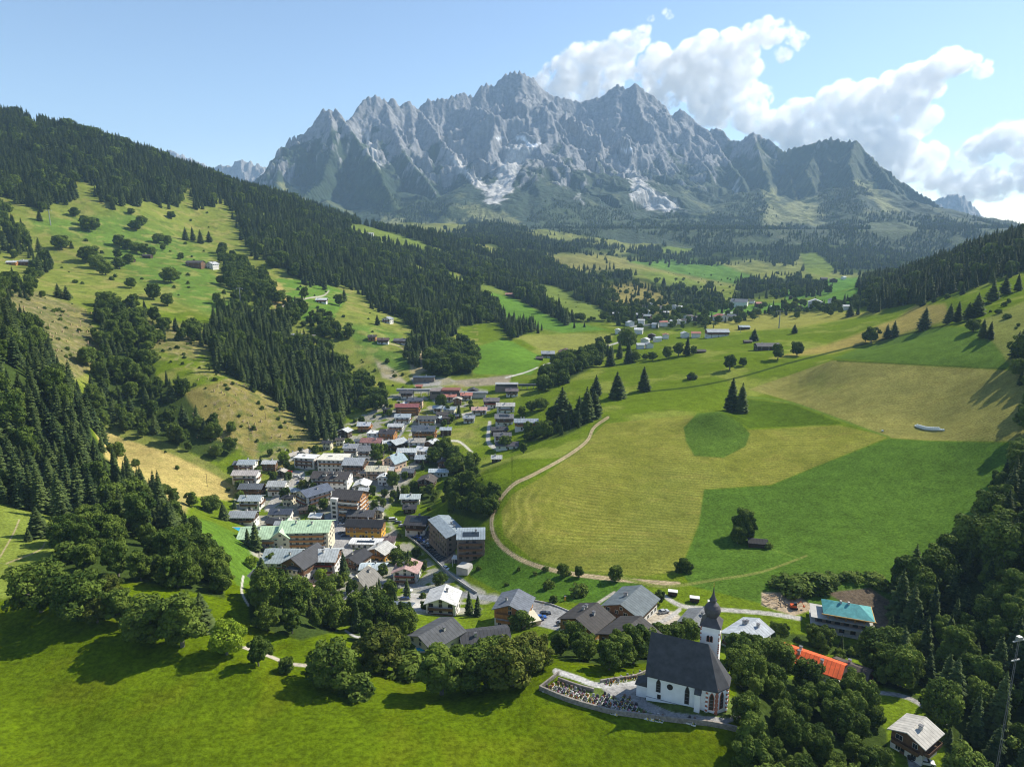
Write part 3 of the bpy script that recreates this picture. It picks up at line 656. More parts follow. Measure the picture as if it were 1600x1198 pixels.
mc = mc * (1 - al[..., None] * 0.8) + ALP * al[..., None] * 0.8
# high turf on the easier ledges of the eastern shoulder
tu = smooth(0.1, 0.35, fbm(mx / 130 + 77, my / 200, 4)) * smooth(1060, 1200, mpx) * (1 - rk * 0.55)
mc = mc * (1 - tu[..., None] * 0.6) + np.array((0.12, 0.13, 0.055)) * tu[..., None] * 0.6
tl = smooth(0.1, 0.4, fbm(mx / 60 + 7, my / 60, 4)) * rk * 0.35
mc = mc * (1 - tl[..., None]) + np.array((0.17, 0.17, 0.155)) * tl[..., None]
def mpaint(poly, c, soft, amt=1.0):
    global mc
    d = in_poly(mpx + 14 * fbm(mx / 90, my / 90, 3), mpy + 8 * fbm(mx / 90 + 5, my / 90, 3), poly)
    vis = (mz / my) >= np.maximum.accumulate(mz / my, axis=0) - 0.002
    a = (smooth(-soft, soft, d) * vis * amt)[..., None]
    mc = mc * (1 - a) + np.array(c) * a
for poly in [[(770,285),(800,225),(830,232),(812,262),(800,300),(775,318),(755,315)], [(560,200),(575,205),(600,260),(590,262)], [(700,235),(740,270),(770,300),(755,300),(715,265)], [(975,262),(995,270),(1010,290),(1040,305),(1066,328),(1040,328),(1000,322),(985,310),(990,295)],
             [(788,250),(800,240),(812,245),(800,275),(792,300),(765,318),(756,312),(785,295)],
             [(1005,322),(1040,326),(1060,330),(1010,328)], [(900,300),(915,322),(925,335),(912,325)],
             [(1150,285),(1160,282),(1150,305),(1145,300)], [(762,312),(790,304),(800,300),(775,320)],
             [(945,322),(975,345),(985,352),(960,340)]]:
    mpaint(poly, SCREE, 3)
for poly in [[(812,214),(820,212),(832,226),(845,228),(838,234),(822,226)], [(772,218),(788,216),(780,222)], [(972,230),(990,234),(985,238),(975,236)]]:
    mpaint(poly, (0.85, 0.86, 0.88), 1.5)
for poly in [[(1190,290),(1220,295),(1215,330),(1195,325)], [(1170,330),(1280,305),(1300,330),(1270,350),(1180,350)], [(1330,280),(1360,285),(1410,335),(1380,330)],
             [(430,285),(450,285),(480,308),(470,318),(440,300)], [(690,322),(745,320),(800,340),(830,365),(700,352)], [(600,335),(640,340),(630,355),(590,352)],
             [(1080,340),(1120,330),(1135,345),(1100,352)], [(1350,330),(1420,345),(1440,360),(1370,362)]]:
    mpaint(poly, (0.20, 0.205, 0.075), 4, 0.85)
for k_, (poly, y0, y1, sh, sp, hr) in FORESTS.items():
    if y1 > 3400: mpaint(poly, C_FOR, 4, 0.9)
mc = np.clip(mc * (1 + 0.35 * fbm(mx / 35, my / 35, 3) + 0.35 * fbm(mx / 22 + 4, my / 160, 3))[..., None], 0.01, 0.9)
mountain = grid_mesh('mountain', mx, my, mz, mc)
low = smooth(3900, 3350, my)[..., None]
def rock_material(name, scale=1.0):
    m = bpy.data.materials.new(name); m.use_nodes = True
    n = m.node_tree.nodes; l = m.node_tree.links; b = n['Principled BSDF']
    b.inputs['Roughness'].default_value = 0.9; b.inputs['Specular IOR Level'].default_value = 0.2
    at = n.new('ShaderNodeAttribute'); at.attribute_name = 'Col'; g = n.new('ShaderNodeNewGeometry')
    t = n.new('ShaderNodeTexNoise'); t.inputs['Scale'].default_value = 0.03 * scale; t.inputs['Detail'].default_value = 6; t.inputs['Roughness'].default_value = 0.7
    l.new(g.outputs['Position'], t.inputs['Vector'])
    mr = n.new('ShaderNodeMapRange'); mr.inputs['From Min'].default_value = 0.3; mr.inputs['From Max'].default_value = 0.7
    mr.inputs['To Min'].default_value = 0.7; mr.inputs['To Max'].default_value = 1.3
    l.new(t.outputs['Fac'], mr.inputs['Value'])
    vm = n.new('ShaderNodeVectorMath'); vm.operation = 'SCALE'
    l.new(at.outputs['Color'], vm.inputs[0]); l.new(mr.outputs[0], vm.inputs['Scale']); l.new(vm.outputs[0], b.inputs['Base Color'])
    bp = n.new('ShaderNodeBump'); bp.inputs['Strength'].default_value = 0.8; bp.inputs['Distance'].default_value = 14
    l.new(t.outputs['Fac'], bp.inputs['Height']); l.new(bp.outputs[0], b.inputs['Normal'])
    return m
ROCKM = rock_material('limestone')
mountain.data.materials.append(ROCKM); mountain['kind'] = 'structure'

def far_ridge(line, Y0, depth, name, drop=0.75, col=(0.36, 0.345, 0.325)):
    xs = np.array([p[0] for p in line], float); ys = np.array([p[1] for p in line], float)
    us = (xs - 800) / FPX / (CP + SP * (599 - ys.mean()) / FPX)
    U = np.linspace(us[0], us[-1], int((xs[-1] - xs[0]) * 1.3) + 20); Yr = np.linspace(Y0 - depth, Y0 + depth, 110)
    u, y = np.meshgrid(U, Yr); x = u * y
    crest = np.interp(u, us, t_of_y(ys)) * Y0
    d = np.abs(y - Y0)
    z = crest - drop * d - 120 * (1 - np.exp(-d / 200)) + 110 * (ridged(x / 300, y / 500, 4) - 0.5) * smooth(0, 200, d) + 55 * (ridged(x / 90, y / 120, 3) - 0.5)
    nb = smooth(-0.1, 0.3, fbm(x / 300, y / 300, 3))[..., None] * 0.25
    ob = grid_mesh(name, x, y, z, np.array(col) * (1 - nb))
    ob.data.materials.append(ROCKM); ob['kind'] = 'structure'
    return ob
far_ridge([(225,230),(262,234),(290,242),(310,252),(330,262),(350,280),(370,320)], 9000, 900, 'mountain_crest')
far_ridge([(300,300),(335,262),(346,256),(362,258),(372,250),(380,247),(392,252),(400,256),(430,262),(470,300)], 8600, 800, 'mountain_crest')
far_ridge([(1400,350),(1440,322),(1478,305),(1500,303),(1512,312),(1525,326),(1545,346),(1600,362)], 9000, 900, 'mountain_crest')
# ---------------------------------------------------------------- trees
COLL = SC.collection
R = random.Random(11)
def tag(o, label=None, cat=None, group=None, kind=None):
    if label: o['label'] = label
    if cat: o['category'] = cat
    if group: o['group'] = group
    if kind: o['kind'] = kind
    return o

def mesh_from(name, verts, faces, mats, midx=None, smooth_=False):
    me = bpy.data.meshes.new(name)
    me.from_pydata([tuple(v) for v in verts], [], faces)
    for m in mats: me.materials.append(m)
    if midx: me.polygons.foreach_set('material_index', midx)
    if smooth_: me.polygons.foreach_set('use_smooth', [True] * len(me.polygons))
    me.update()
    return me

def leaf_material(name, dark, light, trans=0.25, rand=0.5):
    m = bpy.data.materials.new(name); m.use_nodes = True
    n = m.node_tree.nodes; l = m.node_tree.links; b = n['Principled BSDF']
    oi = n.new('ShaderNodeObjectInfo'); g = n.new('ShaderNodeNewGeometry')
    t = n.new('ShaderNodeTexNoise'); t.inputs['Scale'].default_value = 0.9; t.inputs['Detail'].default_value = 3
    tc = n.new('ShaderNodeTexCoord'); l.new(tc.outputs['Object'], t.inputs['Vector'])
    a = n.new('ShaderNodeMath'); a.operation = 'MULTIPLY_ADD'; l.new(oi.outputs['Random'], a.inputs[0]); a.inputs[1].default_value = rand; a.inputs[2].default_value = -rand / 2
    s_ = n.new('ShaderNodeMath'); s_.operation = 'ADD'; l.new(a.outputs[0], s_.inputs[0]); l.new(t.outputs['Fac'], s_.inputs[1])
    r2 = n.new('ShaderNodeMath'); r2.operation = 'MULTIPLY_ADD'; l.new(g.outputs['Random Per Island'], r2.inputs[0]); r2.inputs[1].default_value = 0.5; r2.inputs[2].default_value = -0.25
    s3 = n.new('ShaderNodeMath'); s3.operation = 'ADD'; l.new(s_.outputs[0], s3.inputs[0]); l.new(r2.outputs[0], s3.inputs[1])
    ta = n.new('ShaderNodeAttribute'); ta.attribute_name = 'tone'
    s2 = n.new('ShaderNodeMath'); s2.operation = 'ADD'; l.new(s3.outputs[0], s2.inputs[0]); l.new(ta.outputs['Fac'], s2.inputs[1])
    mx_ = n.new('ShaderNodeMix'); mx_.data_type = 'RGBA'; mx_.clamp_factor = True
    l.new(s2.outputs[0], mx_.inputs[0]); mx_.inputs[6].default_value = (*dark, 1); mx_.inputs[7].default_value = (*light, 1)
    l.new(mx_.outputs[2], b.inputs['Base Color'])
    b.inputs['Roughness'].default_value = 0.75; b.inputs['Specular IOR Level'].default_value = 0.08
    tr = n.new('ShaderNodeBsdfTranslucent'); l.new(mx_.outputs[2], tr.inputs[0])
    ms = n.new('ShaderNodeMixShader'); ms.inputs[0].default_value = trans
    l.new(b.outputs[0], ms.inputs[1]); l.new(tr.outputs[0], ms.inputs[2])
    l.new(ms.outputs[0], n['Material Output'].inputs['Surface'])
    return m
M_SPRUCE = leaf_material('spruce_needles', (0.026, 0.050, 0.018), (0.115, 0.155, 0.042), 0.15, 0.8)
M_LEAF = leaf_material('leaves', (0.042, 0.078, 0.013), (0.165, 0.225, 0.034), 0.25, 0.7)
M_LIME = leaf_material('bright_leaves', (0.15, 0.23, 0.015), (0.32, 0.42, 0.035), 0.3, 0.3)
M_OLIVE = leaf_material('turning_leaves', (0.06, 0.09, 0.014), (0.16, 0.18, 0.03), 0.25, 0.4)
def plain(name, col, rough=0.9, metal=0.0, noise_=0.0, scale=1.0, spec=0.3):
    m = bpy.data.materials.get(name)
    if m: return m
    m = bpy.data.materials.new(name); m.use_nodes = True
    n = m.node_tree.nodes; l = m.node_tree.links; b = n['Principled BSDF']
    b.inputs['Base Color'].default_value = (*col, 1); b.inputs['Roughness'].default_value = rough; b.inputs['Metallic'].default_value = metal
    b.inputs['Specular IOR Level'].default_value = spec
    if noise_ > 0:
        tc = n.new('ShaderNodeNewGeometry'); t = n.new('ShaderNodeTexNoise'); t.inputs['Scale'].default_value = scale; t.inputs['Detail'].default_value = 4
        l.new(tc.outputs['Position'], t.inputs['Vector'])
        mr = n.new('ShaderNodeMapRange'); mr.inputs['From Min'].default_value = 0.3; mr.inputs['From Max'].default_value = 0.7
        mr.inputs['To Min'].default_value = 1 - noise_; mr.inputs['To Max'].default_value = 1 + noise_
        l.new(t.outputs['Fac'], mr.inputs['Value'])
        vm = n.new('ShaderNodeVectorMath'); vm.operation = 'SCALE'; vm.inputs[0].default_value = col
        l.new(mr.outputs[0], vm.inputs['Scale']); l.new(vm.outputs[0], b.inputs['Base Color'])
    return m
M_BARK = plain('bark', (0.10, 0.075, 0.05), 0.95, 0, 0.3, 2)
M_BARKG = plain('grey_bark', (0.16, 0.145, 0.12), 0.95, 0, 0.3, 2)

# ---------------------------------------------------------------- buildings
HOLES = []
class MB:
    """collects boxes, prisms and quads into one mesh"""
    def __init__(s): s.v = []; s.f = []; s.m = []; s.mats = []
    def mi(s, mat):
        if mat not in s.mats: s.mats.append(mat)
        return s.mats.index(mat)
    def poly(s, pts, faces, mat):
        i = len(s.v); s.v += [tuple(p) for p in pts]; k = s.mi(mat)
        for f in faces: s.f.append(tuple(i + q for q in f)); s.m.append(k)
    def box(s, x0, x1, y0, y1, z0, z1, mat):
        s.poly([(x0, y0, z0), (x1, y0, z0), (x1, y1, z0), (x0, y1, z0), (x0, y0, z1), (x1, y0, z1), (x1, y1, z1), (x0, y1, z1)],
               [(0, 3, 2, 1), (4, 5, 6, 7), (0, 1, 5, 4), (1, 2, 6, 5), (2, 3, 7, 6), (3, 0, 4, 7)], mat)
    def prism(s, prof, y0, y1, mat, axis='y'):
        n = len(prof); a = [(x, y0, z) for x, z in prof]; b = [(x, y1, z) for x, z in prof]
        if axis == 'x': a = [(y0, x, z) for x, z in prof]; b = [(y1, x, z) for x, z in prof]
        fs = [tuple(range(n))[::-1], tuple(range(n, 2 * n))] + [(k, (k + 1) % n, n + (k + 1) % n, n + k) for k in range(n)]
        if axis == 'x': fs = [f[::-1] for f in fs]
        s.poly(a + b, fs, mat)
    def cyl(s, cx, cy, z0, z1, r0, r1, n, mat, cap=True):
        p = [(cx + r0 * math.cos(2 * math.pi * k / n), cy + r0 * math.sin(2 * math.pi * k / n), z0) for k in range(n)]
        q = [(cx + r1 * math.cos(2 * math.pi * k / n), cy + r1 * math.sin(2 * math.pi * k / n), z1) for k in range(n)]
        s.poly(p + q, [(k, (k + 1) % n, n + (k + 1) % n, n + k) for k in range(n)] + ([tuple(range(n, 2 * n)), tuple(range(n))[::-1]] if cap else []), mat)
    def tube(s, a, b, r, mat, n=5):
        a = Vector(a); b = Vector(b); d = (b - a).normalized(); x = d.orthogonal().normalized(); y = d.cross(x)
        p = [c + (x * math.cos(6.2832 * k / n) + y * math.sin(6.2832 * k / n)) * r for c in (a, b) for k in range(n)]
        s.poly(p, [(k, (k + 1) % n, n + (k + 1) % n, n + k) for k in range(n)] + [tuple(range(n))[::-1], tuple(range(n, 2 * n))], mat)
    def mesh(s, name):
        me = bpy.data.meshes.new(name); me.from_pydata(s.v, [], s.f)
        for m in s.mats: me.materials.append(m)
        if len(s.mats) > 1: me.polygons.foreach_set('material_index', s.m)
        me.update(); return me
    def build(s, name, parent=None, loc=(0, 0, 0), rz=0.0):
        o = bpy.data.objects.new(name, s.mesh(name)); COLL.objects.link(o); o.location = loc; o.rotation_euler = (0, 0, rz)
        if parent is not None: o.parent = parent
        return o
def empty(name, loc, rz=0.0, label=None, cat=None, group=None):
    e = bpy.data.objects.new(name, None); COLL.objects.link(e); e.location = loc; e.rotation_euler = (0, 0, rz); e.empty_display_size = 1
    return tag(e, label, cat, group)

def roof_material(name, col, pitch_lines=True, patch=None, rough=0.72, spec=0.2):
    m = bpy.data.materials.get(name)
    if m: return m
    m = bpy.data.materials.new(name); m.use_nodes = True
    n = m.node_tree.nodes; l = m.node_tree.links; b = n['Principled BSDF']
    b.inputs['Roughness'].default_value = rough; b.inputs['Specular IOR Level'].default_value = spec
    tc = n.new('ShaderNodeTexCoord')
    t = n.new('ShaderNodeTexNoise'); t.inputs['Scale'].default_value = 0.5; t.inputs['Detail'].default_value = 5; t.inputs['Roughness'].default_value = 0.65
    l.new(tc.outputs['Object'], t.inputs['Vector'])
    mr = n.new('ShaderNodeMapRange'); mr.inputs['From Min'].default_value = 0.3; mr.inputs['From Max'].default_value = 0.7
    mr.inputs['To Min'].default_value = 0.72; mr.inputs['To Max'].default_value = 1.25; l.new(t.outputs['Fac'], mr.inputs['Value'])
    w_ = n.new('ShaderNodeTexWave'); w_.inputs['Scale'].default_value = 0.35; w_.bands_direction = 'DIAGONAL'; w_.inputs['Distortion'].default_value = 0
    uvs = n.new('ShaderNodeUVMap')
    sx = n.new('ShaderNodeSeparateXYZ'); l.new(tc.outputs['UV'], sx.inputs[0])
    fr = n.new('ShaderNodeMath'); fr.operation = 'FRACT'; mu = n.new('ShaderNodeMath'); mu.operation = 'MULTIPLY'; mu.inputs[1].default_value = 1 / 1.3
    l.new(sx.outputs[0], mu.inputs[0]); l.new(mu.outputs[0], fr.inputs[0])
    lt = n.new('ShaderNodeMath'); lt.operation = 'LESS_THAN'; lt.inputs[1].default_value = 0.16; l.new(fr.outputs[0], lt.inputs[0])
    m2 = n.new('ShaderNodeMath'); m2.operation = 'MULTIPLY_ADD'; m2.inputs[1].default_value = -0.38 if pitch_lines else 0; m2.inputs[2].default_value = 1
    l.new(lt.outputs[0], m2.inputs[0])
    m3 = n.new('ShaderNodeMath'); m3.operation = 'MULTIPLY'; l.new(mr.outputs[0], m3.inputs[0]); l.new(m2.outputs[0], m3.inputs[1])
    vm = n.new('ShaderNodeVectorMath'); vm.operation = 'SCALE'; vm.inputs[0].default_value = col
    l.new(m3.outputs[0], vm.inputs['Scale']); l.new(vm.outputs[0], b.inputs['Base Color'])
    n.remove(w_); n.remove(uvs)
    return m
W_WHITE = plain('white_render', (0.74, 0.72, 0.68), 0.9, 0, 0.08, 0.4); W_CREAM = plain('cream_render', (0.66, 0.60, 0.45), 0.9, 0, 0.08, 0.4)
W_PEACH = plain('peach_render', (0.66, 0.48, 0.35), 0.9, 0, 0.08, 0.4); W_YEL = plain('yellow_render', (0.72, 0.40, 0.05), 0.85, 0, 0.06, 0.4)
W_WOOD = plain('brown_timber', (0.16, 0.085, 0.045), 0.8, 0, 0.25, 1.2); W_DARK = plain('dark_timber', (0.060, 0.036, 0.024), 0.85, 0, 0.25, 1.2)
W_ORNG = plain('larch_timber', (0.42, 0.19, 0.06), 0.75, 0, 0.2, 1.2); W_OCH = plain('ochre_timber', (0.30, 0.15, 0.045), 0.8, 0, 0.2, 1.2)
W_GREY = plain('grey_cladding', (0.22, 0.175, 0.145), 0.85, 0, 0.15, 0.8); W_CONC = plain('concrete', (0.46, 0.44, 0.41), 0.9, 0, 0.1, 0.6)
GLASS = plain('window_glass', (0.025, 0.032, 0.040), 0.12, 0, 0, 1, 0.6); FRAME = plain('window_frame', (0.62, 0.58, 0.50), 0.7)
FRAME_D = plain('dark_frame', (0.10, 0.06, 0.035), 0.7); CHIM = plain('chimney_render', (0.55, 0.52, 0.48), 0.9); CHIM_D = plain('chimney_cap', (0.12, 0.12, 0.13), 0.6)
FLOWER = plain('red_geraniums', (0.45, 0.03, 0.03), 0.8)

def window_mesh(w, h, frame):
    b = MB(); b.box(-w / 2 - .1, w / 2 + .1, -0.06, 0.05, -0.1, h + .1, frame); b.box(-w / 2, -0.04, -0.085, -0.05, 0, h, GLASS); b.box(0.04, w / 2, -0.085, -0.05, 0, h, GLASS)
    return b.mesh('window')
WIN = {}
def win(w, h, frame):
    k = (round(w, 1), round(h, 1), frame.name)
    if k not in WIN: WIN[k] = window_mesh(w, h, frame)
    return WIN[k]
def put_window(parent, x, y, z, ang, w=1.15, h=1.3, frame=None):
    o = bpy.data.objects.new('window', win(w, h, frame or FRAME)); COLL.objects.link(o); o.parent = parent
    o.location = (x, y, z); o.rotation_euler = (0, 0, ang); return o

def roof_mesh(W, D, h, rise, over, mat, th=0.28, ridge='y', hip=0.0):
    """gable roof slab over a W x D plan; ridge along local y (or x); hip cuts the gable ends back"""
    if ridge == 'x': W, D = D, W
    a = W / 2 + over; e = D / 2 + over; s = rise / (W / 2); z0 = h - over * s
    def P(x, y, z): return (x, y, z) if ridge == 'y' else (y, -x, z)
    V = []; F = []; UV = []
    hz_ = rise * hip; hy = hz_ / s * 0.9
    top = h + rise
    for sgn in (-1, 1):
        i = len(V)
        lo0 = (sgn * a, -e, z0); lo1 = (sgn * a, e, z0); r0 = (0, -e + (hy if hip else 0), top); r1 = (0, e - (hy if hip else 0), top)
        m0 = (sgn * (hz_ / s), -e, top - hz_); m1 = (sgn * (hz_ / s), e, top - hz_)
        pl = [lo0, lo1, m1, r1, r0, m0] if hip else [lo0, lo1, r1, r0]
        n = len(pl)
        V += [P(*p) for p in pl] + [P(p[0], p[1], p[2] - th) for p in pl]
        tf = tuple(i + k for k in range(n)); bf = tuple(i + n + k for k in range(n))
        if sgn < 0: F += [tf[::-1], bf]; 
        else: F += [tf, bf[::-1]]
        for k in range(n): F.append((i + k, i + (k + 1) % n, i + n + (k + 1) % n, i + n + k) if sgn < 0 else (i + k, i + n + k, i + n + (k + 1) % n, i + (k + 1) % n))
    if hip:
        for q in (-1, 1):
            i = len(V); V += [P(-(hz_ / s), q * e, top - hz_), P((hz_ / s), q * e, top - hz_), P(0, q * (e - hy), top)]
            F.append((i, i + 1, i + 2) if q < 0 else (i, i + 2, i + 1))
    me = bpy.data.meshes.new('roof'); me.from_pydata(V, [], F); me.materials.append(mat)
    uv = me.uv_layers.new(name='UVMap')
    ax = 1 if ridge == 'y' else 0
    for lp in me.loops: 
        c = me.vertices[lp.vertex_index].co; uv.data[lp.index].uv = (c[ax] + 50, c[1 - ax])
    me.update(); return me

ROOFC = {}
def rmat(col, lines=True):
    if max(col) < .36 and max(col) - min(col) < .12: col = tuple(c * 0.66 for c in col)
    k = 'roof_%02d_%02d_%02d' % tuple(int(c * 99) for c in col)
    return roof_material(k, col, lines)

def house(px, py, W, D, yaw, ridge, H, roof, wall, upper=None, label='', pitch=0.40, over=0.9, detail=2, balc=1, name='house', chim=1, hip=0.0, frame=None, ufrac=0.5, dormers=0, group=None, dz=0.0, flat=False, cat=None, loc=None, solar=False):
    p = loc if loc is not None else hit(px, py)
    e = empty(name, (p.x, p.y, p.z - 0.25 + dz), math.radians(yaw), label, cat or name.replace('_', ' '), group)
    span = W if ridge == 'y' else D
    rise = 0.0 if flat else span / 2 * pitch
    HOLES.append((p.x, p.y, max(W, D) * 0.55 + 1.0))
    hw, hd = W / 2, D / 2
    zb = -2.5
    zs = H * (1 - ufrac) if upper else H
    b = MB(); b.box(-hw, hw, -hd, hd, zb, zs if upper else H, wall)
    if not upper and rise > 0:
        if ridge == 'y': b.prism([(-hw, H), (hw, H), (0, H + rise - .02)], -hd, hd, wall)
        else: b.prism([(-hd, H), (hd, H), (0, H + rise - .02)], -hw, hw, wall, 'x')
    b.build('wall', e)
    if upper:
        b = MB(); b.box(-hw - .04, hw + .04, -hd - .04, hd + .04, zs + 0.004, H, upper)
        if rise > 0:
            if ridge == 'y': b.prism([(-hw - .04, H + .004), (hw + .04, H + .004), (0, H + rise - .02)], -hd - .04, hd + .04, upper)
            else: b.prism([(-hd - .04, H + .004), (hd + .04, H + .004), (0, H + rise - .02)], -hw - .04, hw + .04, upper, 'x')
        b.build('upper_wall', e)
    rm = rmat(roof, not flat)
    if flat:
        b = MB(); b.box(-hw - over * .5, hw + over * .5, -hd - over * .5, hd + over * .5, H, H + 0.3, rm)
        b.box(-hw * 0.4, -hw * 0.1, 0, hd * 0.4, H + 0.3, H + 1.0, CHIM)
        ro = b.build('roof', e)
    else:
        ro = bpy.data.objects.new('roof', roof_mesh(W, D, H + 0.05, rise, over, rm, ridge=ridge, hip=hip)); COLL.objects.link(ro); ro.parent = e
        if detail > 0:
            # snow guard boards / ridge cap as its own strip
            for c in range(chim):
                t = R.uniform(-.25, .25) * (D if ridge == 'y' else W); o_ = R.uniform(.10, .22) * span * R.choice((-1, 1))
                cx, cy = (o_, t) if ridge == 'y' else (t, o_)
                b = MB(); zz = H + rise * (1 - abs(o_) / (span / 2))
                b.box(cx - .4, cx + .4, cy - .4, cy + .4, zz - .3, zz + 1.2, CHIM); b.box(cx - .55, cx + .55, cy - .55, cy + .55, zz + 1.2, zz + 1.35, CHIM_D)
                b.build('chimney', ro)
            if solar:
                b = MB()
                s_ = rise / (span / 2); L = (D if ridge == 'y' else W) * 0.3; x0, x1 = span * .10, span * .38
                zf = lambda x: H + .05 + rise - s_ * x + .12
                q = [(x0, -L, zf(x0)), (x1, -L, zf(x1)), (x1, L, zf(x1)), (x0, L, zf(x0))]
                q += [(a_, b_, c_ - .08) for a_, b_, c_ in q]
                if ridge == 'x': q = [(b_, -a_, c_) for a_, b_, c_ in q]
                b.poly(q, [(0, 1, 2, 3), (7, 6, 5, 4), (0, 4, 5, 1), (1, 5, 6, 2), (2, 6, 7, 3), (3, 7, 4, 0)], GLASS); b.build('solar_panel', ro)
            for k in range(dormers):
                t = (k - (dormers - 1) / 2) * (W if ridge == 'x' else D) * 0.3
                b = MB(); y0 = -hd * 0.75; zz = H + rise * .25
                b.box(t - 1.3, t + 1.3, y0, y0 + hd * .6, zz, zz + 1.3, wall); b.prism([(t - 1.7, zz + 1.3), (t + 1.7, zz + 1.3), (t, zz + 2.2)], y0 - .3, y0 + hd * .7, rm)
                b.build('dormer', ro)
    if detail >= 1:
        fl = max(1, int(round((H) / 2.8))); fh = H / fl; fr_ = frame or FRAME
        sides = [(-hd - .05, 0.0, W, 'front'), (hw + .05, math.pi / 2, D, 'right'), (-hw - .05, -math.pi / 2, D, 'left')]
        for (off, ang, ln, sd_) in sides:
            n = max(2, int(ln / 3.2))
            if detail == 1: n = min(n, 3)
            for f in range(fl):
                for k in range(n):
                    t = (k + 0.5) / n * ln - ln / 2
                    if R.random() < 0.12: continue
                    z = f * fh + fh * 0.35
                    ww = 1.6 if (sd_ == 'front' and balc and f > 0 and k % 2 == 0) else 1.15
                    if ang == 0.0: put_window(e, t, off, z, 0.0, ww, 1.25, fr_)
                    else: put_window(e, off, t, z, ang, ww, 1.25, fr_)
            if sd_ == 'front' and ridge == 'y' and rise > 1.8:
                put_window(e, 0, off, H + 0.25, 0.0, 1.15, 1.1, fr_)
        if balc and fl > 1:
            fs = [fl - 1] if balc == 1 else list(range(1, fl))
            for f in fs:
                for side in (['front', 'right'] if balc == 2 else ['front']):
                    b = MB(); z = f * fh; ln = (W if side == 'front' else D); a = ln * (0.42 if detail > 1 else .4)
                    mt = W_ORNG if (upper in (W_ORNG, W_OCH) or wall is W_YEL or (name == 'hotel' and not upper)) else W_WOOD
                    if side == 'front':
                        b.box(-a, a, -hd - 1.25, -hd - .06, z - .15, z, mt); b.box(-a, a, -hd - 1.25, -hd - 1.15, z + .004, z + .95, mt)
                        for q in (-a, a): b.box(q - .05, q + .05, -hd - 1.14, -hd - .07, z + .004, z + .95, mt)
                        if R.random() < .18: b.box(-a, a, -hd - 1.42, -hd - 1.26, z + .75, z + 1.02, FLOWER)
                    else:
                        b.box(hw + .06, hw + 1.25, -a, a, z - .15, z, mt); b.box(hw + 1.15, hw + 1.25, -a, a, z + .004, z + .95, mt)
                        for q in (-a, a): b.box(hw + .07, hw + 1.14, q - .05, q + .05, z + .004, z + .95, mt)
                    b.build('balcony', e)
        b = MB(); dx = R.uniform(-.2, .2) * W; b.box(dx - .6, dx + .6, -hd - .09, -hd - .003, 0.05, 2.2, FRAME_D); b.box(dx - .45, dx + .45, -hd - .11, -hd - .085, 1.2, 2.0, GLASS); b.build('door', e)
    return e
G_ = (0.33, 0.35, 0.37); SL = (0.20, 0.22, 0.25); DK = (0.085, 0.085, 0.095); BR = (0.14, 0.12, 0.11); LT = (0.52, 0.53, 0.53); BL = (0.38, 0.43, 0.46)
WT = (0.66, 0.66, 0.65); RD = (0.42, 0.17, 0.13); BG = (0.44, 0.40, 0.35)
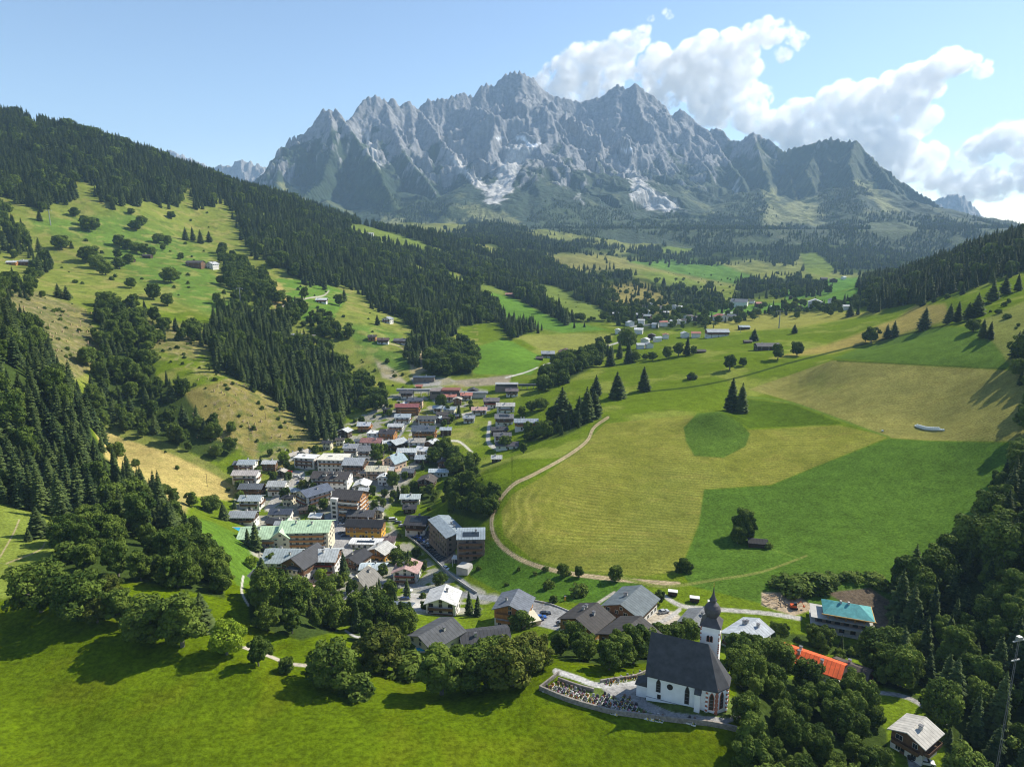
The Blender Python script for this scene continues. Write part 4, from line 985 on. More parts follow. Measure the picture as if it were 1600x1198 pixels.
H_ = [
 # px, py, W, D, yaw, ridge, H, roof, wall, upper, label, extras
 (388,733,12,10,0,'x',6,BL,W_WHITE,None,'small white house with pale blue roof, topmost of the row below the cleared slope',{}),
 (376,730,8,7,0,'x',4,SL,W_WOOD,None,'low brown shed left of the pale blue roofed house',{'balc':0}),
 (386,752,18,10,0,'x',7,(0.50,0.45,0.43),W_WHITE,None,'long white house with faded pink roof and side balconies, second of the left row',{'balc':2}),
 (395,771,16,10,0,'x',6,SL,W_WOOD,None,'brown chalet with slate roof, third of the left row',{'balc':2}),
 (435,769,12,11,0,'x',7,(0.43,0.44,0.44),W_WHITE,None,'white house with light grey roof beside the gravel yard',{}),
 (394,792,14,10,0,'x',7,BL,W_WHITE,None,'white house with blue grey roof and red flowered balconies, fourth of the left row',{'balc':2}),
 (382,816,16,10,0,'x',6,G_,W_WHITE,W_DARK,'grey roofed house directly behind the swimming pool',{}),
 (441,809,14,9,0,'x',5,(0.10,0.12,0.17),W_WHITE,None,'low house with dark blue roof behind the green roofed hotel',{'balc':0}),
 (492,785,14,20,-42,'y',9,(0.17,0.20,0.27),W_WHITE,None,'tall white gabled house with slate blue roof in the village middle',{'balc':2}),
 (520,760,27,14,-5,'x',9,(0.13,0.115,0.11),W_WHITE,None,'long white house with wide dark brown roof and two dormers',{'dormers':2,'chim':3}),
 (480,728,17,10,-10,'x',8,WT,W_WHITE,None,'white flat roofed terrace building under the slope',{'flat':True,'balc':2}),
 (454,717,6,14,-35,'y',4,BG,W_WHITE,None,'narrow beige roofed annexe climbing the slope',{'balc':0,'detail':1}),
 (523,731,22,16,-3,'x',9,(0.66,0.63,0.54),W_WHITE,None,'big cream flat roofed hotel in the upper village',{'flat':True}),
 (556,738,15,16,-4,'x',9,(0.37,0.39,0.41),W_PEACH,W_DARK,'peach building with grey roof right of the cream flat roof',{'balc':2}),
 (550,709,11,10,-4,'x',7,(0.33,.34,.36),W_WHITE,None,'grey roofed building behind the cream flat roof',{}),
 (572,715,10,12,-4,'x',8,(0.31,.32,.34),W_WHITE,None,'narrow grey roofed house left of the large village tree',{}),
 (582,700,17,11,-5,'x',7,(0.30,0.15,0.135),W_WHITE,None,'white house with rusty red brown roof',{}),
 (585,685,10,9,-8,'x',6,WT,W_WHITE,None,'small house with white roof behind the rusty one',{'flat':True,'balc':0}),
 (607,686,13,12,-8,'x',7,(0.10,0.09,0.10),W_ORNG,None,'house with near black roof and orange front in the upper village',{}),
 (570,672,11,10,0,'x',6,(0.50,.52,.55),W_WOOD,W_ORNG,'lone brown chalet on the green slope edge',{'balc':2}),
 (619,672,13,8,0,'x',5,LT,W_WHITE,None,'white roofed low house left of the hotel with the mast',{}),
 (630,659,14,10,0,'x',6,BL,W_WHITE,None,'white house with grey blue roof on the upper street',{'balc':2}),
 (663,687,19,15,0,'x',10,(0.13,0.16,0.20),W_WOOD,None,'large brown hotel with dark blue roof at the upper street corner',{'balc':2,'chim':2}),
 (668,662,16,10,0,'x',6,(0.15,.16,.17),W_WHITE,None,'dark grey roofed house behind the dark blue hotel',{}),
 (621,700,12,13,-40,'y',6,(0.42,.45,.47),W_DARK,None,'near black timber house with pale roof in the upper village',{}),
 (652,700,13,10,0,'x',7,BG,W_WHITE,None,'white house with beige roof beside the river trees',{}),
 (675,700,8,9,-30,'y',6,LT,W_WHITE,W_WOOD,'small pale roofed house at the river trees',{}),
 (637,714,15,9,0,'x',6,(0.55,.58,.58),W_WHITE,None,'white house with pale metal roof by the village square',{}),
 (618,729,12,13,-35,'y',6,(0.33,0.42,0.46),W_PEACH,None,'peach house with pointed blue green roof',{'pitch':0.85,'hip':0.4,'balc':0}),
 (590,745,15,11,0,'x',7,(0.62,0.57,0.42),W_PEACH,None,'peach house with cream coloured roof',{}),
 (570,743,7,7,0,'x',4,BG,W_PEACH,None,'little beige roofed annexe left of the cream roof',{'balc':0,'detail':1}),
 (668,758,12,11,-10,'y',5,BR,W_DARK,None,'dark brown house half hidden in the river trees',{}),
 (686,742,14,7,0,'x',4,(0.5,.56,.58),W_WHITE,None,'long house with pale blue roof above the river trees',{}),
 (692,727,7,7,0,'y',4,BR,W_WOOD,None,'tiny brown hut beside the curved path',{'balc':0,'detail':1}),
 (642,785,13,8,0,'x',5,(0.52,.58,.57),W_WHITE,None,'small house with pale metal roof below the river trees',{}),
 (641,799,8,7,0,'x',4,DK,W_DARK,None,'small dark shed behind the solar roofed house',{'balc':0,'detail':1}),
 (653,828,13,14,-8,'x',7,(0.08,.085,.10),W_WHITE,W_DARK,'black roofed house with solar panels at the car park end',{'solar':True}),
 (566,814,17,10,-4,'x',6,(0.14,.14,.15),W_DARK,None,'dark timber building with charcoal roof behind the yellow building',{'balc':0}),
 (572,835,23,11,-4,'x',8,(0.045,.045,.05),W_YEL,W_OCH,'bright yellow building with black roof beside the car bays',{'balc':0}),
 (573,854,18,7,-3,'x',4,(0.70,.70,.69),W_WHITE,None,'low white building in front of the yellow one',{'pitch':0.15,'balc':0,'solar':True}),
 (608,850,7,6,0,'x',4,(0.25,.18,.18),W_WHITE,None,'little purple brown roof right of the low white building',{'balc':0,'detail':1}),
 (596,870,14,12,-25,'y',6,(0.50,.49,.46),W_YEL,W_OCH,'yellow chalet with pale grey roof and red flower boxes',{'balc':1}),
 (558,883,12,14,-25,'y',6,(0.07,.07,.08),W_WHITE,W_WOOD,'brown chalet with black roof beside the tall pine',{'balc':1}),
 (584,893,15,8,0,'x',4,(0.50,.57,.60),W_DARK,None,'long low shed with pale blue roof behind the cream house',{'balc':0,'pitch':0.3}),
 (637,906,14,13,-4,'y',8,(0.44,0.29,0.27),W_WHITE,None,'white chalet with faded red roof and two timber balconies',{'balc':3}),
 (568,926,13.5,14,-20,'y',7.5,(0.33,0.31,0.28),W_CREAM,None,'old cream house with steep weathered shingle roof',{'pitch':0.95,'hip':0.45,'balc':0}),
 (554,938,6,5,-10,'y',2.6,(0.5,.46,.43),W_WOOD,None,'garden hut with pale roof in front of the cream house',{'balc':0,'detail':1}),
 (616,958,15,11,-8,'x',3,(0.17,0.21,0.26),W_WHITE,None,'low building with wide blue grey roof beside the white forecourt',{'balc':0,'pitch':0.3}),
 (693,956,14.5,13,-6,'y',8,(0.60,.59,.57),W_WHITE,None,'white chalet with near white roof and dark balconies',{'balc':3,'frame':FRAME_D}),
 (682,1005,15,18,-42,'y',5,(0.15,.155,.165),W_CREAM,None,'cream house with large dark grey gabled roof and small pool',{'balc':0}),
 (757,1004,20,11,12,'x',4,(0.10,.10,.11),W_WHITE,None,'long dark roofed house behind the foreground trees',{'balc':0}),
 (803,968,15,14,-16,'y',8.5,(0.22,.245,.29),W_WHITE,W_ORNG,'chalet with orange timber storeys beside the road bend',{'balc':3,'ufrac':0.55}),
 (916,988,17,15,-40,'y',7,(0.085,0.077,0.074),W_WHITE,W_OCH,'left half of the great brown roofed timber farmstead',{'chim':3,'balc':0,'ufrac':.7}),
 (982,1016,18,16,-42,'y',7.5,(0.085,0.077,0.074),W_WHITE,W_OCH,'right half of the great brown roofed timber farmstead',{'chim':3,'balc':0,'ufrac':.7}),
 (985,958,18,20,-36,'y',6,(0.20,.24,.26),W_WHITE,W_WOOD,'big barn with broad blue grey metal roof above the farmstead',{'chim':2,'balc':1}),
 (1089,981,12,12,-36,'y',4.5,(0.27,.28,.29),W_CREAM,W_DARK,'small house with grey roof partly behind the church tower',{'balc':0}),
 (1165,1010,13,17,-50,'y',7,(0.42,.45,.48),W_WHITE,None,'white house with light grey roof right of the church tower',{'chim':3,'balc':2}),
 (1427,1170,10,11,-55,'y',7,(0.48,.45,.40),W_WHITE,W_WOOD,'white house with sunlit pale roof in the shaded gorge',{'balc':2}),
 (1328,1062,9,12,50,'y',5,(0.13,.10,.08),W_WHITE,W_WOOD,'house with rough brown roof attached behind the orange roof',{'balc':1}),
 (414,914,14,12,-30,'x',5,(0.25,.26,.28),W_WHITE,None,'building with long weathered grey roof behind the big spruce',{'balc':0}),
 (440,932,6,13,-20,'y',5,(0.40,.41,.43),W_WHITE,None,'narrow grey roofed wing right of the big spruce',{'balc':0}),
 (663,595,22,8,0,'x',5,(0.10,.14,.20),W_GREY,None,'long dark blue roofed hall behind the lift station',{'balc':0,'detail':1,'pitch':0.2}),
 (636,621,12,9,0,'x',6,(0.12,.12,.13),W_WHITE,W_DARK,'dark roofed chalet left of the lift station',{'detail':1}),
 (637,646,22,10,0,'x',8,(0.28,.10,.10),W_WOOD,None,'large wine red hotel on the upper street',{'balc':2,'detail':1}),
 (650,636,14,9,0,'x',8,(0.13,.15,.19),W_PEACH,None,'slate roofed house behind the wine red hotel',{'detail':1}),
 (703,625,13,9,0,'x',5,(0.50,.20,.15),W_WHITE,None,'white house with salmon red roof, left of two below the lift station',{'detail':1}),
 (729,623,11,9,0,'x',5,(0.52,.21,.16),W_WHITE,None,'white house with salmon red roof, right of two below the lift station',{'detail':1}),
 (739,616,10,9,0,'y',5,DK,W_DARK,None,'black gabled chalet right of the lift station',{'detail':1}),
 (684,643,8,8,0,'x',5,BL,W_WHITE,None,'small grey blue roofed house among the gardens',{'detail':1}),
 (749,646,14,9,0,'x',5,(0.56,.36,.31),W_WHITE,None,'white house with pink roof above the sloping field',{'detail':1}),
 (733,659,10,8,0,'x',5,G_,W_WHITE,None,'small grey roofed house by the bridge',{'detail':1}),
 (768,635,15,11,0,'x',7,(0.25,.22,.22),W_WHITE,W_DARK,'brown roofed house at the upper village end',{'detail':1}),
 (790,643,17,11,0,'x',7,(0.48,.46,.42),W_WHITE,None,'beige roofed house below the meadow slope',{'detail':1}),
 (788,662,16,12,0,'x',7,(0.28,.28,.29),W_WHITE,W_WOOD,'chalet with dark solar roof below the meadow slope',{'detail':1,'solar':True}),
 (822,669,20,10,0,'x',7,(0.30,.34,.38),W_WHITE,W_OCH,'long ochre building with grey blue roof below the meadow slope',{'detail':1,'chim':2}),
 (780,676,14,9,8,'x',4,DK,W_DARK,None,'black roofed barn at the top of the drive',{'detail':1,'balc':0}),
 (785,687,14,9,0,'x',5,(0.20,.20,.21),W_WHITE,None,'dark grey roofed house halfway along the drive',{'detail':1}),
 (792,700,18,9,0,'x',4,(0.13,.12,.14),W_WHITE,None,'wide dark roofed bungalow at the foot of the drive',{'detail':1,'balc':0}),
 (776,721,7,7,0,'x',4,(0.46,.46,.45),W_DARK,None,'small dark hut with square grey roof',{'detail':1,'balc':0}),
 (800,618,12,9,0,'x',6,(0.25,.20,.20),W_WHITE,W_DARK,'brown chalet under the right lift terminal',{'detail':1}),
 (608,701,9,9,20,'x',6,LT,W_WHITE,None,'pale roofed house squeezed behind the near black timber house',{'detail':1}),
 (465,530,12,10,0,'x',5,G_,W_WHITE,W_WOOD,'farmhouse with grey roof on the hillside above the steep forest',{'detail':1}),
 (486,530,9,7,0,'x',4,BG,W_WOOD,None,'beige roofed barn right of the hillside farmhouse',{'detail':1,'balc':0}),
 (503,473,14,9,0,'x',5,WT,W_WHITE,W_DARK,'white roofed farmhouse on the bend of the meadow path',{'detail':1}),
 (606,504,12,10,-20,'y',6,G_,W_WHITE,None,'white house alone on the slope above the three farms',{'detail':1}),
 (582,531,9,8,0,'x',5,BR,W_ORNG,None,'orange walled house, left of three farms on the slope',{'detail':1}),
 (599,536,13,9,0,'x',5,(0.18,.12,.11),W_WHITE,W_DARK,'brown farmhouse, middle of three on the slope',{'detail':1}),
 (627,537,16,10,-10,'x',5,(0.25,.24,.24),W_WHITE,W_DARK,'grey roofed farm, right of three on the slope',{'detail':1}),
 (306,417,24,13,-6,'x',7,(0.15,.13,.12),W_WOOD,None,'wide brown barn on the high meadow',{'detail':1,'balc':0}),
 (332,419,14,13,-20,'y',7,(0.5,.5,.5),W_WHITE,None,'white fronted barn right of the brown one on the high meadow',{'detail':1,'balc':0}),
 (231,403,12,8,0,'x',4,(0.14,.12,.11),W_DARK,None,'small dark hut left of the barns on the high meadow',{'detail':0,'balc':0}),
 (205,409,9,7,0,'x',3,(0.14,.12,.11),W_DARK,None,'tiny hut under the tree group of the high meadow',{'detail':0,'balc':0}),
 (20,414,11,8,10,'x',4,LT,W_ORNG,None,'pale roofed hut at the left edge of the hillside',{'detail':1,'balc':0}),
 (42,414,14,9,0,'x',5,G_,W_WOOD,None,'brown farmhouse at the left edge of the hillside',{'detail':1}),
 (308,294,20,10,0,'x',5,RD,W_ORNG,None,'mountain hut at the rim of the high forest',{'detail':0,'balc':0}),
 (578,368,18,12,0,'x',5,LT,W_WHITE,None,'white farm on the narrow pasture between the forests',{'detail':0,'balc':0}),
 (797,463,18,10,0,'x',5,(0.40,.20,.16),W_DARK,None,'dark barn with rusty roof on the bright middle slope',{'detail':0,'balc':0}),
 (856,558,16,12,0,'x',6,G_,W_WHITE,W_DARK,'left of two large farmhouses beside the valley road',{'detail':1}),
 (884,557,17,14,0,'y',7,(0.22,.13,.11),W_WHITE,W_WOOD,'right and taller of two large farmhouses beside the valley road',{'detail':1}),
 (868,575,10,8,0,'y',4,LT,W_WHITE,W_DARK,'small pale roofed house below the two large farmhouses',{'detail':1}),
 (843,562,8,6,0,'x',3,BR,W_DARK,None,'brown shed left of the two large farmhouses',{'detail':0,'balc':0}),
 (1198,547,26,14,0,'x',6,(0.16,.15,.16),W_DARK,None,'black farmhouse with wide roof on the far side of the meadow',{'detail':1,'balc':0}),
 (1168,536,9,6,0,'x',3,BR,W_DARK,None,'small field hut on the striped far slope',{'detail':0,'balc':0}),
 (1094,551,11,7,0,'x',3,BR,W_DARK,None,'dark field hut behind the meadow crest',{'detail':0,'balc':0}),
 (1081,592,8,6,0,'x',3,BR,W_DARK,None,'little hut half swallowed by a bush on the slope',{'detail':0,'balc':0}),
 (1120,526,30,16,0,'x',8,(0.40,.42,.44),W_WHITE,W_WOOD,'big farm with pale metal roof at the edge of the far meadows',{'detail':1,'balc':1}),
 (1162,515,15,10,0,'x',5,BL,W_DARK,None,'blue grey roofed barn behind the big far farm',{'detail':0,'balc':0}),
 (1183,852,9,6,-12,'x',2.8,(0.05,.048,.05),W_DARK,None,'black timber barn alone in the dark green field',{'detail':0,'balc':0,'over':.5}),
 (802,612,5,4,0,'x',3,WT,W_WHITE,None,'tiny white hut behind the tall spruce',{'detail':0,'balc':0}),
 (655,606,6,5,0,'x',3,RD,W_ORNG,None,'snack kiosk with red awning behind the lift station',{'detail':0,'balc':0}),
 (655,658,5,4,0,'y',2.5,BR,W_WOOD,None,'wooden hut on the green slope left of the wine red hotel',{'detail':0,'balc':0}),
]
FAR = [(965,521,10,WT,W_WHITE),(998,521,16,WT,W_WHITE),(1018,530,14,BR,W_DARK),(1008,537,14,LT,W_WHITE),(1027,534,13,BL,W_WHITE),(1000,545,12,LT,W_WHITE),(1014,544,12,G_,W_WHITE),
 (1040,529,11,RD,W_WHITE),(1070,527,14,LT,W_WHITE),(1087,527,16,RD,W_WHITE),(1016,479,14,LT,W_WHITE),(1008,483,13,BR,W_WHITE),(990,489,18,BR,W_DARK),(998,497,16,LT,W_DARK),(1012,492,14,LT,W_WHITE),
 (1012,499,15,G_,W_DARK),(962,495,14,LT,W_DARK),(1032,484,13,BR,W_WHITE),(1040,493,13,LT,W_DARK),(1052,482,15,LT,W_WHITE),(1062,484,13,LT,W_WHITE),(1036,509,16,RD,W_WHITE),(1052,507,12,LT,W_WHITE),
 (1060,506,10,LT,W_WHITE),(1068,505,11,BR,W_WHITE),(1076,500,17,BR,W_WHITE),(1089,501,13,BR,W_DARK),(1126,501,26,RD,W_WHITE),(1143,499,18,SL,W_WHITE),(1024,512,12,G_,W_WHITE),(1002,506,13,LT,W_WHITE),
 (1155,478,44,SL,W_WHITE),(1186,479,20,RD,W_DARK),(1175,474,14,BR,W_WHITE),(984,509,14,WT,W_WHITE),(1273,478,30,LT,W_WHITE),(1300,474,16,SL,W_WHITE),(1250,484,12,RD,W_WHITE),(1322,484,14,LT,W_WHITE),
 (1287,439,22,BR,W_DARK),(1302,441,26,BR,W_DARK),(1318,436,18,LT,W_WHITE),(1362,431,24,LT,W_WHITE),(1380,429,20,LT,W_WHITE),(1235,468,10,BR,W_DARK),(1207,484,12,LT,W_WHITE),(905,441,16,BR,W_DARK),(925,431,14,BR,W_DARK)]
for h in H_:
    px, py, W, D, yaw, rg, Hh, rf, wl, up_, lab, ex = h
    k_ = 0.80 if py > 855 else (0.90 if py > 600 else 0.95); kh = 0.88 if py > 855 else 0.95
    W *= k_; D *= k_; Hh *= kh
    nm = 'barn' if any(k in lab for k in ('barn',)) else ('hut' if ('hut' in lab or 'shed' in lab or 'kiosk' in lab) else ('hotel' if 'hotel' in lab else 'house'))
    house(px, py, W, D, yaw, rg, Hh, rf, wl, up_, lab, name=nm, **ex)
cn = {str(RD): 'red', str(WT): 'white', str(LT): 'pale', str(BR): 'brown', str(SL): 'slate', str(G_): 'grey', str(BL): 'blue grey'}
def far_place(px, py):
    if px < 1045 and py > 515 or (1060 < px < 1095 and py > 515): return 'at the near end of the far settlement'
    if px < 1100: return 'in the far hamlet'
    if px < 1240: return 'beside the far bright meadows'
    if py > 460: return 'under the right hill'
    return 'in the farthest hamlet'
for px, py, W, rf, wl in FAR:
    sz = 'large' if W > 21 else ('small' if W < 13 else 'mid sized')
    W *= 0.72
    house(px, py, W, W * R.uniform(.7, .95), R.uniform(-35, 35), R.choice('xy'), 5 + W * 0.14, rf, wl, None, '%s %s house with %s roof %s' % (sz, 'dark' if wl is W_DARK else 'white', cn[str(rf)], far_place(px, py)),
          detail=0, balc=0, group='distant houses of the valley')
# ---------------------------------------------------------------- buildings with shapes of their own
def join_wing(e1, e2):
    m = Matrix.Translation(e2.location) @ Matrix.Rotation(e2.rotation_euler.z, 4, 'Z')
    inv = (Matrix.Translation(e1.location) @ Matrix.Rotation(e1.rotation_euler.z, 4, 'Z')).inverted()
    for o in [c for c in COLL.objects if c.parent == e2]:
        o.parent = e1; M_ = inv @ m @ Matrix.Translation(o.location) @ Matrix.Rotation(o.rotation_euler.z, 4, 'Z')
        o.location = M_.to_translation(); o.rotation_euler = (0, 0, M_.to_euler().z)
    bpy.data.objects.remove(e2)
def off(p, yaw, dx, dy, dz=0.0):
    a = math.radians(yaw); return Vector((p.x + dx * math.cos(a) - dy * math.sin(a), p.y + dx * math.sin(a) + dy * math.cos(a), p.z + dz))
MINT = (0.50, 0.66, 0.44)
# green roofed hotel
p = hit(411, 852)
e = house(0, 0, 20, 15, 2, 'x', 8, MINT, W_CREAM, None, 'long hotel with mint green metal roof and rows of timber balconies', loc=p, balc=3, name='hotel', chim=2, cat='hotel')
e2 = house(0, 0, 25, 15, 2, 'x', 10.5, MINT, W_CREAM, None, 'w', loc=off(p, 2, 23.6, 1.5), balc=3, name='hotel', chim=3); join_wing(e, e2)
e2 = house(0, 0, 9, 17, 2, 'y', 8.5, MINT, W_CREAM, None, 'w', loc=off(p, 2, 11.8, 0.6), balc=0, name='hotel', pitch=0.75, chim=1); join_wing(e, e2)
b = MB(); b.box(-9.5, 9.5, -9.6, -8.4, 3.2, 3.5, rmat(MINT)); b.build('canopy', e)
# big hotel with crossing gables
p = hit(474, 893)
HB = (0.37, 0.42, 0.44)
e = house(0, 0, 17, 15, -2, 'x', 9, HB, W_WHITE, None, 'large white hotel with blue grey roofs and a dark timber gable', loc=off(p, -2, -9, 0), balc=3, name='hotel', chim=2, cat='hotel', pitch=.45)
e2 = house(0, 0, 13, 18, -24, 'y', 9.5, (0.12, .12, .13), W_WHITE, W_WOOD, 'w', loc=off(p, -2, 2.5, -3), balc=3, name='hotel', pitch=.6, chim=0, ufrac=.45); join_wing(e, e2)
e2 = house(0, 0, 15, 14, -2, 'x', 9, (0.48, .50, .50), W_WHITE, W_WOOD, 'w', loc=off(p, -2, 10, 2), balc=3, name='hotel', chim=3, ufrac=.3); join_wing(e, e2)
e2 = house(0, 0, 5, 4, -20, 'y', 9.0, (0.12, .12, .13), W_CREAM, None, 'w', loc=off(p, -2, 0.5, -12.3), balc=0, name='hotel', pitch=.1, chim=0, detail=1); join_wing(e, e2)
# white tower like hotel
p = hit(548, 803)
e = house(0, 0, 17, 13, -12, 'x', 13, (0.13, .12, .12), W_WHITE, W_ORNG, 'tall white terraced hotel with dark roof and many balconies', loc=p, balc=2, name='hotel', ufrac=.16, chim=2, cat='hotel', pitch=.5)
b = MB()
for f in range(1, 5): b.box(-3.5, 8.6, -8.6, -6.6, f * 2.6 - .2, f * 2.6, W_WHITE); b.box(-3.5, 8.6, -8.7, -8.6, f * 2.6 - .2, f * 2.6 + .9, W_ORNG if f % 2 else W_WHITE)
b.build('terrace', e)
b = MB(); b.box(-8.5, -4.2, -9.0, -6.6, -1, 13.2, W_WHITE); b.build('stair_tower', e)
for f in range(4): put_window(e, -6.3, -9.06, f * 2.8 + 1.2, 0, 1.9, 1.4, FRAME_D)
# long apartment house beside the car park
p = hit(700, 852); AP = (0.27, 0.32, 0.36)
e = house(0, 0, 12, 27, 27, 'y', 11.5, AP, W_GREY, None, 'long grey brown apartment house with blue grey roofs beside the car park', loc=p, balc=0, name='apartment_house', pitch=.22, chim=2, frame=FRAME_D, over=.4)
e2 = house(0, 0, 13, 13, 2, 'x', 11, AP, W_GREY, None, 'w', loc=off(hit(736, 868), 0, 0, 2), balc=3, name='apartment_house', pitch=.22, chim=1, frame=FRAME_D, over=.4, solar=True); join_wing(e, e2)
p = hit(726, 893)
e = empty('concrete_shelter', p, math.radians(-25), 'bare concrete block at the car park entrance', 'building')
b = MB(); b.box(-3, 3, -2.5, 2.5, -2, 3.2, W_CONC); b.box(-2.6, 2.6, -2.9, 2.9, 3.2, 3.4, W_CONC); b.build('wall', e)
p = hit(716, 880)
e = empty('canopy', p, math.radians(-10), 'white carport canopy on posts before the concrete block', 'canopy')
b = MB(); b.box(-2.8, 2.8, -2, 2, 3.0, 3.25, W_WHITE); b.build('roof', e)
for sx_ in (-1, 1):
    for sy_ in (-1, 1): b = MB(); b.box(sx_ * 2.4 - .12, sx_ * 2.4 + .12, sy_ * 1.7 - .12, sy_ * 1.7 + .12, -1, 3.0, W_WHITE); b.build('post', e)
# chalet terrace by the road bend
p = hit(826, 975)
e = empty('terrace', p, math.radians(20), 'orange walled terrace with arched openings below the roadside chalet', 'terrace'); HOLES.append((p.x, p.y, 4))
b = MB(); b.box(-3.4, 3.4, -3.6, 3.6, -2, 2.9, W_PEACH); b.build('wall', e)
b = MB(); b.box(-3.6, 3.6, -3.8, 3.8, 2.9, 3.1, W_CREAM); b.build('deck', e)
for k in range(4): b = MB(); b.box(3.41, 3.5, -3 + k * 1.6, -2.1 + k * 1.6, .3, 1.9, GLASS); b.build('arch', e)
# orange roofed house
p = hit(1266, 1052)
e = house(0, 0, 18, 8.5, -37, 'x', 5.5, (0.70, 0.11, 0.025), W_WHITE, None, 'long white house with vivid orange red roof among the trees', loc=p, balc=0, name='house', chim=3, pitch=.42)
# building site with turquoise roof membrane
TQ = roof_material('turquoise_membrane', (0.15, 0.52, 0.52), True); TIM = plain('new_timber', (0.55, 0.33, 0.10), 0.7, 0, 0.1, 1.5)
p = hit(1312, 982); HOLES.append((p.x, p.y, 13))
e = empty('unfinished_house', (p.x, p.y, p.z), math.radians(-20), 'unfinished concrete house with turquoise roof membrane and yellow timber', 'building site'); e.scale = (.88, .88, .9)
b = MB(); b.box(-11, 11, -5, 6, -3, 0.1, W_CONC); b.box(-11, 11, -3.5, 6, .1, 2.9, W_CONC); b.box(-12, 12, -5.4, 6.4, 2.9, 3.2, W_CONC); b.box(-10, 10, -3.2, 5.6, 3.2, 5.9, W_GREY); b.box(-12, 12, -5.4, 6.4, 5.9, 6.15, W_CONC); b.build('wall', e)
b = MB(); b.box(-3, 9, -3, 5, 6.15, 8.6, W_OCH); b.build('upper_wall', e)
for k in range(6): b = MB(); b.box(-9.4 + k * 3.4, -7.4 + k * 3.4, -3.28, -3.21, 3.6, 5.4, GLASS); b.build('window', e)
for k in range(5): b = MB(); b.box(-9 + k * 4.2, -7 + k * 4.2, -3.58, -3.51, .3, 2.4, GLASS); b.build('opening', e)
for k in range(6): b = MB(); b.box(-5.6 + k * 3.4, -5.3 + k * 3.4, -4.6, -4.3, 6.15, 8.7, TIM); b.build('post', e)
b = MB()
ry = 1.0; x0, x1, y0, y1 = -7.5, 11.8, -5.8, 7.0; zt, ze = 11.6, 8.7
V = [(x0, y0, ze), (x1, y0, ze), (x1, y1, ze), (x0, y1, ze), (x0 + 4.5, ry, zt), (x1 - 5.5, ry, zt)]
V += [(a_, b_, c_ - .3) for a_, b_, c_ in V]
b.poly(V, [(0, 1, 5, 4), (1, 2, 5), (2, 3, 4, 5), (3, 0, 4), (6, 10, 11, 7), (7, 11, 8), (8, 11, 10, 9), (9, 10, 6), (0, 6, 7, 1), (1, 7, 8, 2), (2, 8, 9, 3), (3, 9, 6, 0)], TQ); ro = b.build('roof', e)
b = MB(); b.box(-8.2, 12.5, -6.1, -5.85, 8.3, 8.7, TIM); b.box(11.85, 12.1, -5.8, 7.2, 8.3, 8.7, TIM); b.build('fascia', ro)
for k in range(2): b = MB(); b.box(-1 + k * 3, -.2 + k * 3, .2, 1.0, 10.8, 12.4, CHIM); b.build('chimney', ro)
# lift station at the head of the village
p = hit(694, 621)
e = empty('lift_station', p, math.radians(-2), 'cable car station with brown timber front and long grey galleries', 'lift station'); HOLES.append((p.x, p.y, 20))
b = MB(); b.box(-13, 15, -5, 6, -3, 7.0, W_GREY); b.box(-13.3, -2, -5.4, 6.4, 7.0, 7.5, rmat((.36, .30, .28))); b.build('wall', e)
b = MB(); b.box(-2, 15.2, -5.4, 6.3, 7.0, 8.6, rmat((0.36, 0.15, 0.11))); b.build('roof', e)
b = MB(); b.box(0.5, 14.5, -5.5, -5.05, 1.4, 3.6, GLASS); b.box(0.5, 14.5, -5.5, -5.05, 5.0, 6.0, GLASS); b.box(-11, -3, -5.2, -5.05, 4.5, 6, GLASS); b.build('window', e)
b = MB(); b.box(-46, -12.8, 1.5, 4.5, 5.2, 7.4, W_CONC); b.box(-46.2, -12.8, 1.2, 4.8, 7.4, 7.7, rmat(LT)); b.build('gallery', e)
for k in range(5): b = MB(); b.box(-44 + k * 7, -43.4 + k * 7, 2.6, 3.4, -8, 5.2, W_CONC); b.build('pillar', e)
b = MB(); b.box(15.3, 40, -2, 4, -3, 4.4, W_CONC); b.box(15.2, 42, -2.6, 4.6, 4.4, 5.6, rmat(G_)); b.build('hall', e)
p = hit(793, 610)
e = empty('lift_station', p, 0, 'lift terminal with dark glazed top at the foot of the meadow', 'lift station'); HOLES.append((p.x, p.y, 12))
b = MB(); b.box(-12, 10, -4, 4, -4, 4.5, W_GREY); b.build('wall', e); b = MB(); b.box(-11, 9.5, -3.6, 3.6, 4.5, 6.8, GLASS); b.build('window', e)
b = MB(); b.box(-12, 10.5, -4.4, 4.4, 6.8, 7.3, rmat(LT)); b.build('roof', e); b = MB(); b.box(10.5, 34, -1, 1.4, 4.6, 6.4, rmat(SL)); b.build('gallery', e)
for k in range(4): b = MB(); b.box(13 + k * 6, 13.5 + k * 6, -.3, .4, -6, 4.6, W_CONC); b.build('pillar', e)

# ---- the church
W_CH = plain('lime_wash', (0.84, 0.83, 0.79), 0.9, 0, 0.06, 0.5); SHING = roof_material('wooden_shingles', (0.068, 0.068, 0.072), False, rough=.8)
STONE = plain('red_sandstone', (0.40, 0.15, 0.09), 0.85, 0, 0.2, 1.5); LEAD = plain('dark_glass', (0.03, 0.025, 0.02), 0.3); COPPER = roof_material('onion_shingles', (0.085, 0.078, 0.082), False, rough=.5)
PLINTH = plain('grey_plinth', (0.28, 0.28, 0.29), 0.9)
oc = hit(1010, 1093); CH_YAW = -23.0
CH = empty('church', (oc.x, oc.y, oc.z - .2), math.radians(CH_YAW), 'white church with steep dark shingle roof and onion domed tower', 'church'); CH.scale = (.89, .89, .94)
HOLES.append((oc.x + 10, oc.y + 3, 13)); HOLES.append((oc.x + 17, oc.y + 8, 9)); HOLES.append((oc.x + 5, oc.y + 6, 9)); HOLES.append((oc.x + 4, oc.y - 4, 9)); HOLES.append((oc.x - 12, oc.y + 2, 9)); HOLES.append((oc.x-24,oc.y+4,8))
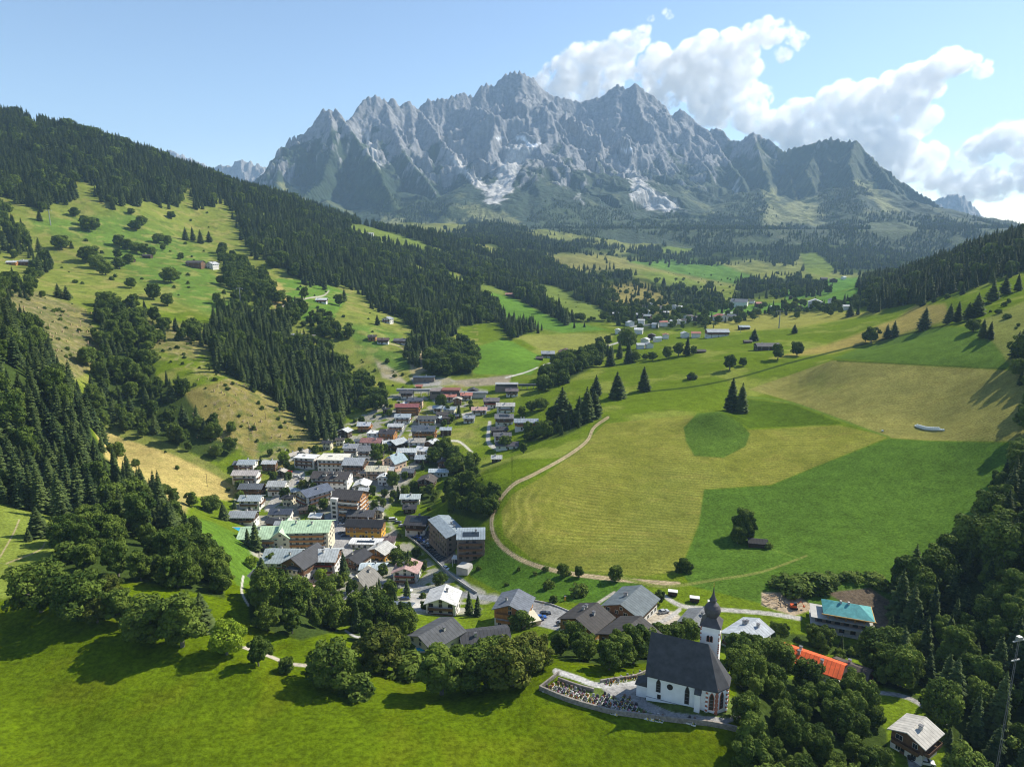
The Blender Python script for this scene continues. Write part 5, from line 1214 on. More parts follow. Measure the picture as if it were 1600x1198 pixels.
L, D_, HW = 16.5, 11.0, 8.8
apse = [(L, 0), (L + 3.2, 0.0 + 1.2), (L + 5.2, 4.0), (L + 5.2, 7.0), (L + 3.2, D_ - 1.2), (L, D_)]
ap = [(L, 0.0), (L + 2.6, 0.35), (L + 4.9, 3.4), (L + 4.9, D_ - 3.4), (L + 2.6, D_ - .35), (L, D_)]
b = MB(); b.prism([(0, HW), (D_, HW), (D_ / 2, HW + 8.4)], 0, .6, W_CH, 'x'); b.box(0, L, 0, D_, -2, HW, W_CH)
n = len(ap); b.poly([(x, y, -2) for x, y in ap] + [(x, y, HW) for x, y in ap], [(k, (k + 1) % n, n + (k + 1) % n, n + k) for k in range(n - 1)] + [tuple(range(n, 2 * n))], W_CH)
b.build('wall', CH)
b = MB(); b.box(-.12, L, -.14, 0, -2, 1.3, W_CH); b.box(-.10, L + .02, -.10, 0, 1.3, 1.45, PLINTH); b.build('plinth', CH)
# roof: gable at the west end, folded round the choir at the east end
o_ = .7; RZ = HW + 8.9; EZ = HW - .75
ring = [(-.6, -o_), (L, -o_), (L + 2.9, 0.35 - o_), (L + 4.9 + o_, 3.2), (L + 4.9 + o_, D_ - 3.2), (L + 2.9, D_ - .35 + o_), (L, D_ + o_), (-.6, D_ + o_)]
V = [(x, y, EZ) for x, y in ring] + [(-.6, D_ / 2, RZ), (L - 1.0, D_ / 2, RZ)]
F = [(0, 1, 9, 8), (1, 2, 9), (2, 3, 9), (3, 4, 9), (4, 5, 9), (5, 6, 9), (6, 7, 8, 9)]
V2 = [(x, y, z - .3) for x, y, z in V]; nV = len(V)
F += [tuple(nV + q for q in f[::-1]) for f in F[:]] + [(k, nV + k, nV + k + 1, k + 1) for k in range(7)] + [(0, 8, nV + 8, nV), (8, 7, nV + 7, nV + 8)]
b = MB(); b.poly(V + V2, F, SHING); rf = b.build('roof', CH)
uv = rf.data.uv_layers.new(name='UVMap')
def church_window(x, y, ang, w, z0, h, stone=False):
    e_ = MB(); pr = [(-w / 2, z0), (w / 2, z0), (w / 2, z0 + h * .72), (w * .28, z0 + h * .9), (0, z0 + h), (-w * .28, z0 + h * .9), (-w / 2, z0 + h * .72)]
    if stone: e_.prism([(a_ * 1.35, z0 - .15 + (c_ - z0) * 1.07) for a_, c_ in pr], -.10, .05, STONE)
    else: e_.prism([(a_ * 1.25, z0 - .1 + (c_ - z0) * 1.04) for a_, c_ in pr], -.07, .05, PLINTH)
    f_ = e_.build('window', CH, (x, y, 0), ang)
    q = MB(); q.prism(pr, -.14, -.101, LEAD)
    for k in range(3): q.box(-w / 2, w / 2, -.17, -.142, z0 + h * (.2 + .2 * k), z0 + h * (.2 + .2 * k) + .05, PLINTH)
    q.build('pane', f_); return f_
church_window(3.2, -.01, 0, 1.1, 3.6, 3.8); church_window(11.2, -.01, 0, 1.1, 2.2, 5.2)
b = MB(); b.prism([(6.4 + .85 * math.cos(a_ * math.pi / 6), 5.9 + .85 * math.sin(a_ * math.pi / 6)) for a_ in range(12)], -.12, -.01, LEAD); b.build('round_window', CH)
b = MB(); b.box(3.0, 4.0, -.12, -.01, 1.6, 2.8, LEAD); b.build('window', CH)
for k in range(1, 4):
    a_, c_ = ap[k - 1], ap[k]; cx, cy = (a_[0] + c_[0]) / 2, (a_[1] + c_[1]) / 2; ang = math.atan2(c_[1] - a_[1], c_[0] - a_[0])
    nx, ny = math.sin(ang), -math.cos(ang); church_window(cx + nx * .02, cy + ny * .02, ang, 1.05, 2.2, 4.8, True)
for k in range(0, 5):
    x, y = ap[k]; b = MB()
    for j in range(13):
        s_ = .45 if j % 2 else .32; b.box(x - s_, x + s_, y - s_ * .5 - .08, y + s_ * .5, j * .64 + .3, j * .64 + .9, STONE if j % 2 == 0 or k in (1, 3) else W_CH)
    b.build('corner_stones', CH)
b = MB(); b.box(13.4, 14.9, -1.5, -.005, -2, 6.6, W_CH); b.prism([(-1.7, 6.6), (0.0, 6.6), (0.0, 8.0)], 13.2, 15.1, SHING, 'x'); b.build('buttress', CH)
b = MB(); b.box(-3.2, -.005, 1.0, 4.5, -2, 3.6, W_CH); b.prism([(-3.7, 3.6), (0, 3.6), (0, 5.4)], .6, 4.9, SHING); b.build('porch', CH)
# tower
tx, ty, tw = 15.2, D_ + 3.0, 2.7; TZ = 1.9
b = MB(); b.box(tx - tw, tx + tw, ty - tw, ty + tw, -3, 17.6 + TZ, W_CH); tb = b.build('tower', CH)
for j in range(22):
    pass
for sx_, sy_ in ((-1, -1), (1, -1), (1, 1)):
    b = MB()
    for j in range(20):
        if R.random() < .6: b.box(tx + sx_ * tw - .35 * (sx_ > 0) - .02, tx + sx_ * tw + .35 * (sx_ < 0) + .02, ty + sy_ * tw - .35 * (sy_ > 0) - .02, ty + sy_ * tw + .35 * (sy_ < 0) + .02, 7 + j * .62, 7.45 + j * .62, STONE)
    b.build('corner_stones', tb)
for (wx_, wy_, an) in ((tx, ty - tw - .01, 0), (tx + tw + .01, ty, math.pi / 2), (tx - tw - .01, ty, -math.pi / 2)):
    for s_ in (-.45, .45):
        q = MB(); pr = [(s_ - .32, 13.2), (s_ + .32, 13.2), (s_ + .32, 14.7), (s_ + .16, 15.0), (s_, 15.1), (s_ - .16, 15.0), (s_ - .32, 14.7)]
        q.prism([(s_ + (a_ - s_) * 1.35, c_ - .05) for a_, c_ in pr], -.06, .05, STONE); q.prism(pr, -.1, -.061, LEAD); q.build('sound_opening', tb, (wx_, wy_, TZ), an)
b = MB(); e_ = 3.05; z0, z1, r1 = 17.5 + TZ, 19.6 + TZ, 1.35
b.poly([(tx - e_, ty - e_, z0), (tx + e_, ty - e_, z0), (tx + e_, ty + e_, z0), (tx - e_, ty + e_, z0), (tx - r1, ty - r1, z1), (tx + r1, ty - r1, z1), (tx + r1, ty + r1, z1), (tx - r1, ty + r1, z1)],
       [(0, 1, 5, 4), (1, 2, 6, 5), (2, 3, 7, 6), (3, 0, 4, 7), (3, 2, 1, 0), (4, 5, 6, 7)], COPPER)
prof = [(a_ * .9, b_ + TZ) for a_, b_ in [(1.35, 19.2), (1.95, 19.8), (2.45, 20.6), (2.6, 21.4), (2.4, 22.3), (1.8, 23.1), (1.1, 23.6), (0.8, 24.0), (1.15, 24.2), (1.2, 24.45), (.8, 25.0), (.42, 25.9), (.22, 27.0), (.08, 28.4)]]
nn_ = 20
for (r0, a0), (r1_, a1) in zip(prof[:-1], prof[1:]):
    b.cyl(tx, ty, a0, a1, r0, r1_, nn_, COPPER, False)
dm = b.build('dome', CH); dm.data.polygons.foreach_set('use_smooth', [k > 6 for k in range(len(dm.data.polygons))])
GOLDM = plain('gilded_metal', (0.8, 0.55, 0.15), 0.3, 1.0)
b = MB(); b.cyl(tx, ty, 28.3 + TZ, 28.7 + TZ, .16, .16, 8, GOLDM); b.box(tx - .03, tx + .03, ty - .03, ty + .03, 28.7 + TZ, 29.6 + TZ, GOLDM); b.box(tx - .25, tx + .25, ty - .03, ty + .03, 29.2 + TZ, 29.28 + TZ, GOLDM); b.build('finial', CH)

# ---- walls along lines of the photograph
def wall_line(pts_, h, th, mat, label, name='stone_wall', cat='wall', cap=None, step=3.0, sink=1.0):
    P = []
    C = curve(pts_, n=6)
    for x, y in C: P.append(hit(x, y))
    V = []; F = []
    for i, q in enumerate(P):
        d = (P[min(i + 1, len(P) - 1)] - P[max(i - 1, 0)]); d.z = 0; d.normalize(); nx, ny = -d.y * th / 2, d.x * th / 2
        V += [(q.x - nx, q.y - ny, q.z - sink), (q.x + nx, q.y + ny, q.z - sink), (q.x + nx, q.y + ny, q.z + h), (q.x - nx, q.y - ny, q.z + h)]
    for i in range(len(P) - 1):
        a = i * 4; b_ = a + 4
        F += [(a, b_, b_ + 3, a + 3), (a + 3, b_ + 3, b_ + 2, a + 2), (a + 2, b_ + 2, b_ + 1, a + 1)]
    F += [(0, 3, 2, 1), (len(V) - 4, len(V) - 3, len(V) - 2, len(V) - 1)]
    o = bpy.data.objects.new(name, mesh_from(name, V, F, [mat])); COLL.objects.link(o); tag(o, label, cat)
    return o
STW = plain('field_stone', (0.26, 0.23, 0.20), 0.95, 0, 0.35, 1.5)
wall_line([(843,1077),(868,1088),(895,1098),(930,1108),(965,1116),(1060,1128),(1110,1133),(1152,1142)], 1.3, .5, STW, 'curved stone wall round the lower side of the churchyard')
wall_line([(844,1076),(858,1065),(873,1053)], 1.0, .45, STW, 'short stone wall closing the left end of the churchyard')
wall_line([(872,1062),(900,1072),(928,1080)], .9, .4, STW, 'dark wall between the churchyard and its access path')
wall_line([(938,1066),(960,1062),(990,1058),(1010,1050)], .8, .4, STW, 'rough stone bank with graves along the upper path')
wall_line([(637,838),(662,858),(698,893),(722,912),(745,927)], 1.0, .4, W_CONC, 'pale concrete wall between the stream and the car park', 'retaining_wall')
wall_line([(832,938),(860,944),(893,957)], .5, .3, W_CONC, 'low concrete kerb wall above the parked cars', 'retaining_wall')

# ---- graves
GR = [plain('grey_granite', (0.30, 0.30, 0.31), .5), plain('dark_granite', (0.08, 0.08, 0.085), .35), plain('pale_marble', (0.62, 0.60, 0.56), .6), plain('iron_cross', (0.05, 0.04, 0.035), .6), plain('brown_granite', (.24, .15, .11), .5)]
FL = [plain('yellow_flowers', (0.75, 0.55, 0.05), .8), plain('white_flowers', (0.75, 0.72, 0.68), .8), plain('pink_flowers', (0.65, 0.2, 0.3), .8), plain('orange_flowers', (0.7, 0.25, 0.04), .8), plain('grave_greenery', (0.06, 0.11, 0.02), .9)]
grave_kinds = []
for k in range(7):
    g = GR[k % 5]; b = MB()
    if k % 5 == 3: b.box(-.04, .04, -.04, .04, 0, 1.35, g); b.box(-.35, .35, -.03, .03, .9, .98, g); b.box(-.2, .2, -.15, .15, 0, .3, GR[2])
    elif k % 2: b.prism([(-.4, 0), (.4, 0), (.4, .75), (.2, 1.0), (-.2, 1.0), (-.4, .75)], -.09, .09, g)
    else: b.box(-.3, .3, -.1, .1, 0, .95, g); b.box(-.4, .4, -.16, .16, 0, .2, g)
    hs = b.mesh('headstone')
    b = MB(); b.box(-.55, .55, -1.9, -1.8, -.2, .16, GR[2]); b.box(-.55, .55, -.3, -.2, -.2, .16, GR[2]); b.box(-.55, -.45, -1.8, -.3, -.2, .16, GR[2]); b.box(.45, .55, -1.8, -.3, -.2, .16, GR[2])
    bd = b.mesh('border')
    b = MB(); rr = random.Random(k + 40)
    for q in range(26):
        x, y = rr.uniform(-.4, .4), rr.uniform(-1.75, -.35); s_ = rr.uniform(.13, .28); m_ = FL[rr.choice([k % 4, (k + 1) % 4, 4, 4])]
        z = rr.uniform(.05, .22); b.poly([(x - s_, y, z), (x, y - s_, z), (x + s_, y, z), (x, y + s_, z), (x, y, z + s_ * 1.6)], [(0, 1, 4), (1, 2, 4), (2, 3, 4), (3, 0, 4)], m_)
    b.box(-.45, .45, -1.8, -.3, -.1, .06, FL[4]); grave_kinds.append((hs, bd, b.mesh('planting')))
def in_hull(px, py, poly): return in_poly(np.array([float(px)]), np.array([float(py)]), poly)[0] > 0
YARD = [(850,1075),(874,1063),(925,1081),(985,1089),(1000,1106),(1060,1119),(1105,1127),(1060,1124),(965,1111),(897,1093)]
UPY = [(940,1065),(1010,1048),(1012,1055),(942,1071)]
DESC = ['grey granite', 'dark arched', 'pale marble', 'iron cross', 'brown arched', 'grey block', 'dark arched']
cnt = 0
ax = math.radians(-26); ux, uy = math.cos(ax), math.sin(ax)
for r_ in range(-6, 16):
    for c_ in range(-40, 26):
        x = oc.x - 6 + ux * c_ * 1.2 - uy * r_ * 2.05 + R.uniform(-.12, .12); y = oc.y - 3 + uy * c_ * 1.2 + ux * r_ * 2.05 + R.uniform(-.15, .15)
        z = gz(x, y); px, py = pix_of(x / y, z / y)
        a_ = in_hull(px, py, YARD); b_ = in_hull(px, py, UPY)
        if not (a_ or b_) or R.random() < .03: continue
        # keep clear of the church walls
        lx = (x - oc.x) * math.cos(math.radians(CH_YAW)) + (y - oc.y) * math.sin(math.radians(CH_YAW)); ly = -(x - oc.x) * math.sin(math.radians(CH_YAW)) + (y - oc.y) * math.cos(math.radians(CH_YAW))
        if lx > -4 and ly > -3.0: continue
        k = R.randrange(7); kind = ['dark ', 'grey ', 'pale ', 'iron ', 'brown '][k % 5]
        where = 'in the row along the upper churchyard path' if b_ else ('at the left end of the churchyard' if px < 900 else ('in the middle of the churchyard' if px < 960 else 'in the shaded churchyard below the church'))
        kd = ['grave with grey headstone', 'grave with dark headstone', 'grave with pale headstone', 'grave with slim iron cross', 'grave with brown headstone', 'grave with small grey arched headstone', 'grave with broad dark headstone'][k]
        e = empty('grave', (x, y, z), ax + R.uniform(-.08, .08), kd + ' ' + where, 'grave', 'graves of the churchyard: ' + kd + ' ' + where[:24])
        for nm, me in zip(('headstone', 'border', 'planting'), grave_kinds[k]):
            o = bpy.data.objects.new(nm, me); COLL.objects.link(o); o.parent = e
        cnt += 1
print('graves', cnt)

# ---- cars
TYRE = plain('tyre_rubber', (0.02, 0.02, 0.02), .9); CGL = plain('car_glass', (0.02, 0.025, 0.03), .08, 0, 0, 1, .6); RIM = plain('rim_metal', (.5, .5, .5), .35, .8)
LMP = plain('headlight_glass', (.7, .7, .68), .2)
def car_kind(col, van=False):
    pm = plain('car_paint_%d%d%d' % tuple(int(c * 99) for c in col), col, .25, 0.0, 0, 1, .6)
    L_, W_ = (2.5, .95) if van else (2.15, .88); top = 2.0 if van else 1.42
    b = MB(); lo = [(-L_, .35), (L_, .35), (L_, .72), (L_ - .15, .88), (L_ * .45, .98), (-L_ + .1, 1.0), (-L_, .75)]
    b.prism([(x, z) for x, z in lo], -W_, W_, pm, 'y'); 
    cb = [(-L_ + .15, .99), (L_ * .48, .97), (L_ * .12, top - .06), (-L_ * .55, top - .04), (-L_ * .92, top - .3)] if not van else [(-L_ + .05, .99), (L_ * .7, .97), (L_ * .45, top - .1), (-L_ + .1, top - .06)]
    top_ = [(x * .93 - .03, z) for x, z in cb]
    body = MB(); body.v, body.f, body.m, body.mats = b.v, b.f, b.m, b.mats
    rx0, rx1 = (cb[3][0], cb[2][0]) if not van else (cb[3][0], cb[2][0])
    body.box(rx0 - .02, rx1 + .02, -W_ * .80, W_ * .80, top - .07, top, pm)
    g_ = MB(); g_.prism(cb, -W_ * .86, W_ * .86, CGL, 'y')
    w_ = MB(); w_.prism([(.33 * math.cos(a * math.pi / 6), .33 * math.sin(a * math.pi / 6)) for a in range(12)], -.11, .11, TYRE)
    r_ = MB(); r_.prism([(.19 * math.cos(a * math.pi / 4), .19 * math.sin(a * math.pi / 4)) for a in range(8)], -.125, .125, RIM)
    h_ = MB(); h_.box(-.04, .04, -.16, .16, -.07, .07, LMP)
    return body.mesh('body'), g_.mesh('windows'), w_.mesh('wheel'), r_.mesh('rim'), h_.mesh('headlight'), L_, W_
CK = {}
PAINTS = {'white': (.75, .75, .75), 'silver': (.45, .46, .47), 'black': (.02, .02, .022), 'grey': (.14, .145, .15), 'blue': (.03, .10, .35), 'red': (.50, .02, .02), 'dark blue': (.02, .035, .09), 'beige': (.45, .38, .28)}
def car(px, py, yaw, col, label, van=False):
    if (col, van) not in CK: CK[(col, van)] = car_kind(PAINTS[col], van)
    bo, gl, wh, ri, hl, L_, W_ = CK[(col, van)]; p = hit(px, py); HOLES.append((p.x, p.y, 2.2))
    e = empty('parked_van' if van else 'parked_car', (p.x, p.y, p.z + .02), math.radians(yaw), label, 'van' if van else 'car')
    for nm, me in (('body', bo), ('windows', gl)): o = bpy.data.objects.new(nm, me); COLL.objects.link(o); o.parent = e
    for sx_ in (-1, 1):
        for sy_ in (-1, 1):
            o = bpy.data.objects.new('wheel', wh); COLL.objects.link(o); o.parent = e; o.location = (sx_ * L_ * .62, sy_ * (W_ - .06), .33)
            q = bpy.data.objects.new('rim', ri); COLL.objects.link(q); q.parent = o
        o = bpy.data.objects.new('headlight', hl); COLL.objects.link(o); o.parent = e; o.location = (L_ - .01, sx_ * W_ * .7, .66)
CARS = [(648,836,-20,'white','white car at the top corner of the car park',0),(653,840,-20,'blue','bright blue car second from the top corner of the car park',0),(658,845,-20,'blue','blue car third from the top corner of the car park',0),
 (664,850,-20,'silver','silver car fourth in the car park row',0),(671,856,-20,'black','black car halfway along the car park row',0),(678,862,-20,'grey','grey car beyond the black one in the car park row',0),
 (697,889,-50,'white','white car driving out of the car park',0),(690,845,27,'grey','grey car under the long apartment house',0),
 (532,811,10,'silver','silver car in the shaded upper bay beside the yellow building',0),(536,815,10,'grey','grey car in the shaded upper bay beside the yellow building',0),(533,820,10,'white','white car in the shaded upper bay beside the yellow building',0),
 (534,834,10,'grey','grey car in the shaded lower bay beside the yellow building',0),(539,838,10,'dark blue','dark blue car in the shaded lower bay beside the yellow building',0),
 (604,915,0,'black','black car at the roadside hedge of the cream house',0),(619,918,-8,'grey','dark grey car behind the black one on the roadside',0),(637,924,-6,'white','white car on the road before the forecourt',0),
 (613,902,80,'black','black car between the cream house and the red roofed chalet',0),(632,937,20,'dark blue','dark car at the edge of the white forecourt',0),
 (852,960,8,'black','black car, uppermost of four beside the chalet terrace',0),(845,966,8,'blue','blue car, second of four beside the chalet terrace',0),(841,970,8,'dark blue','dark blue car, third of four beside the chalet terrace',0),(835,975,8,'red','red car, lowest of four beside the chalet terrace',0),
 (495,912,15,'beige','beige car on the pink hotel forecourt',0),(500,922,20,'silver','silver car nearest the hedge on the pink hotel forecourt',0),(458,908,0,'white','white van in front of the big hotel',1),
 (614,813,10,'white','white van beside the stream above the car park',1),(622,817,10,'grey','grey car beside the white van above the car park',0),(628,822,30,'silver','silver car beside the trees above the car park',0),
 (610,724,10,'white','white car on the village square',0),(604,729,10,'silver','silver car on the village square',0),
 (463,745,20,'white','white car in the yard below the terrace building',0),(470,748,20,'silver','silver car in the yard below the terrace building',0),(468,755,20,'blue','blue car in the yard below the terrace building',0),(452,738,0,'red','red car at the top of the gravel yard',0),
 (1277,972,-25,'white','white van parked under the unfinished house',1),(1446,1193,-15,'white','white car below the gorge house',0),(1432,1187,-15,'black','black car beside the gorge house',0),(878,975,20,'grey','grey car beside the brown farmstead',0),
 (681,612,0,'red','red car behind the lift station',0),(1037,957,20,'silver','silver car in the barn yard',0)]
for c in CARS: car(*c[:5], van=bool(c[5]))

# ---- wrapped bales on the mown field
BAL = plain('bale_wrap', (.72, .76, .74), .35, 0, .06, 2.0); b = MB()
nb = 14; pr = [(.62 * math.cos(2 * math.pi * k / nb), .62 + .62 * math.sin(2 * math.pi * k / nb)) for k in range(nb)]
b.prism(pr, -.48, .48, BAL); bale = b.mesh('wrapped_bale')
p0 = hit(1433, 668); p1 = hit(1479, 673)
for row, (dy, dz, n_, s0) in enumerate(((0, 0, 15, 0), (2.0, 0, 14, .3), (4.0, 0, 13, .6), (1.0, 1.08, 12, .9), (3.0, 1.08, 10, 1.2))):
    for k in range(n_):
        f = (k + .5 + s0) / 16; x = p0.x + (p1.x - p0.x) * f + R.uniform(-.06, .06); y = p0.y + (p1.y - p0.y) * f + dy
        o = bpy.data.objects.new('wrapped_bale', bale); COLL.objects.link(o); o.location = (x, y, gz(x, y) + dz - .02); o.rotation_euler = (0, 0, R.uniform(-.08, .08))
        wh_ = ['front ground row', 'middle ground row', 'rear ground row', 'front upper row', 'rear upper row'][row]
        tag(o, 'white plastic wrapped hay bale in the %s of the long stack' % wh_, 'hay bale', 'wrapped bales, ' + wh_)
o = bpy.data.objects.new('wrapped_bale', bale); COLL.objects.link(o); q = hit(1379, 674); o.location = q; tag(o, 'single white bale lying alone left of the stack', 'hay bale')

# ---- poles, masts, cables, site clutter
POLE = plain('weathered_pole', (.14, .11, .08), .9); STEEL = plain('galvanised_steel', (.34, .35, .36), .5, .6)
def pole(px, py, h, label, wire=None):
    p = hit(px, py); e = empty('power_pole', p, 0, label, 'pole'); b = MB(); b.cyl(0, 0, -1, h, .16, .1, 7, POLE); b.build('post', e)
    b = MB(); b.box(-.9, .9, -.06, .06, h - .5, h - .35, POLE); b.build('crossarm', e); return p + Vector((0, 0, h - .3))
def mast(px, py, h, label, w_=1.0):
    p = hit(px, py); e = empty('lift_mast', p, R.uniform(-.4, .4), label, 'lift mast'); b = MB(); b.cyl(0, 0, -2, h, .55 * w_, .3 * w_, 9, STEEL); b.build('post', e)
    b = MB(); b.box(-3.2 * w_, 3.2 * w_, -.2, .2, h - .5, h, STEEL); b.build('crossarm', e)
    for s_ in (-1, 1): b = MB(); b.box(s_ * 3 * w_ - .15, s_ * 3 * w_ + .15, -1.6, 1.6, h - 1.1, h - .7, STEEL); b.build('sheave_train', e)
    b = MB(); b.box(-1, 1, -.5, .5, h + .004, h + .1, STEEL); b.build('platform', e)
    return p
mast(79, 352, 22, 'lift mast on the high meadow at the left', 1.4); mast(376, 476, 20, 'lift mast above the strip of wood', 1.2); mast(1217, 513, 24, 'dark lift mast on the striped far slope', 1.6)
mast(655, 700, 14, 'white mast in front of the dark blue roofed hotel', .4); mast(1157, 520, 0.1 + 9, 'short mast left of the striped slope', .5)
a1 = pole(24, 921, 8.5, 'wooden power pole on the left pasture'); a2 = pole(324, 760, 9, 'wooden pole on the golden meadow')
pole(415, 655, 9, 'thin pole on the cleared slope above the village'); pole(1187, 497, 8, 'thin pole on the striped far slope')
pole(847, 949, 2.2, 'small white post at the roadside below the grass bank')
def cable(a, b_, label, r=.03, sag=2.0, name='cable'):
    n_ = 14; V = []; F = []
    pts_ = [a.lerp(b_, k / n_) - Vector((0, 0, sag * 4 * (k / n_) * (1 - k / n_))) for k in range(n_ + 1)]
    b = MB()
    for q, q2 in zip(pts_[:-1], pts_[1:]): b.tube(q, q2, r, STEEL, 4)
    o = b.build(name); tag(o, label, 'cable'); return o
cable(a1, Vector((-260, 235, -88)), 'thin wire from the pasture pole to the left', .025)
# tall mast in the shaded gorge
Yg = 126.0; ug = float(u_of(1592, t_of_y(1000))); gx0 = ug * Yg; zt = float(t_of_y(1000)) * Yg; zg_ = gz(gx0, Yg)
e = empty('cable_mast', (gx0, Yg, zg_), 0.3, 'tall slim steel mast with two arms at the right edge', 'mast'); hgt_ = zt - zg_
for s_ in (-.35, .35): b = MB(); b.tube((s_, 0, -2), (s_ * .6, 0, hgt_), .07, CHIM_D, 6); b.build('pole', e)
b = MB()
for k in range(18): b.box(-.34, .34, -.03, .03, k * hgt_ / 18, k * hgt_ / 18 + .06, CHIM_D)
b.build('rung', e)
for z_, wd_ in ((hgt_, 1.6), (hgt_ - 4.5, 1.1)): b = MB(); b.box(-wd_, wd_, -.12, .12, z_ - .12, z_ + .1, W_CONC); b.build('arm', e)
b = MB(); b.box(-.5, .5, -.4, .4, hgt_ + .1, hgt_ + .9, STEEL); b.build('head', e)
# stored site trailers and piles
for px, py, w_, lab in ((1051, 930, 3.6, 'white box trailer with dark side behind the grey barn'), (1085, 940, 3.6, 'white box trailer right of the first one'), (1112, 947, 3.0, 'white upturned boat hull shaped cover by the track')):
    p = hit(px, py); e = empty('box_trailer', p, math.radians(-15), lab, 'trailer'); b = MB(); b.box(-w_ / 2, w_ / 2, -1, 1, .5, 1.9, W_DARK); b.build('body', e); b = MB(); b.box(-w_ / 2 - .1, w_ / 2 + .1, -1.1, 1.1, 1.9, 2.15, W_WHITE); b.build('roof', e)
    for s_ in (-.6, .6): b = MB(); b.prism([(s_ + .4 * math.cos(a * math.pi / 6), .4 + .4 * math.sin(a * math.pi / 6)) for a in range(12)], -1.08, 1.08, TYRE); b.build('wheel', e)
LOGM = [plain('sawn_timber', (.50, .36, .20), .8, 0, .2, 2), plain('old_timber', (.30, .22, .15), .9, 0, .2, 2)]
for k in range(26):
    p = hit(R.uniform(1196, 1236), R.uniform(930, 950)); b = MB(); L_ = R.uniform(1.5, 3.4); b.box(-L_ / 2, L_ / 2, -.12, .12, 0, .2, LOGM[k % 2]); o = b.build('timber_beam', None, (p.x, p.y, p.z + R.uniform(0, 1.0)), R.uniform(0, 3.1))
    o.rotation_euler = (R.uniform(-.2, .2), R.uniform(-.3, .3), R.uniform(0, 3.1)); tag(o, 'loose %s timber beam on the heap left of the building site' % ('pale' if k % 2 == 0 else 'old brown'), 'beam', 'beams of the timber heap')
# crane like red digger
p = hit(1240, 950); e = empty('excavator', p, math.radians(-10), 'small orange red excavator beside the timber heap', 'excavator'); ORG = plain('orange_paint', (.65, .10, .02), .4)
b = MB(); b.box(-1.4, 1.4, -1.0, -.5, 0, .6, TYRE); b.box(-1.4, 1.4, .5, 1.0, 0, .6, TYRE); b.build('track', e); b = MB(); b.box(-1.3, .9, -.9, .9, .65, 1.6, ORG); b.build('body', e)
b = MB(); b.box(-.2, .9, -.9, 0, 1.6, 2.6, CGL); b.build('cab', e); b = MB(); b.tube((.9, .4, 1.4), (2.6, .4, 3.0), .14, ORG, 6); b.tube((2.6, .4, 3.0), (3.8, .4, 1.2), .11, ORG, 6); b.box(3.5, 4.1, .1, .8, .7, 1.2, ORG); b.build('arm', e)
# yellow feed box in the grass
p = hit(883, 938); e = empty('feed_box', p, 0, 'narrow yellow box standing in the grass above the road', 'box'); b = MB(); b.box(-.35, .35, -.3, .3, 0, 1.9, W_YEL); b.build('body', e); b = MB(); b.box(-.45, .45, -.4, .4, 1.9, 2.0, CHIM_D); b.build('lid', e)
# pools
POOL = plain('pool_water', (0.02, 0.36, 0.55), .08, 0, 0, 1, .5)
for px, py, a_, lab in ((374, 829, (5.5, 4), 'turquoise swimming pool left of the green roofed hotel'), (660, 1016, (2.6, 1.6), 'small blue garden pool beside the cream house')):
    p = hit(px, py); HOLES.append((p.x, p.y, max(a_) + 2)); e = empty('swimming_pool', (p.x, p.y, p.z + .25), 0, lab, 'pool'); w_, d_ = a_
    b = MB(); b.box(-w_, w_, -d_, -d_ + .5, -2, .25, W_CONC); b.box(-w_, w_, d_ - .5, d_, -2, .25, W_CONC); b.box(-w_, -w_ + .5, -d_ + .5, d_ - .5, -2, .25, W_CONC); b.box(w_ - .5, w_, -d_ + .5, d_ - .5, -2, .25, W_CONC); b.build('rim', e)
    b = MB(); b.box(-w_ + .5, w_ - .5, -d_ + .5, d_ - .5, -1.5, .1, POOL); b.build('water', e)
# tree stumps left on the cleared slopes
b = MB(); b.cyl(0, 0, -.4, .9, .34, .28, 8, LOGM[0]); stump = b.mesh('tree_stump')
for k in range(150):
    px, py = (R.uniform(20, 150), R.uniform(480, 560)) if k < 90 else (R.uniform(300, 470), R.uniform(590, 700))
    p = hit(px, py)
    o = bpy.data.objects.new('tree_stump', stump); COLL.objects.link(o); o.location = p; s_ = R.uniform(1.0, 2.4); o.scale = (s_ * .7, s_ * .7, s_)
    tag(o, 'bleached tree stump on the %s cleared slope' % ('upper left' if k < 90 else 'lower middle'), 'stump', 'stumps of the ' + ('upper left' if k < 90 else 'lower middle') + ' cleared slope')

# painted bay lines of the car park and the middle line of the road
LINE = plain('road_paint', (.62, .62, .60), .8)
def strip(a, b_, w_, name):
    d = (b_ - a); d.z = 0; n_ = Vector((-d.y, d.x, 0)).normalized() * w_ / 2; k = 6; V = []
    for i in range(k + 1):
        q = a.lerp(b_, i / k)
        for s_ in (-1, 1): r_ = q + n_ * s_; V.append((r_.x, r_.y, gz(r_.x, r_.y) + .05))
    o = bpy.data.objects.new(name, mesh_from(name, V, [(2 * i, 2 * i + 1, 2 * i + 3, 2 * i + 2) for i in range(k)], [LINE])); COLL.objects.link(o); o['kind'] = 'structure'
for k in range(15):
    f = k / 14; a = hit(645 + 44 * f, 838 + 42 * f); strip(a + Vector((.6, .2, 0)), a + Vector((5.4, 1.6, 0)), .16, 'bay_marking')
for k in range(16):
    f0 = k / 16; f1 = f0 + .03; g = lambda f: hit(600 + 170 * f, 908 + 26 * f); strip(g(f0), g(f1), .14, 'road_marking')
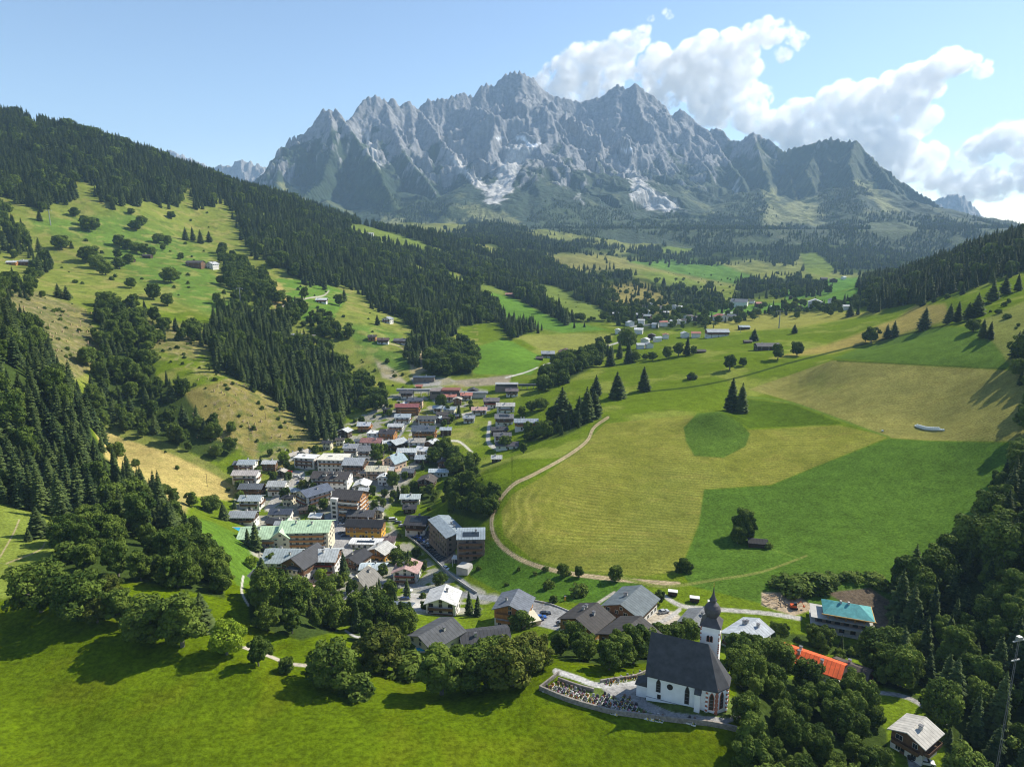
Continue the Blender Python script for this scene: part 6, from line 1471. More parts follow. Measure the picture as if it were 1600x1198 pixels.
# garages, sheds and small houses filling the gaps of the village
k = 0; tries = 0; VP = [(372,740),(430,712),(500,700),(560,665),(600,640),(690,615),(755,625),(740,655),(690,690),(650,745),(605,800),(620,845),(690,910),(690,950),(640,960),(540,955),(430,920),(405,880),(372,800)]
def clear_h(x, y, r): return all((x - a) ** 2 + (y - b) ** 2 > (c * .80 + r) ** 2 for a, b, c in HOLES)
rc = {'grey': G_, 'black': DK, 'brown': BR, 'pale': LT, 'slate': SL, 'blue grey': BL, 'beige': BG, 'white': WT}
while k < 34 and tries < 6000:
    tries += 1; px, py = R.uniform(372, 760), R.uniform(615, 850)
    if not in_hull(px, py, VP): continue
    p = hit(px, py); W_ = R.uniform(5, 10)
    if not clear_h(p.x, p.y, W_ * .5): continue
    if any(line_dist(np.array([px]), np.array([py]), curve(q[0]))[0] < 7 for q in ROADS[5:8]) or in_hull(px, py, [(500,800),(555,800),(555,875),(498,880)]) or in_hull(px, py, [(630,830),(675,820),(725,880),(680,890)]) or in_hull(px, py, [(475,885),(540,885),(540,935),(475,935)]): continue
    cn_ = R.choice(list(rc)); ww, wn = R.choice(((W_WHITE, 'white'), (W_WOOD, 'brown'), (W_DARK, 'dark timber'), (W_CREAM, 'cream')))
    ar = 'upper village' if py < 690 else ('middle village' if py < 790 else 'lower village')
    house(px, py, W_, W_ * R.uniform(.7, 1), R.choice((0, 0, -8, -20)), R.choice('xxy'), R.uniform(3, 6), rc[cn_], ww, None, 'small %s building with %s roof squeezed between the houses of the %s' % (wn, cn_, ar), detail=1, balc=0, group='small side buildings of the ' + ar)
    k += 1
def spruce_crown(name, h, rad, seed, levels=30, ragged=0.25, base=0.06):
    r = random.Random(seed); V = []; F = []
    for li in range(levels):
        f = li / (levels - 1.0)
        z0 = h * (base + (1 - base) * f ** 0.92)
        rr = rad * ((1 - f) ** 0.78) * (0.75 + 0.25 * min(1, f * 7 + 0.3)) + 0.12
        nb = max(5, int(13 - 7 * f))
        for k in range(nb):
            a = 2 * math.pi * (k + r.random() * 0.7) / nb + li * 1.7
            L = rr * (1 + ragged * (r.random() * 2 - 1.1))
            droop = 0.28 + 0.22 * r.random() - 0.30 * f
            ca, sa = math.cos(a), math.sin(a); wdt = L * 0.30 + 0.25
            zz = z0 + (r.random() - 0.5) * h / levels
            def P(d, w_, dz): return (ca * d - sa * w_, sa * d + ca * w_, zz - d * droop + dz)
            i = len(V)
            # a drooping bough: a jagged fan of needles with hanging side curtains
            V += [P(0.0, 0, 0.15), P(L * 0.45, wdt, -0.10 * L), P(L * 0.60, wdt * 0.35, 0.02), P(L * 0.80, wdt * 0.8, -0.12 * L), P(L, 0, 0.03 * L),
                  P(L * 0.80, -wdt * 0.8, -0.12 * L), P(L * 0.60, -wdt * 0.35, 0.02), P(L * 0.45, -wdt, -0.10 * L), P(L * 0.55, 0, -0.28 * L - 0.15)]
            F += [(i, i + 1, i + 2), (i + 2, i + 3, i + 4), (i, i + 2, i + 4, i + 6), (i + 4, i + 5, i + 6), (i + 6, i + 7, i), (i + 1, i + 8, i + 7), (i + 3, i + 8, i + 5)]
    i = len(V)
    V += [(0.1, 0, h * 0.93), (-0.05, 0.09, h * 0.93), (-0.05, -0.09, h * 0.93), (0, 0, h * 1.03)]
    F += [(i, i + 1, i + 3), (i + 1, i + 2, i + 3), (i + 2, i, i + 3)]
    me = mesh_from(name, V, F, [M_SPRUCE])
    tv = np.repeat([r.uniform(-.4, .45) for _ in range(len(V) // 9)], 9); tv = np.r_[tv, np.zeros(len(V) - len(tv))]
    ta = me.attributes.new('tone', 'FLOAT', 'POINT'); ta.data.foreach_set('value', tv.astype(np.float32)); return me

def trunk_mesh(name, h, r0, r1, limbs, mat, seed=0):
    r = random.Random(seed); V = []; F = []
    def tube(a, b, ra, rb, n=6):
        a = Vector(a); b = Vector(b); d = (b - a).normalized(); x = d.orthogonal().normalized(); y = d.cross(x); i = len(V)
        for c, rad in ((a, ra), (b, rb)):
            for k in range(n):
                q = 2 * math.pi * k / n; V.append(c + x * math.cos(q) * rad + y * math.sin(q) * rad)
        for k in range(n): F.append((i + k, i + (k + 1) % n, i + n + (k + 1) % n, i + n + k))
    m1 = (r.uniform(-.2, .2), r.uniform(-.2, .2), h * 0.5)
    tube((0, 0, -0.8), m1, r0, (r0 + r1) / 2, 7); tube(m1, (0, 0, h), (r0 + r1) / 2, r1, 7)
    for k in range(limbs):
        a = 2 * math.pi * (k + r.random() * .5) / limbs; z = h * (0.45 + 0.45 * r.random()); L = h * (0.35 + 0.2 * r.random())
        tube((0, 0, z), (math.cos(a) * L, math.sin(a) * L, z + L * 0.8), r0 * 0.4, r0 * 0.1, 5)
    return mesh_from(name, V, F, [mat])

def leafy_crown(name, h, rad, seed, lobes=46, leaves=8800, mat=None, low=0.10, size=0.265):
    r = random.Random(seed); V = []; F = []
    rs = np.random.RandomState(seed)
    L = []
    zc_ = h * (low + 1) / 2; hh = h * (1 - low) / 2
    for k in range(lobes):
        # lobes fill an egg-shaped volume, bigger ones low and central
        a = k * 2.399 + r.random(); zf = -0.85 + 1.7 * (k + 0.5) / lobes
        rr = math.sqrt(max(0.02, 1 - zf * zf * (0.8 if zf > 0 else 1.0))) * (0.40 + 0.52 * r.random())
        lr = rad * (0.19 + 0.20 * r.random()) * (1 - 0.30 * max(0, zf))
        L.append((math.cos(a) * rr * rad * 0.92, math.sin(a) * rr * rad * 0.92, zc_ + zf * hh * 0.86, lr))
    L.append((0, 0, zc_, rad * 0.58)); L.append((0, 0, zc_ + hh * 0.5, rad * 0.42))
    Ls = np.array(L); wts = Ls[:, 3] ** 2; wts /= wts.sum()
    idx = rs.choice(len(L), leaves, p=wts)
    d = rs.normal(size=(leaves, 3)); d /= np.linalg.norm(d, axis=1)[:, None]
    c = Ls[idx]; pr = c[:, :3] + d * (c[:, 3] * (0.80 + 0.28 * rs.rand(leaves)))[:, None] * np.array([1, 1, 0.85])
    # drop leaves buried in other lobes
    keep = np.ones(leaves, bool)
    for q in L:
        keep &= ~(np.linalg.norm((pr - np.array(q[:3])) / np.array([1, 1, .85]), axis=1) < q[3] * 0.70)
    pr = pr[keep]; d = d[keep]
    nn_ = d * 0.8 + rs.normal(size=d.shape) * 0.45 + np.array([0, 0, 0.25]); nn_ /= np.linalg.norm(nn_, axis=1)[:, None]
    t1 = np.cross(nn_, rs.normal(size=d.shape)); t1 /= np.linalg.norm(t1, axis=1)[:, None]; t2 = np.cross(nn_, t1)
    s = size * (0.6 + 0.9 * rs.rand(len(pr)))[:, None]
    q = np.stack([pr - t1 * s, pr - t2 * s * 0.62, pr + t1 * s, pr + t2 * s * 0.62], 1).reshape(-1, 3)
    me = bpy.data.meshes.new(name); nq = len(pr)
    me.vertices.add(nq * 4); me.vertices.foreach_set('co', q.astype(np.float32).ravel())
    me.loops.add(nq * 4); me.polygons.add(nq)
    me.loops.foreach_set('vertex_index', np.arange(nq * 4, dtype=np.int32)); me.polygons.foreach_set('loop_start', np.arange(0, nq * 4, 4, dtype=np.int32))
    me.update(calc_edges=True); me.materials.append(mat or M_LEAF)
    tone = (rs.rand(len(L)) - .5) * 0.75; ta = me.attributes.new('tone', 'FLOAT', 'POINT'); ta.data.foreach_set('value', np.repeat(tone[idx[keep]], 4).astype(np.float32))
    return me

# unit prototypes: spruce 20 m tall, broadleaf 10 m tall and 4.3 m in radius
SPR = [spruce_crown('spruce_crown', 20, 3.7, 1), spruce_crown('spruce_crown', 20, 4.5, 2, 28, 0.35), spruce_crown('spruce_crown', 20, 3.1, 3, 32, 0.3, 0.1),
       spruce_crown('spruce_crown', 20, 4.0, 4, 26, 0.45, 0.12)]
SPR_T = trunk_mesh('spruce_trunk', 15, 0.28, 0.08, 0, M_BARK)
LEAFY = [leafy_crown('leafy_crown', 10, 4.1, 5), leafy_crown('leafy_crown', 10, 4.5, 6, 30), leafy_crown('leafy_crown', 10.5, 3.6, 7, 24), leafy_crown('leafy_crown', 9.5, 4.7, 8, 34),
         leafy_crown('leafy_crown', 11, 3.9, 9, 28)]
LEAFY_T = [trunk_mesh('leafy_trunk', 5.5, 0.32, 0.16, 5, M_BARKG, 3), trunk_mesh('leafy_trunk', 5.0, 0.36, 0.16, 6, M_BARKG, 4)]
LIME = [leafy_crown('leafy_crown', 10, 4.2, 15, mat=M_LIME), leafy_crown('leafy_crown', 10, 4.2, 16, mat=M_OLIVE)]
BUSH = [leafy_crown('bush_crown', 4, 2.4, 25, 12, 1500, low=-0.1, size=0.3), leafy_crown('bush_crown', 4, 2.7, 26, 14, 1600, low=-0.1, size=0.3)]

def child(name, me, parent, loc=(0, 0, 0), mat=None):
    o = bpy.data.objects.new(name, me); COLL.objects.link(o); o.parent = parent; o.location = loc
    return o

def put_tree(x, y, h, kind, label, group=None, var=None, wide=1.0, z=None):
    e = bpy.data.objects.new('spruce' if kind == 's' else ('bush' if kind == 'b' else 'broadleaf_tree'), None); COLL.objects.link(e)
    e.empty_display_size = 0.5
    z = gz(x, y) if z is None else z
    e.location = (x, y, z - 0.15); e.rotation_euler = (R.uniform(-.03, .03), R.uniform(-.03, .03), R.uniform(0, 6.28))
    if kind == 's':
        k = h / 20.6; e.scale = (k * wide, k * wide, k)
        child('crown', SPR[R.randrange(4) if var is None else var], e); child('trunk', SPR_T, e); cat = 'tree'
    elif kind == 'b':
        k = h / 3.8; e.scale = (k * wide, k * wide, k); child('crown', BUSH[R.randrange(2)], e); cat = 'bush'
    else:
        k = h / 10.0; e.scale = (k * wide, k * wide, k)
        me = LIME[0] if kind == 'lime' else (LIME[1] if kind == 'olive' else LEAFY[R.randrange(5) if var is None else var])
        child('crown', me, e); child('trunk', LEAFY_T[R.randrange(2)], e); cat = 'tree'
    tag(e, label, cat, group)
    return e

# ---- trees that stand by themselves (photo x, y of the foot, height m, kind, width factor, label)
LONE = [
 (972,1042,9,'l',1.0,'leafy tree left of the nave, nearest the churchyard path'),
 (990,1036,10,'l',1.0,'leafy tree touching the left gable of the nave'),
 (1005,1026,9,'l',1.0,'leafy tree behind the left gable of the nave'),
 (952,1046,8,'l',1.0,'leafy tree at the left end of the thicket by the nave'),
 (1032,1012,8,'l',1.0,'leafy tree rising behind the nave roof'),
 (1052,1006,7,'l',1.0,'round tree behind the middle of the nave roof'),
 (1076,1000,7,'l',1.0,'round tree between the nave roof and the tower'),
 (1150,1034,9,'l',1.0,'leafy tree right of the church tower'),
 (1163,1044,9,'l',1.0,'second leafy tree right of the church tower'),
 (1178,1038,9,'l',1.0,'leafy tree in front of the light grey roof by the tower'),
 (1152,1058,8,'l',1.0,'leafy tree right of the choir roof'),
 (1168,1064,9,'l',1.0,'leafy tree beyond the choir roof'),
 (1205,1035,8,'l',1.0,'leafy tree left of the orange roof'),
 (1222,1045,8,'l',1.0,'leafy tree at the left end of the orange roof'),

 (1142,642,24,'s',1.25,'taller and left one of two dark spruces above the round grass mound'),
 (1158,644,21,'s',1.15,'shorter and right one of two dark spruces above the round grass mound'),
 (965,622,21,'s',1.5,'wide dark spruce on the slope, left of two in the middle of the meadow edge'),
 (1006,611,20,'s',1.5,'wide cone shaped spruce on the slope, right of two at the meadow edge'),
 (931,618,17,'s',1.2,'dark spruce just behind the clump at the top of the gravel track'),
 (878,655,24,'s',1.3,'tall spruce at the left of the dark clump above the gravel track'),
 (905,655,17,'s',1.1,'slim spruce in the middle of the dark clump above the gravel track'),
 (917,657,24,'s',1.2,'tallest spruce of the dark clump beside the top of the gravel track'),
 (928,652,20,'s',1.2,'spruce at the right edge of the dark clump by the gravel track'),
 (890,660,15,'s',1.2,'low spruce filling the dark clump above the gravel track'),
 (953,572,20,'s',1.2,'spruce at the end of the tree belt behind the meadow slope'),
 (982,567,22,'s',1.1,'tall spruce beside a leafy tree behind the meadow slope'),
 (968,560,19,'s',1.1,'spruce standing behind two others past the meadow slope'),
 (992,565,12,'l',1.0,'leafy tree at the foot of a tall spruce past the meadow slope'),
 (1008,562,7,'l',1.0,'very small leafy tree along the dark field edge'),
 (1019,563,9,'l',1.0,'small round leafy tree along the dark field edge'),
 (1042,560,13,'l',0.8,'slender leafy tree on the field edge left of three clustered trees'),
 (1060,556,13,'l',1.0,'round leafy tree at the left of a spruce on the field edge'),
 (1073,555,19,'s',1.2,'spruce between two leafy trees on the field edge'),
 (1083,554,9,'l',1.0,'low leafy tree right of the spruce on the field edge'),
 (1140,578,13.5,'l',1.0,'round leafy tree standing alone below the dark field edge'),
 (1161,572,8,'l',1.0,'small round tree right of the lone tree below the field edge'),
 (1081,592,6,'b',1.0,'bush growing round the small hut on the slope'),
 (1215,562,14,'l',0.95,'round leafy tree in front of the dark farmhouse on the slope'),
 (1245,556,14.5,'l',0.85,'tall round leafy tree right of the dark farmhouse on the slope'),
 (1178,533,14,'s',1.5,'cone shaped spruce above the small hut on the far slope'),
 (1241,521,11,'s',1.4,'small spruce alone on the striped far slope'),
 (1361,536,15,'l',1.2,'broad leafy tree on the dark crest line of the right meadow'),
 (1352,534,10,'l',1.0,'smaller leafy tree touching the broad tree on the crest line'),
 (1386,528,14,'s',1.2,'spruce left of a taller one on the meadow crest'),
 (1397,526,16,'s',1.2,'pale leafless topped spruce on the meadow crest'),
 (1443,514,21,'s',1.25,'tall cone shaped spruce alone on the meadow crest'),
 (1482,505,18,'s',1.3,'dark spruce at the left of the group at the crest end'),
 (1495,504,18,'s',1.3,'dark spruce second in the group at the crest end'),
 (1512,500,15,'s',1.3,'paler spruce third in the group at the crest end'),
 (1525,495,20,'s',1.3,'tall spruce at the right of the group at the crest end'),
 (1535,528,14,'s',1.4,'dark spruce below the group on the right meadow corner'),
 (1520,518,10,'l',1.2,'round bush like tree on the right meadow corner'),
 (1546,530,13,'s',1.3,'spruce at the right of the meadow corner casting a shadow'),
 (1590,455,16,'s',1.3,'spruce on the right slope above the pasture hollow'),
 (1570,460,17,'s',1.3,'spruce left on the right slope above the pasture hollow'),
 (1550,470,18,'s',1.3,'spruce at the top edge of the pasture hollow'),
 (1328,494,17,'s',1.2,'dark spruce on the far meadow below the right hill'),
 (1340,492,13,'s',1.2,'smaller dark spruce on the far meadow below the right hill'),
 (1361,487,17,'s',1.3,'spruce at the foot of the right hill forest'),
 (1480,466,5,'b',1.0,'small bush alone on the meadow below the right hill'),
 (1160,838,13,'l',0.8,'ragged tree standing over the black field barn'),
 (1152,848,8,'l',0.9,'lower leafy tree left of the black field barn'),
 (1170,846,9,'l',0.8,'dark leafy tree touching the left end of the black field barn'),
 (1200,856,2.6,'b',1.0,'little bush at the right end of the black field barn'),
 (1068,892,5.5,'b',0.9,'small tree beside the wooden trough at the meadow corner'),
 (880,900,5.6,'l',0.9,'left of three small trees under the gravel track'),
 (904,901,4.6,'l',0.8,'middle one of three small trees under the gravel track'),
 (961,907,6.4,'l',0.9,'right and largest of three small trees under the gravel track'),
 (905,930,4.2,'b',1.1,'round bush in the grass near the yellow feed box'),
 (857,918,3.2,'b',1.0,'low round bush on the grass bank below the track'),
 (865,940,2.6,'b',1.0,'tiny bush beside the road at the foot of the grass bank'),
 (733,960,9,'s',1.0,'slim cypress like conifer left of two beside the road'),
 (746,962,8,'s',1.0,'slim conifer right of two beside the road'),
 (815,980,6,'b',1.0,'bush below the terrace wall of the chalet by the road'),
 (1030,942,5,'l',1.0,'round garden tree right of the big grey barn roof'),
 (1245,925,5.5,'b',1.7,'broad round bush left of the building site'),
 (1278,918,5.5,'b',1.8,'broad round bush directly above the building site'),
 (1225,918,4.5,'b',1.5,'low spreading bush at the edge of the timber heap'),
 (1300,908,3,'b',1.8,'low hedge bush behind the turquoise roof'),
 (1330,905,3,'b',1.8,'hedge bush curving behind the building pit'),
 (1370,912,3.5,'b',1.8,'hedge bush at the far end of the building pit'),
 (1368,1045,13,'l',1.0,'tall leafy tree right of the building with turquoise roof'),
 (1395,1035,11,'l',1.0,'leafy tree at the edge of the shaded gorge'),
 (65,955,13.5,'l',1.05,'large round tree at the left end of the foreground row'),
 (128,968,12,'l',1.05,'dark broad tree second in the foreground row'),
 (190,975,9,'l',1.0,'yellow green tree third in the foreground row'),
 (152,972,7,'olive',1.1,'small thin tree turning brown in the foreground row'),
 (172,935,6,'olive',1.2,'rusty tinted tree behind the foreground row'),
 (238,1000,11,'l',1.1,'dark tree fourth in the foreground row'),
 (285,1010,12.5,'l',1.1,'broad dark tree fifth in the foreground row'),
 (315,985,10,'s',1.5,'spruce rising behind the foreground row'),
 (355,1022,8.2,'lime',1.0,'bright yellow green tree in the foreground row'),
 (404,1040,7,'l',0.8,'small dark round tree by the gravel path'),
 (448,1050,4,'l',0.9,'tiny round tree between the path and the meadow'),
 (522,1072,10.5,'l',1.1,'broad leafy tree at the corner of the meadow'),
 (595,1048,11,'olive',1.2,'large dusty green tree in the middle of the meadow edge'),
 (690,1085,11.5,'l',1.15,'big leafy tree at the lower meadow edge left of centre'),
 (742,1075,10.5,'l',1.1,'big leafy tree below the grey gabled roof'),
 (800,1070,11,'olive',1.2,'broad tree turning yellow left of the churchyard path'),
 (770,1050,9.5,'l',1.1,'leafy tree below the long dark roof'),
 (835,1045,8.5,'olive',1.1,'yellowing tree at the end of the churchyard path'),
 (640,1060,6,'b',1.3,'wild bush on the meadow edge'),
 (560,1085,5,'b',1.3,'low bush at the shaded meadow edge'),
 (60,838,11,'s',1.5,'wide spruce alone on the left pasture'),
 (45,845,5,'s',1.3,'young spruce beside the wide spruce on the left pasture'),
 (270,838,15,'s',1.2,'tall spruce above the green slope left of the village'),
 (105,875,6,'b',1.2,'bush left of the broadleaf wood on the pasture'),
 (338,862,5.5,'s',1.2,'small tree alone on the green slope above the village'),
 (183,716,9,'l',1.0,'round tree at the top of the golden meadow'),
 (212,729,5,'l',1.0,'small tree in the golden meadow'),
 (272,786,8,'l',0.9,'leafy tree at the foot of the golden meadow'),
 (258,775,7,'l',0.9,'thin tree at the lower edge of the golden meadow'),
 (300,792,8,'l',1.0,'dark tree below the golden meadow'),
 (330,800,10,'l',1.1,'tree at the village end of the golden meadow'),
 (350,812,10,'s',1.3,'conifer above the swimming pool'),
 (400,860,14,'s',1.2,'spruce in front of the left wing of the green roofed hotel'),
 (388,853,9,'s',1.1,'smaller spruce left of the green roofed hotel'),
 (453,855,11,'s',1.0,'spruce in front of the middle of the green roofed hotel'),
 (442,850,8,'s',1.0,'small spruce in front of the green roofed hotel'),
 (497,850,10,'s',1.0,'spruce at the right wing of the green roofed hotel'),
 (538,905,13,'s',1.1,'tall pine between the big hotel and the cream gabled house'),
 (502,908,6,'lime',1.0,'bright green tree on the hotel forecourt'),
 (470,935,7,'s',1.2,'dark conifer on the left of the hotel forecourt'),
 (412,935,14,'s',1.4,'big dark spruce in front of the long grey roof'),
 (452,940,9,'s',1.2,'spruce right of the big one in front of the long grey roof'),
 (475,918,5,'olive',0.9,'small yellow tree on the hotel forecourt'),
 (394,888,6,'lime',1.0,'bright bush like tree left of the big hotel'),
 (425,885,6.5,'l',1.0,'leafy tree against the left wing of the big hotel'),
 (575,970,13,'s',1.1,'tall spruce in the garden below the cream gabled house'),
 (557,960,4.5,'olive',1.0,'yellow bush in the garden below the cream gabled house'),
 (620,975,8,'s',1.0,'slim conifer at the left of the low blue grey roof'),
 (633,975,8,'l',0.8,'leafy tree by the low blue grey roof'),
 (635,905,10,'l',1.0,'leafy tree between the car park and the red roofed chalet'),
 (620,880,8,'l',1.0,'round tree left of the car park wall'),
 (590,722,13,'l',1.0,'large round tree in the village square'),
 (447,785,9,'l',0.9,'dark tree in the yard left of the white house'),
 (445,722,8,'lime',1.0,'bright tree beside the white terrace building'),
 (490,770,7,'l',0.9,'tree before the balcony of the white house'),
 (475,768,8,'olive',0.9,'thin tree below the white gabled house'),
 (570,640,13,'l',0.9,'left of two tall leafy trees on the green slope'),
 (588,641,15,'l',0.9,'right and taller of two leafy trees on the green slope'),
 (608,650,6,'l',0.9,'small tree below the hut on the green slope'),
 (690,640,14,'l',0.7,'tall slim leafy tree by the village road'),
 (717,652,12,'s',0.9,'slim spruce in the gardens below the lift station'),
 (700,645,7,'l',1.0,'garden tree below the lift station'),
 (705,660,7,'l',1.2,'low tree in the gardens behind the sloping road'),
 (737,738,12,'l',1.1,'large dark tree left of the meadow corner'),
 (722,735,9,'s',1.1,'dark conifer beside the large tree at the meadow corner'),
 (790,700,9,'l',1.0,'round tree above the little square roof'),
 (818,708,7,'l',1.0,'round tree left of the track side wood'),
 (685,715,8,'l',1.0,'tree beside the curved path'),
 (845,640,10,'l',1.1,'leafy tree by the far row of chalets'),
 (830,642,9,'l',1.0,'leafy tree beside the flat roofed chalet'),
 (815,650,8,'l',1.0,'leafy tree behind the dark chalets'),
 (980,545,26,'l',0.9,'very tall round tree by the road into the far hamlet'),
 (140,362,18,'l',1.2,'upper tree of the large clump on the high meadow'),
 (132,352,12,'l',1.2,'left tree of the large clump on the high meadow'),
 (148,358,14,'l',1.1,'right tree of the large clump on the high meadow'),
 (117,338,12,'l',1.0,'single round tree left of the large clump on the high meadow'),
 (62,345,13,'s',1.3,'conifer by the lift mast on the high meadow'),
 (205,335,9,'l',1.0,'small round tree below the high forest edge'),
 (212,360,13,'l',1.2,'left of two rounded trees high on the meadow'),
 (222,352,13,'l',1.2,'right of two rounded trees high on the meadow'),
 (268,342,11,'l',1.2,'round tree right on the high meadow below the forest'),
 (96,390,16,'l',1.2,'dark round tree above the sunny hollow'),
 (112,388,9,'s',1.1,'slim small tree right of the dark round tree'),
 (140,410,18,'l',1.2,'big tree on the rib of the high meadow'),
 (152,420,15,'l',1.1,'tree below the big one on the rib of the high meadow'),
 (165,430,13,'l',1.1,'lower tree of the rib of the high meadow'),
 (187,385,14,'l',1.1,'tree at the left of the group in the high meadow'),
 (200,390,13,'l',1.2,'second tree of the group in the high meadow'),
 (213,395,13,'l',1.2,'third tree of the group in the high meadow'),
 (225,398,13,'l',1.2,'fourth tree of the group in the high meadow'),
 (237,400,11,'l',1.1,'last tree of the group in the high meadow'),
 (184,405,11,'l',1.1,'low tree left under the group in the high meadow'),
 (202,412,11,'l',1.1,'low tree right under the group in the high meadow'),
 (248,380,13,'l',1.1,'round tree left of the barns in the high meadow'),
 (262,382,12,'l',1.0,'round tree above the barns in the high meadow'),
 (255,392,9,'l',1.0,'small tree above the barns in the high meadow'),
 (290,375,17,'s',1.3,'conifer at the left of the group below the high forest'),
 (302,376,18,'s',1.3,'second conifer of the group below the high forest'),
 (314,380,18,'s',1.3,'third conifer of the group below the high forest'),
 (327,378,15,'s',1.3,'fourth conifer of the group below the high forest'),
 (267,442,17,'l',1.1,'tall leafy tree alone below the two barns'),
 (187,420,13,'l',1.0,'tree alone left of the tall one below the barns'),
 (240,468,15,'l',0.9,'thin tree on the edge of the cleared slope'),
 (262,478,12,'l',0.9,'round tree by the edge of the cleared slope'),
 (205,450,10,'l',1.0,'tree over the small hollow of the meadow'),
 (92,465,13,'s',1.3,'dark conifer left above the cleared slope'),
 (105,468,13,'s',1.3,'dark conifer right above the cleared slope'),
 (168,480,15,'l',1.3,'broad dark tree above the gully'),
 (182,490,13,'l',1.3,'dark tree at the head of the gully'),
 (283,405,8,'l',0.9,'small tree left of the brown barn'),
 (347,405,9,'l',0.8,'slim tree right of the white fronted barn'),
 (476,467,12,'l',0.8,'round tree on the bend of the meadow path'),
 (497,500,12,'s',1.3,'conifer left of the farmhouse on the meadow path'),
 (515,498,8,'l',1.0,'tree right of the farmhouse on the meadow path'),
 (538,470,14,'s',1.1,'tall spruce above the group right of the path'),
 (530,478,12,'l',1.1,'leafy tree of the group right of the path'),
 (590,508,11,'s',1.1,'small spruce left of the white house on the slope'),
 (545,512,5,'b',1.0,'bush on the slope left of the white house'),
 (311,520,11,'s',0.9,'young spruce left on the cleared slope rim'),
 (321,522,11,'s',0.9,'young spruce right on the cleared slope rim'),
]
taken = []
for (x, y, h, k, wd, lab) in LONE:
    p = hit(x, y); big = 1.27 if (p.y < 210 and p.x < 20 and k != 'b') else (1.3 if (p.y > 700 and p.x < 0) else 1.15)
    put_tree(p.x, p.y, h * big, k, lab, wide=wd * (1.25 if k == 's' else 1.16)); taken.append((p.x, p.y))

# ---- garden trees and shrubs scattered between the village houses
VPOLY = [(365,735),(430,705),(500,690),(560,655),(600,630),(690,610),(760,620),(745,650),(700,690),(690,700),(650,745),(610,800),(625,840),(690,905),(700,950),(640,965),(540,960),(430,925),(400,880),(365,800)]
def clear_of(x, y, r): return all((x - a) ** 2 + (y - b) ** 2 > (c * .86 + r) ** 2 for a, b, c in HOLES)
k = 0; tries = 0
while k < 120 and tries < 4000:
    tries += 1; px, py = R.uniform(360, 770), R.uniform(600, 965)
    if not in_hull(px, py, VPOLY): continue
    p = hit(px, py)
    if not clear_of(p.x, p.y, 1.6) or any((p.x - a) ** 2 + (p.y - b) ** 2 < 12 for a, b in taken): continue
    if any(line_dist(np.array([px]), np.array([py]), curve(q[0]))[0] < 6 for q in ROADS[5:8]) or in_hull(px, py, [(500,800),(555,800),(555,875),(498,880)]) or in_hull(px, py, [(632,832),(675,822),(722,880),(680,885)]): continue
    kd = R.choice('lllbbbs'); ar = 'upper village street' if py < 690 else ('middle of the village' if py < 790 else 'lower village')
    put_tree(p.x, p.y, {'l': R.uniform(5, 8.5), 'b': R.uniform(2, 3.6), 's': R.uniform(7, 11)}[kd], kd,
             {'l': 'leafy garden tree', 'b': 'garden shrub', 's': 'small garden conifer'}[kd] + ' between the houses of the ' + ar, 'garden plants of the ' + ar)
    taken.append((p.x, p.y)); k += 1
# ---- woods
WOODS = {'top': 'forest below the left skyline', 'centre': 'forest spur in the middle of the valley side', 'back': 'forest on the farther ridge', 'near_left': 'near left forest',
 'front_wood': 'wood above the foreground row', 'low_wood': 'wood below the big hotel', 'mid_wood': 'wood below the low roof', 'gully': 'gully between the cleared slopes',
 'spruce_slope': 'steep forest above the village', 'slope_edge': 'mixed edge of the steep forest', 'left_gully_top': 'scrub at the left edge', 'left_knob': 'dark knoll at the left edge',
 'clump_a': 'wood below the two barns', 'clump_b': 'wood around the hillside farm', 'clump_c': 'strip of wood above the steep forest', 'hill_clump': 'wooded knoll above the lift station',
 'stream_spruces': 'narrow wood along the ravine', 'valley_belt': 'tree belt beside the valley road', 'track_wood': 'wood by the gravel track', 'bank_wood': 'wooded bank behind the long hotel',
 'stream_wood': 'wood along the village stream', 'stream_wood_b': 'trees by the curved path', 'right_hill': 'backlit forest on the right hill', 'right_gorge': 'shaded gorge wood',
 'church_wood': 'leafy wood right of the church', 'hedge_wood': 'leafy thicket behind the church', 'far_a': '', 'far_b': '', 'far_c': '', 'far_d': '', 'valley_a': '', 'valley_b': '', 'valley_c': '', 'far_e': '', 'far_h': '', 'far_i': '', 'far_j': '', 'far_k': '', 'far_l': '', 'far_f': '', 'far_g': '', 'valley_e': 'scattered trees of the far hillside', 'hamlet_trees': 'gardens of the far hamlet', 'far_hedge': 'tree line across the far meadows',
 'gorge_fill': 'thicket by the gorge house', 'site_hedge': 'hedge below the unfinished house', 'church_hedge': 'thicket right of the church tower'}
HOLES = globals().get('HOLES', [])        # house footprints, (x, y, radius)
rs = np.random.RandomState(5)
allp = []
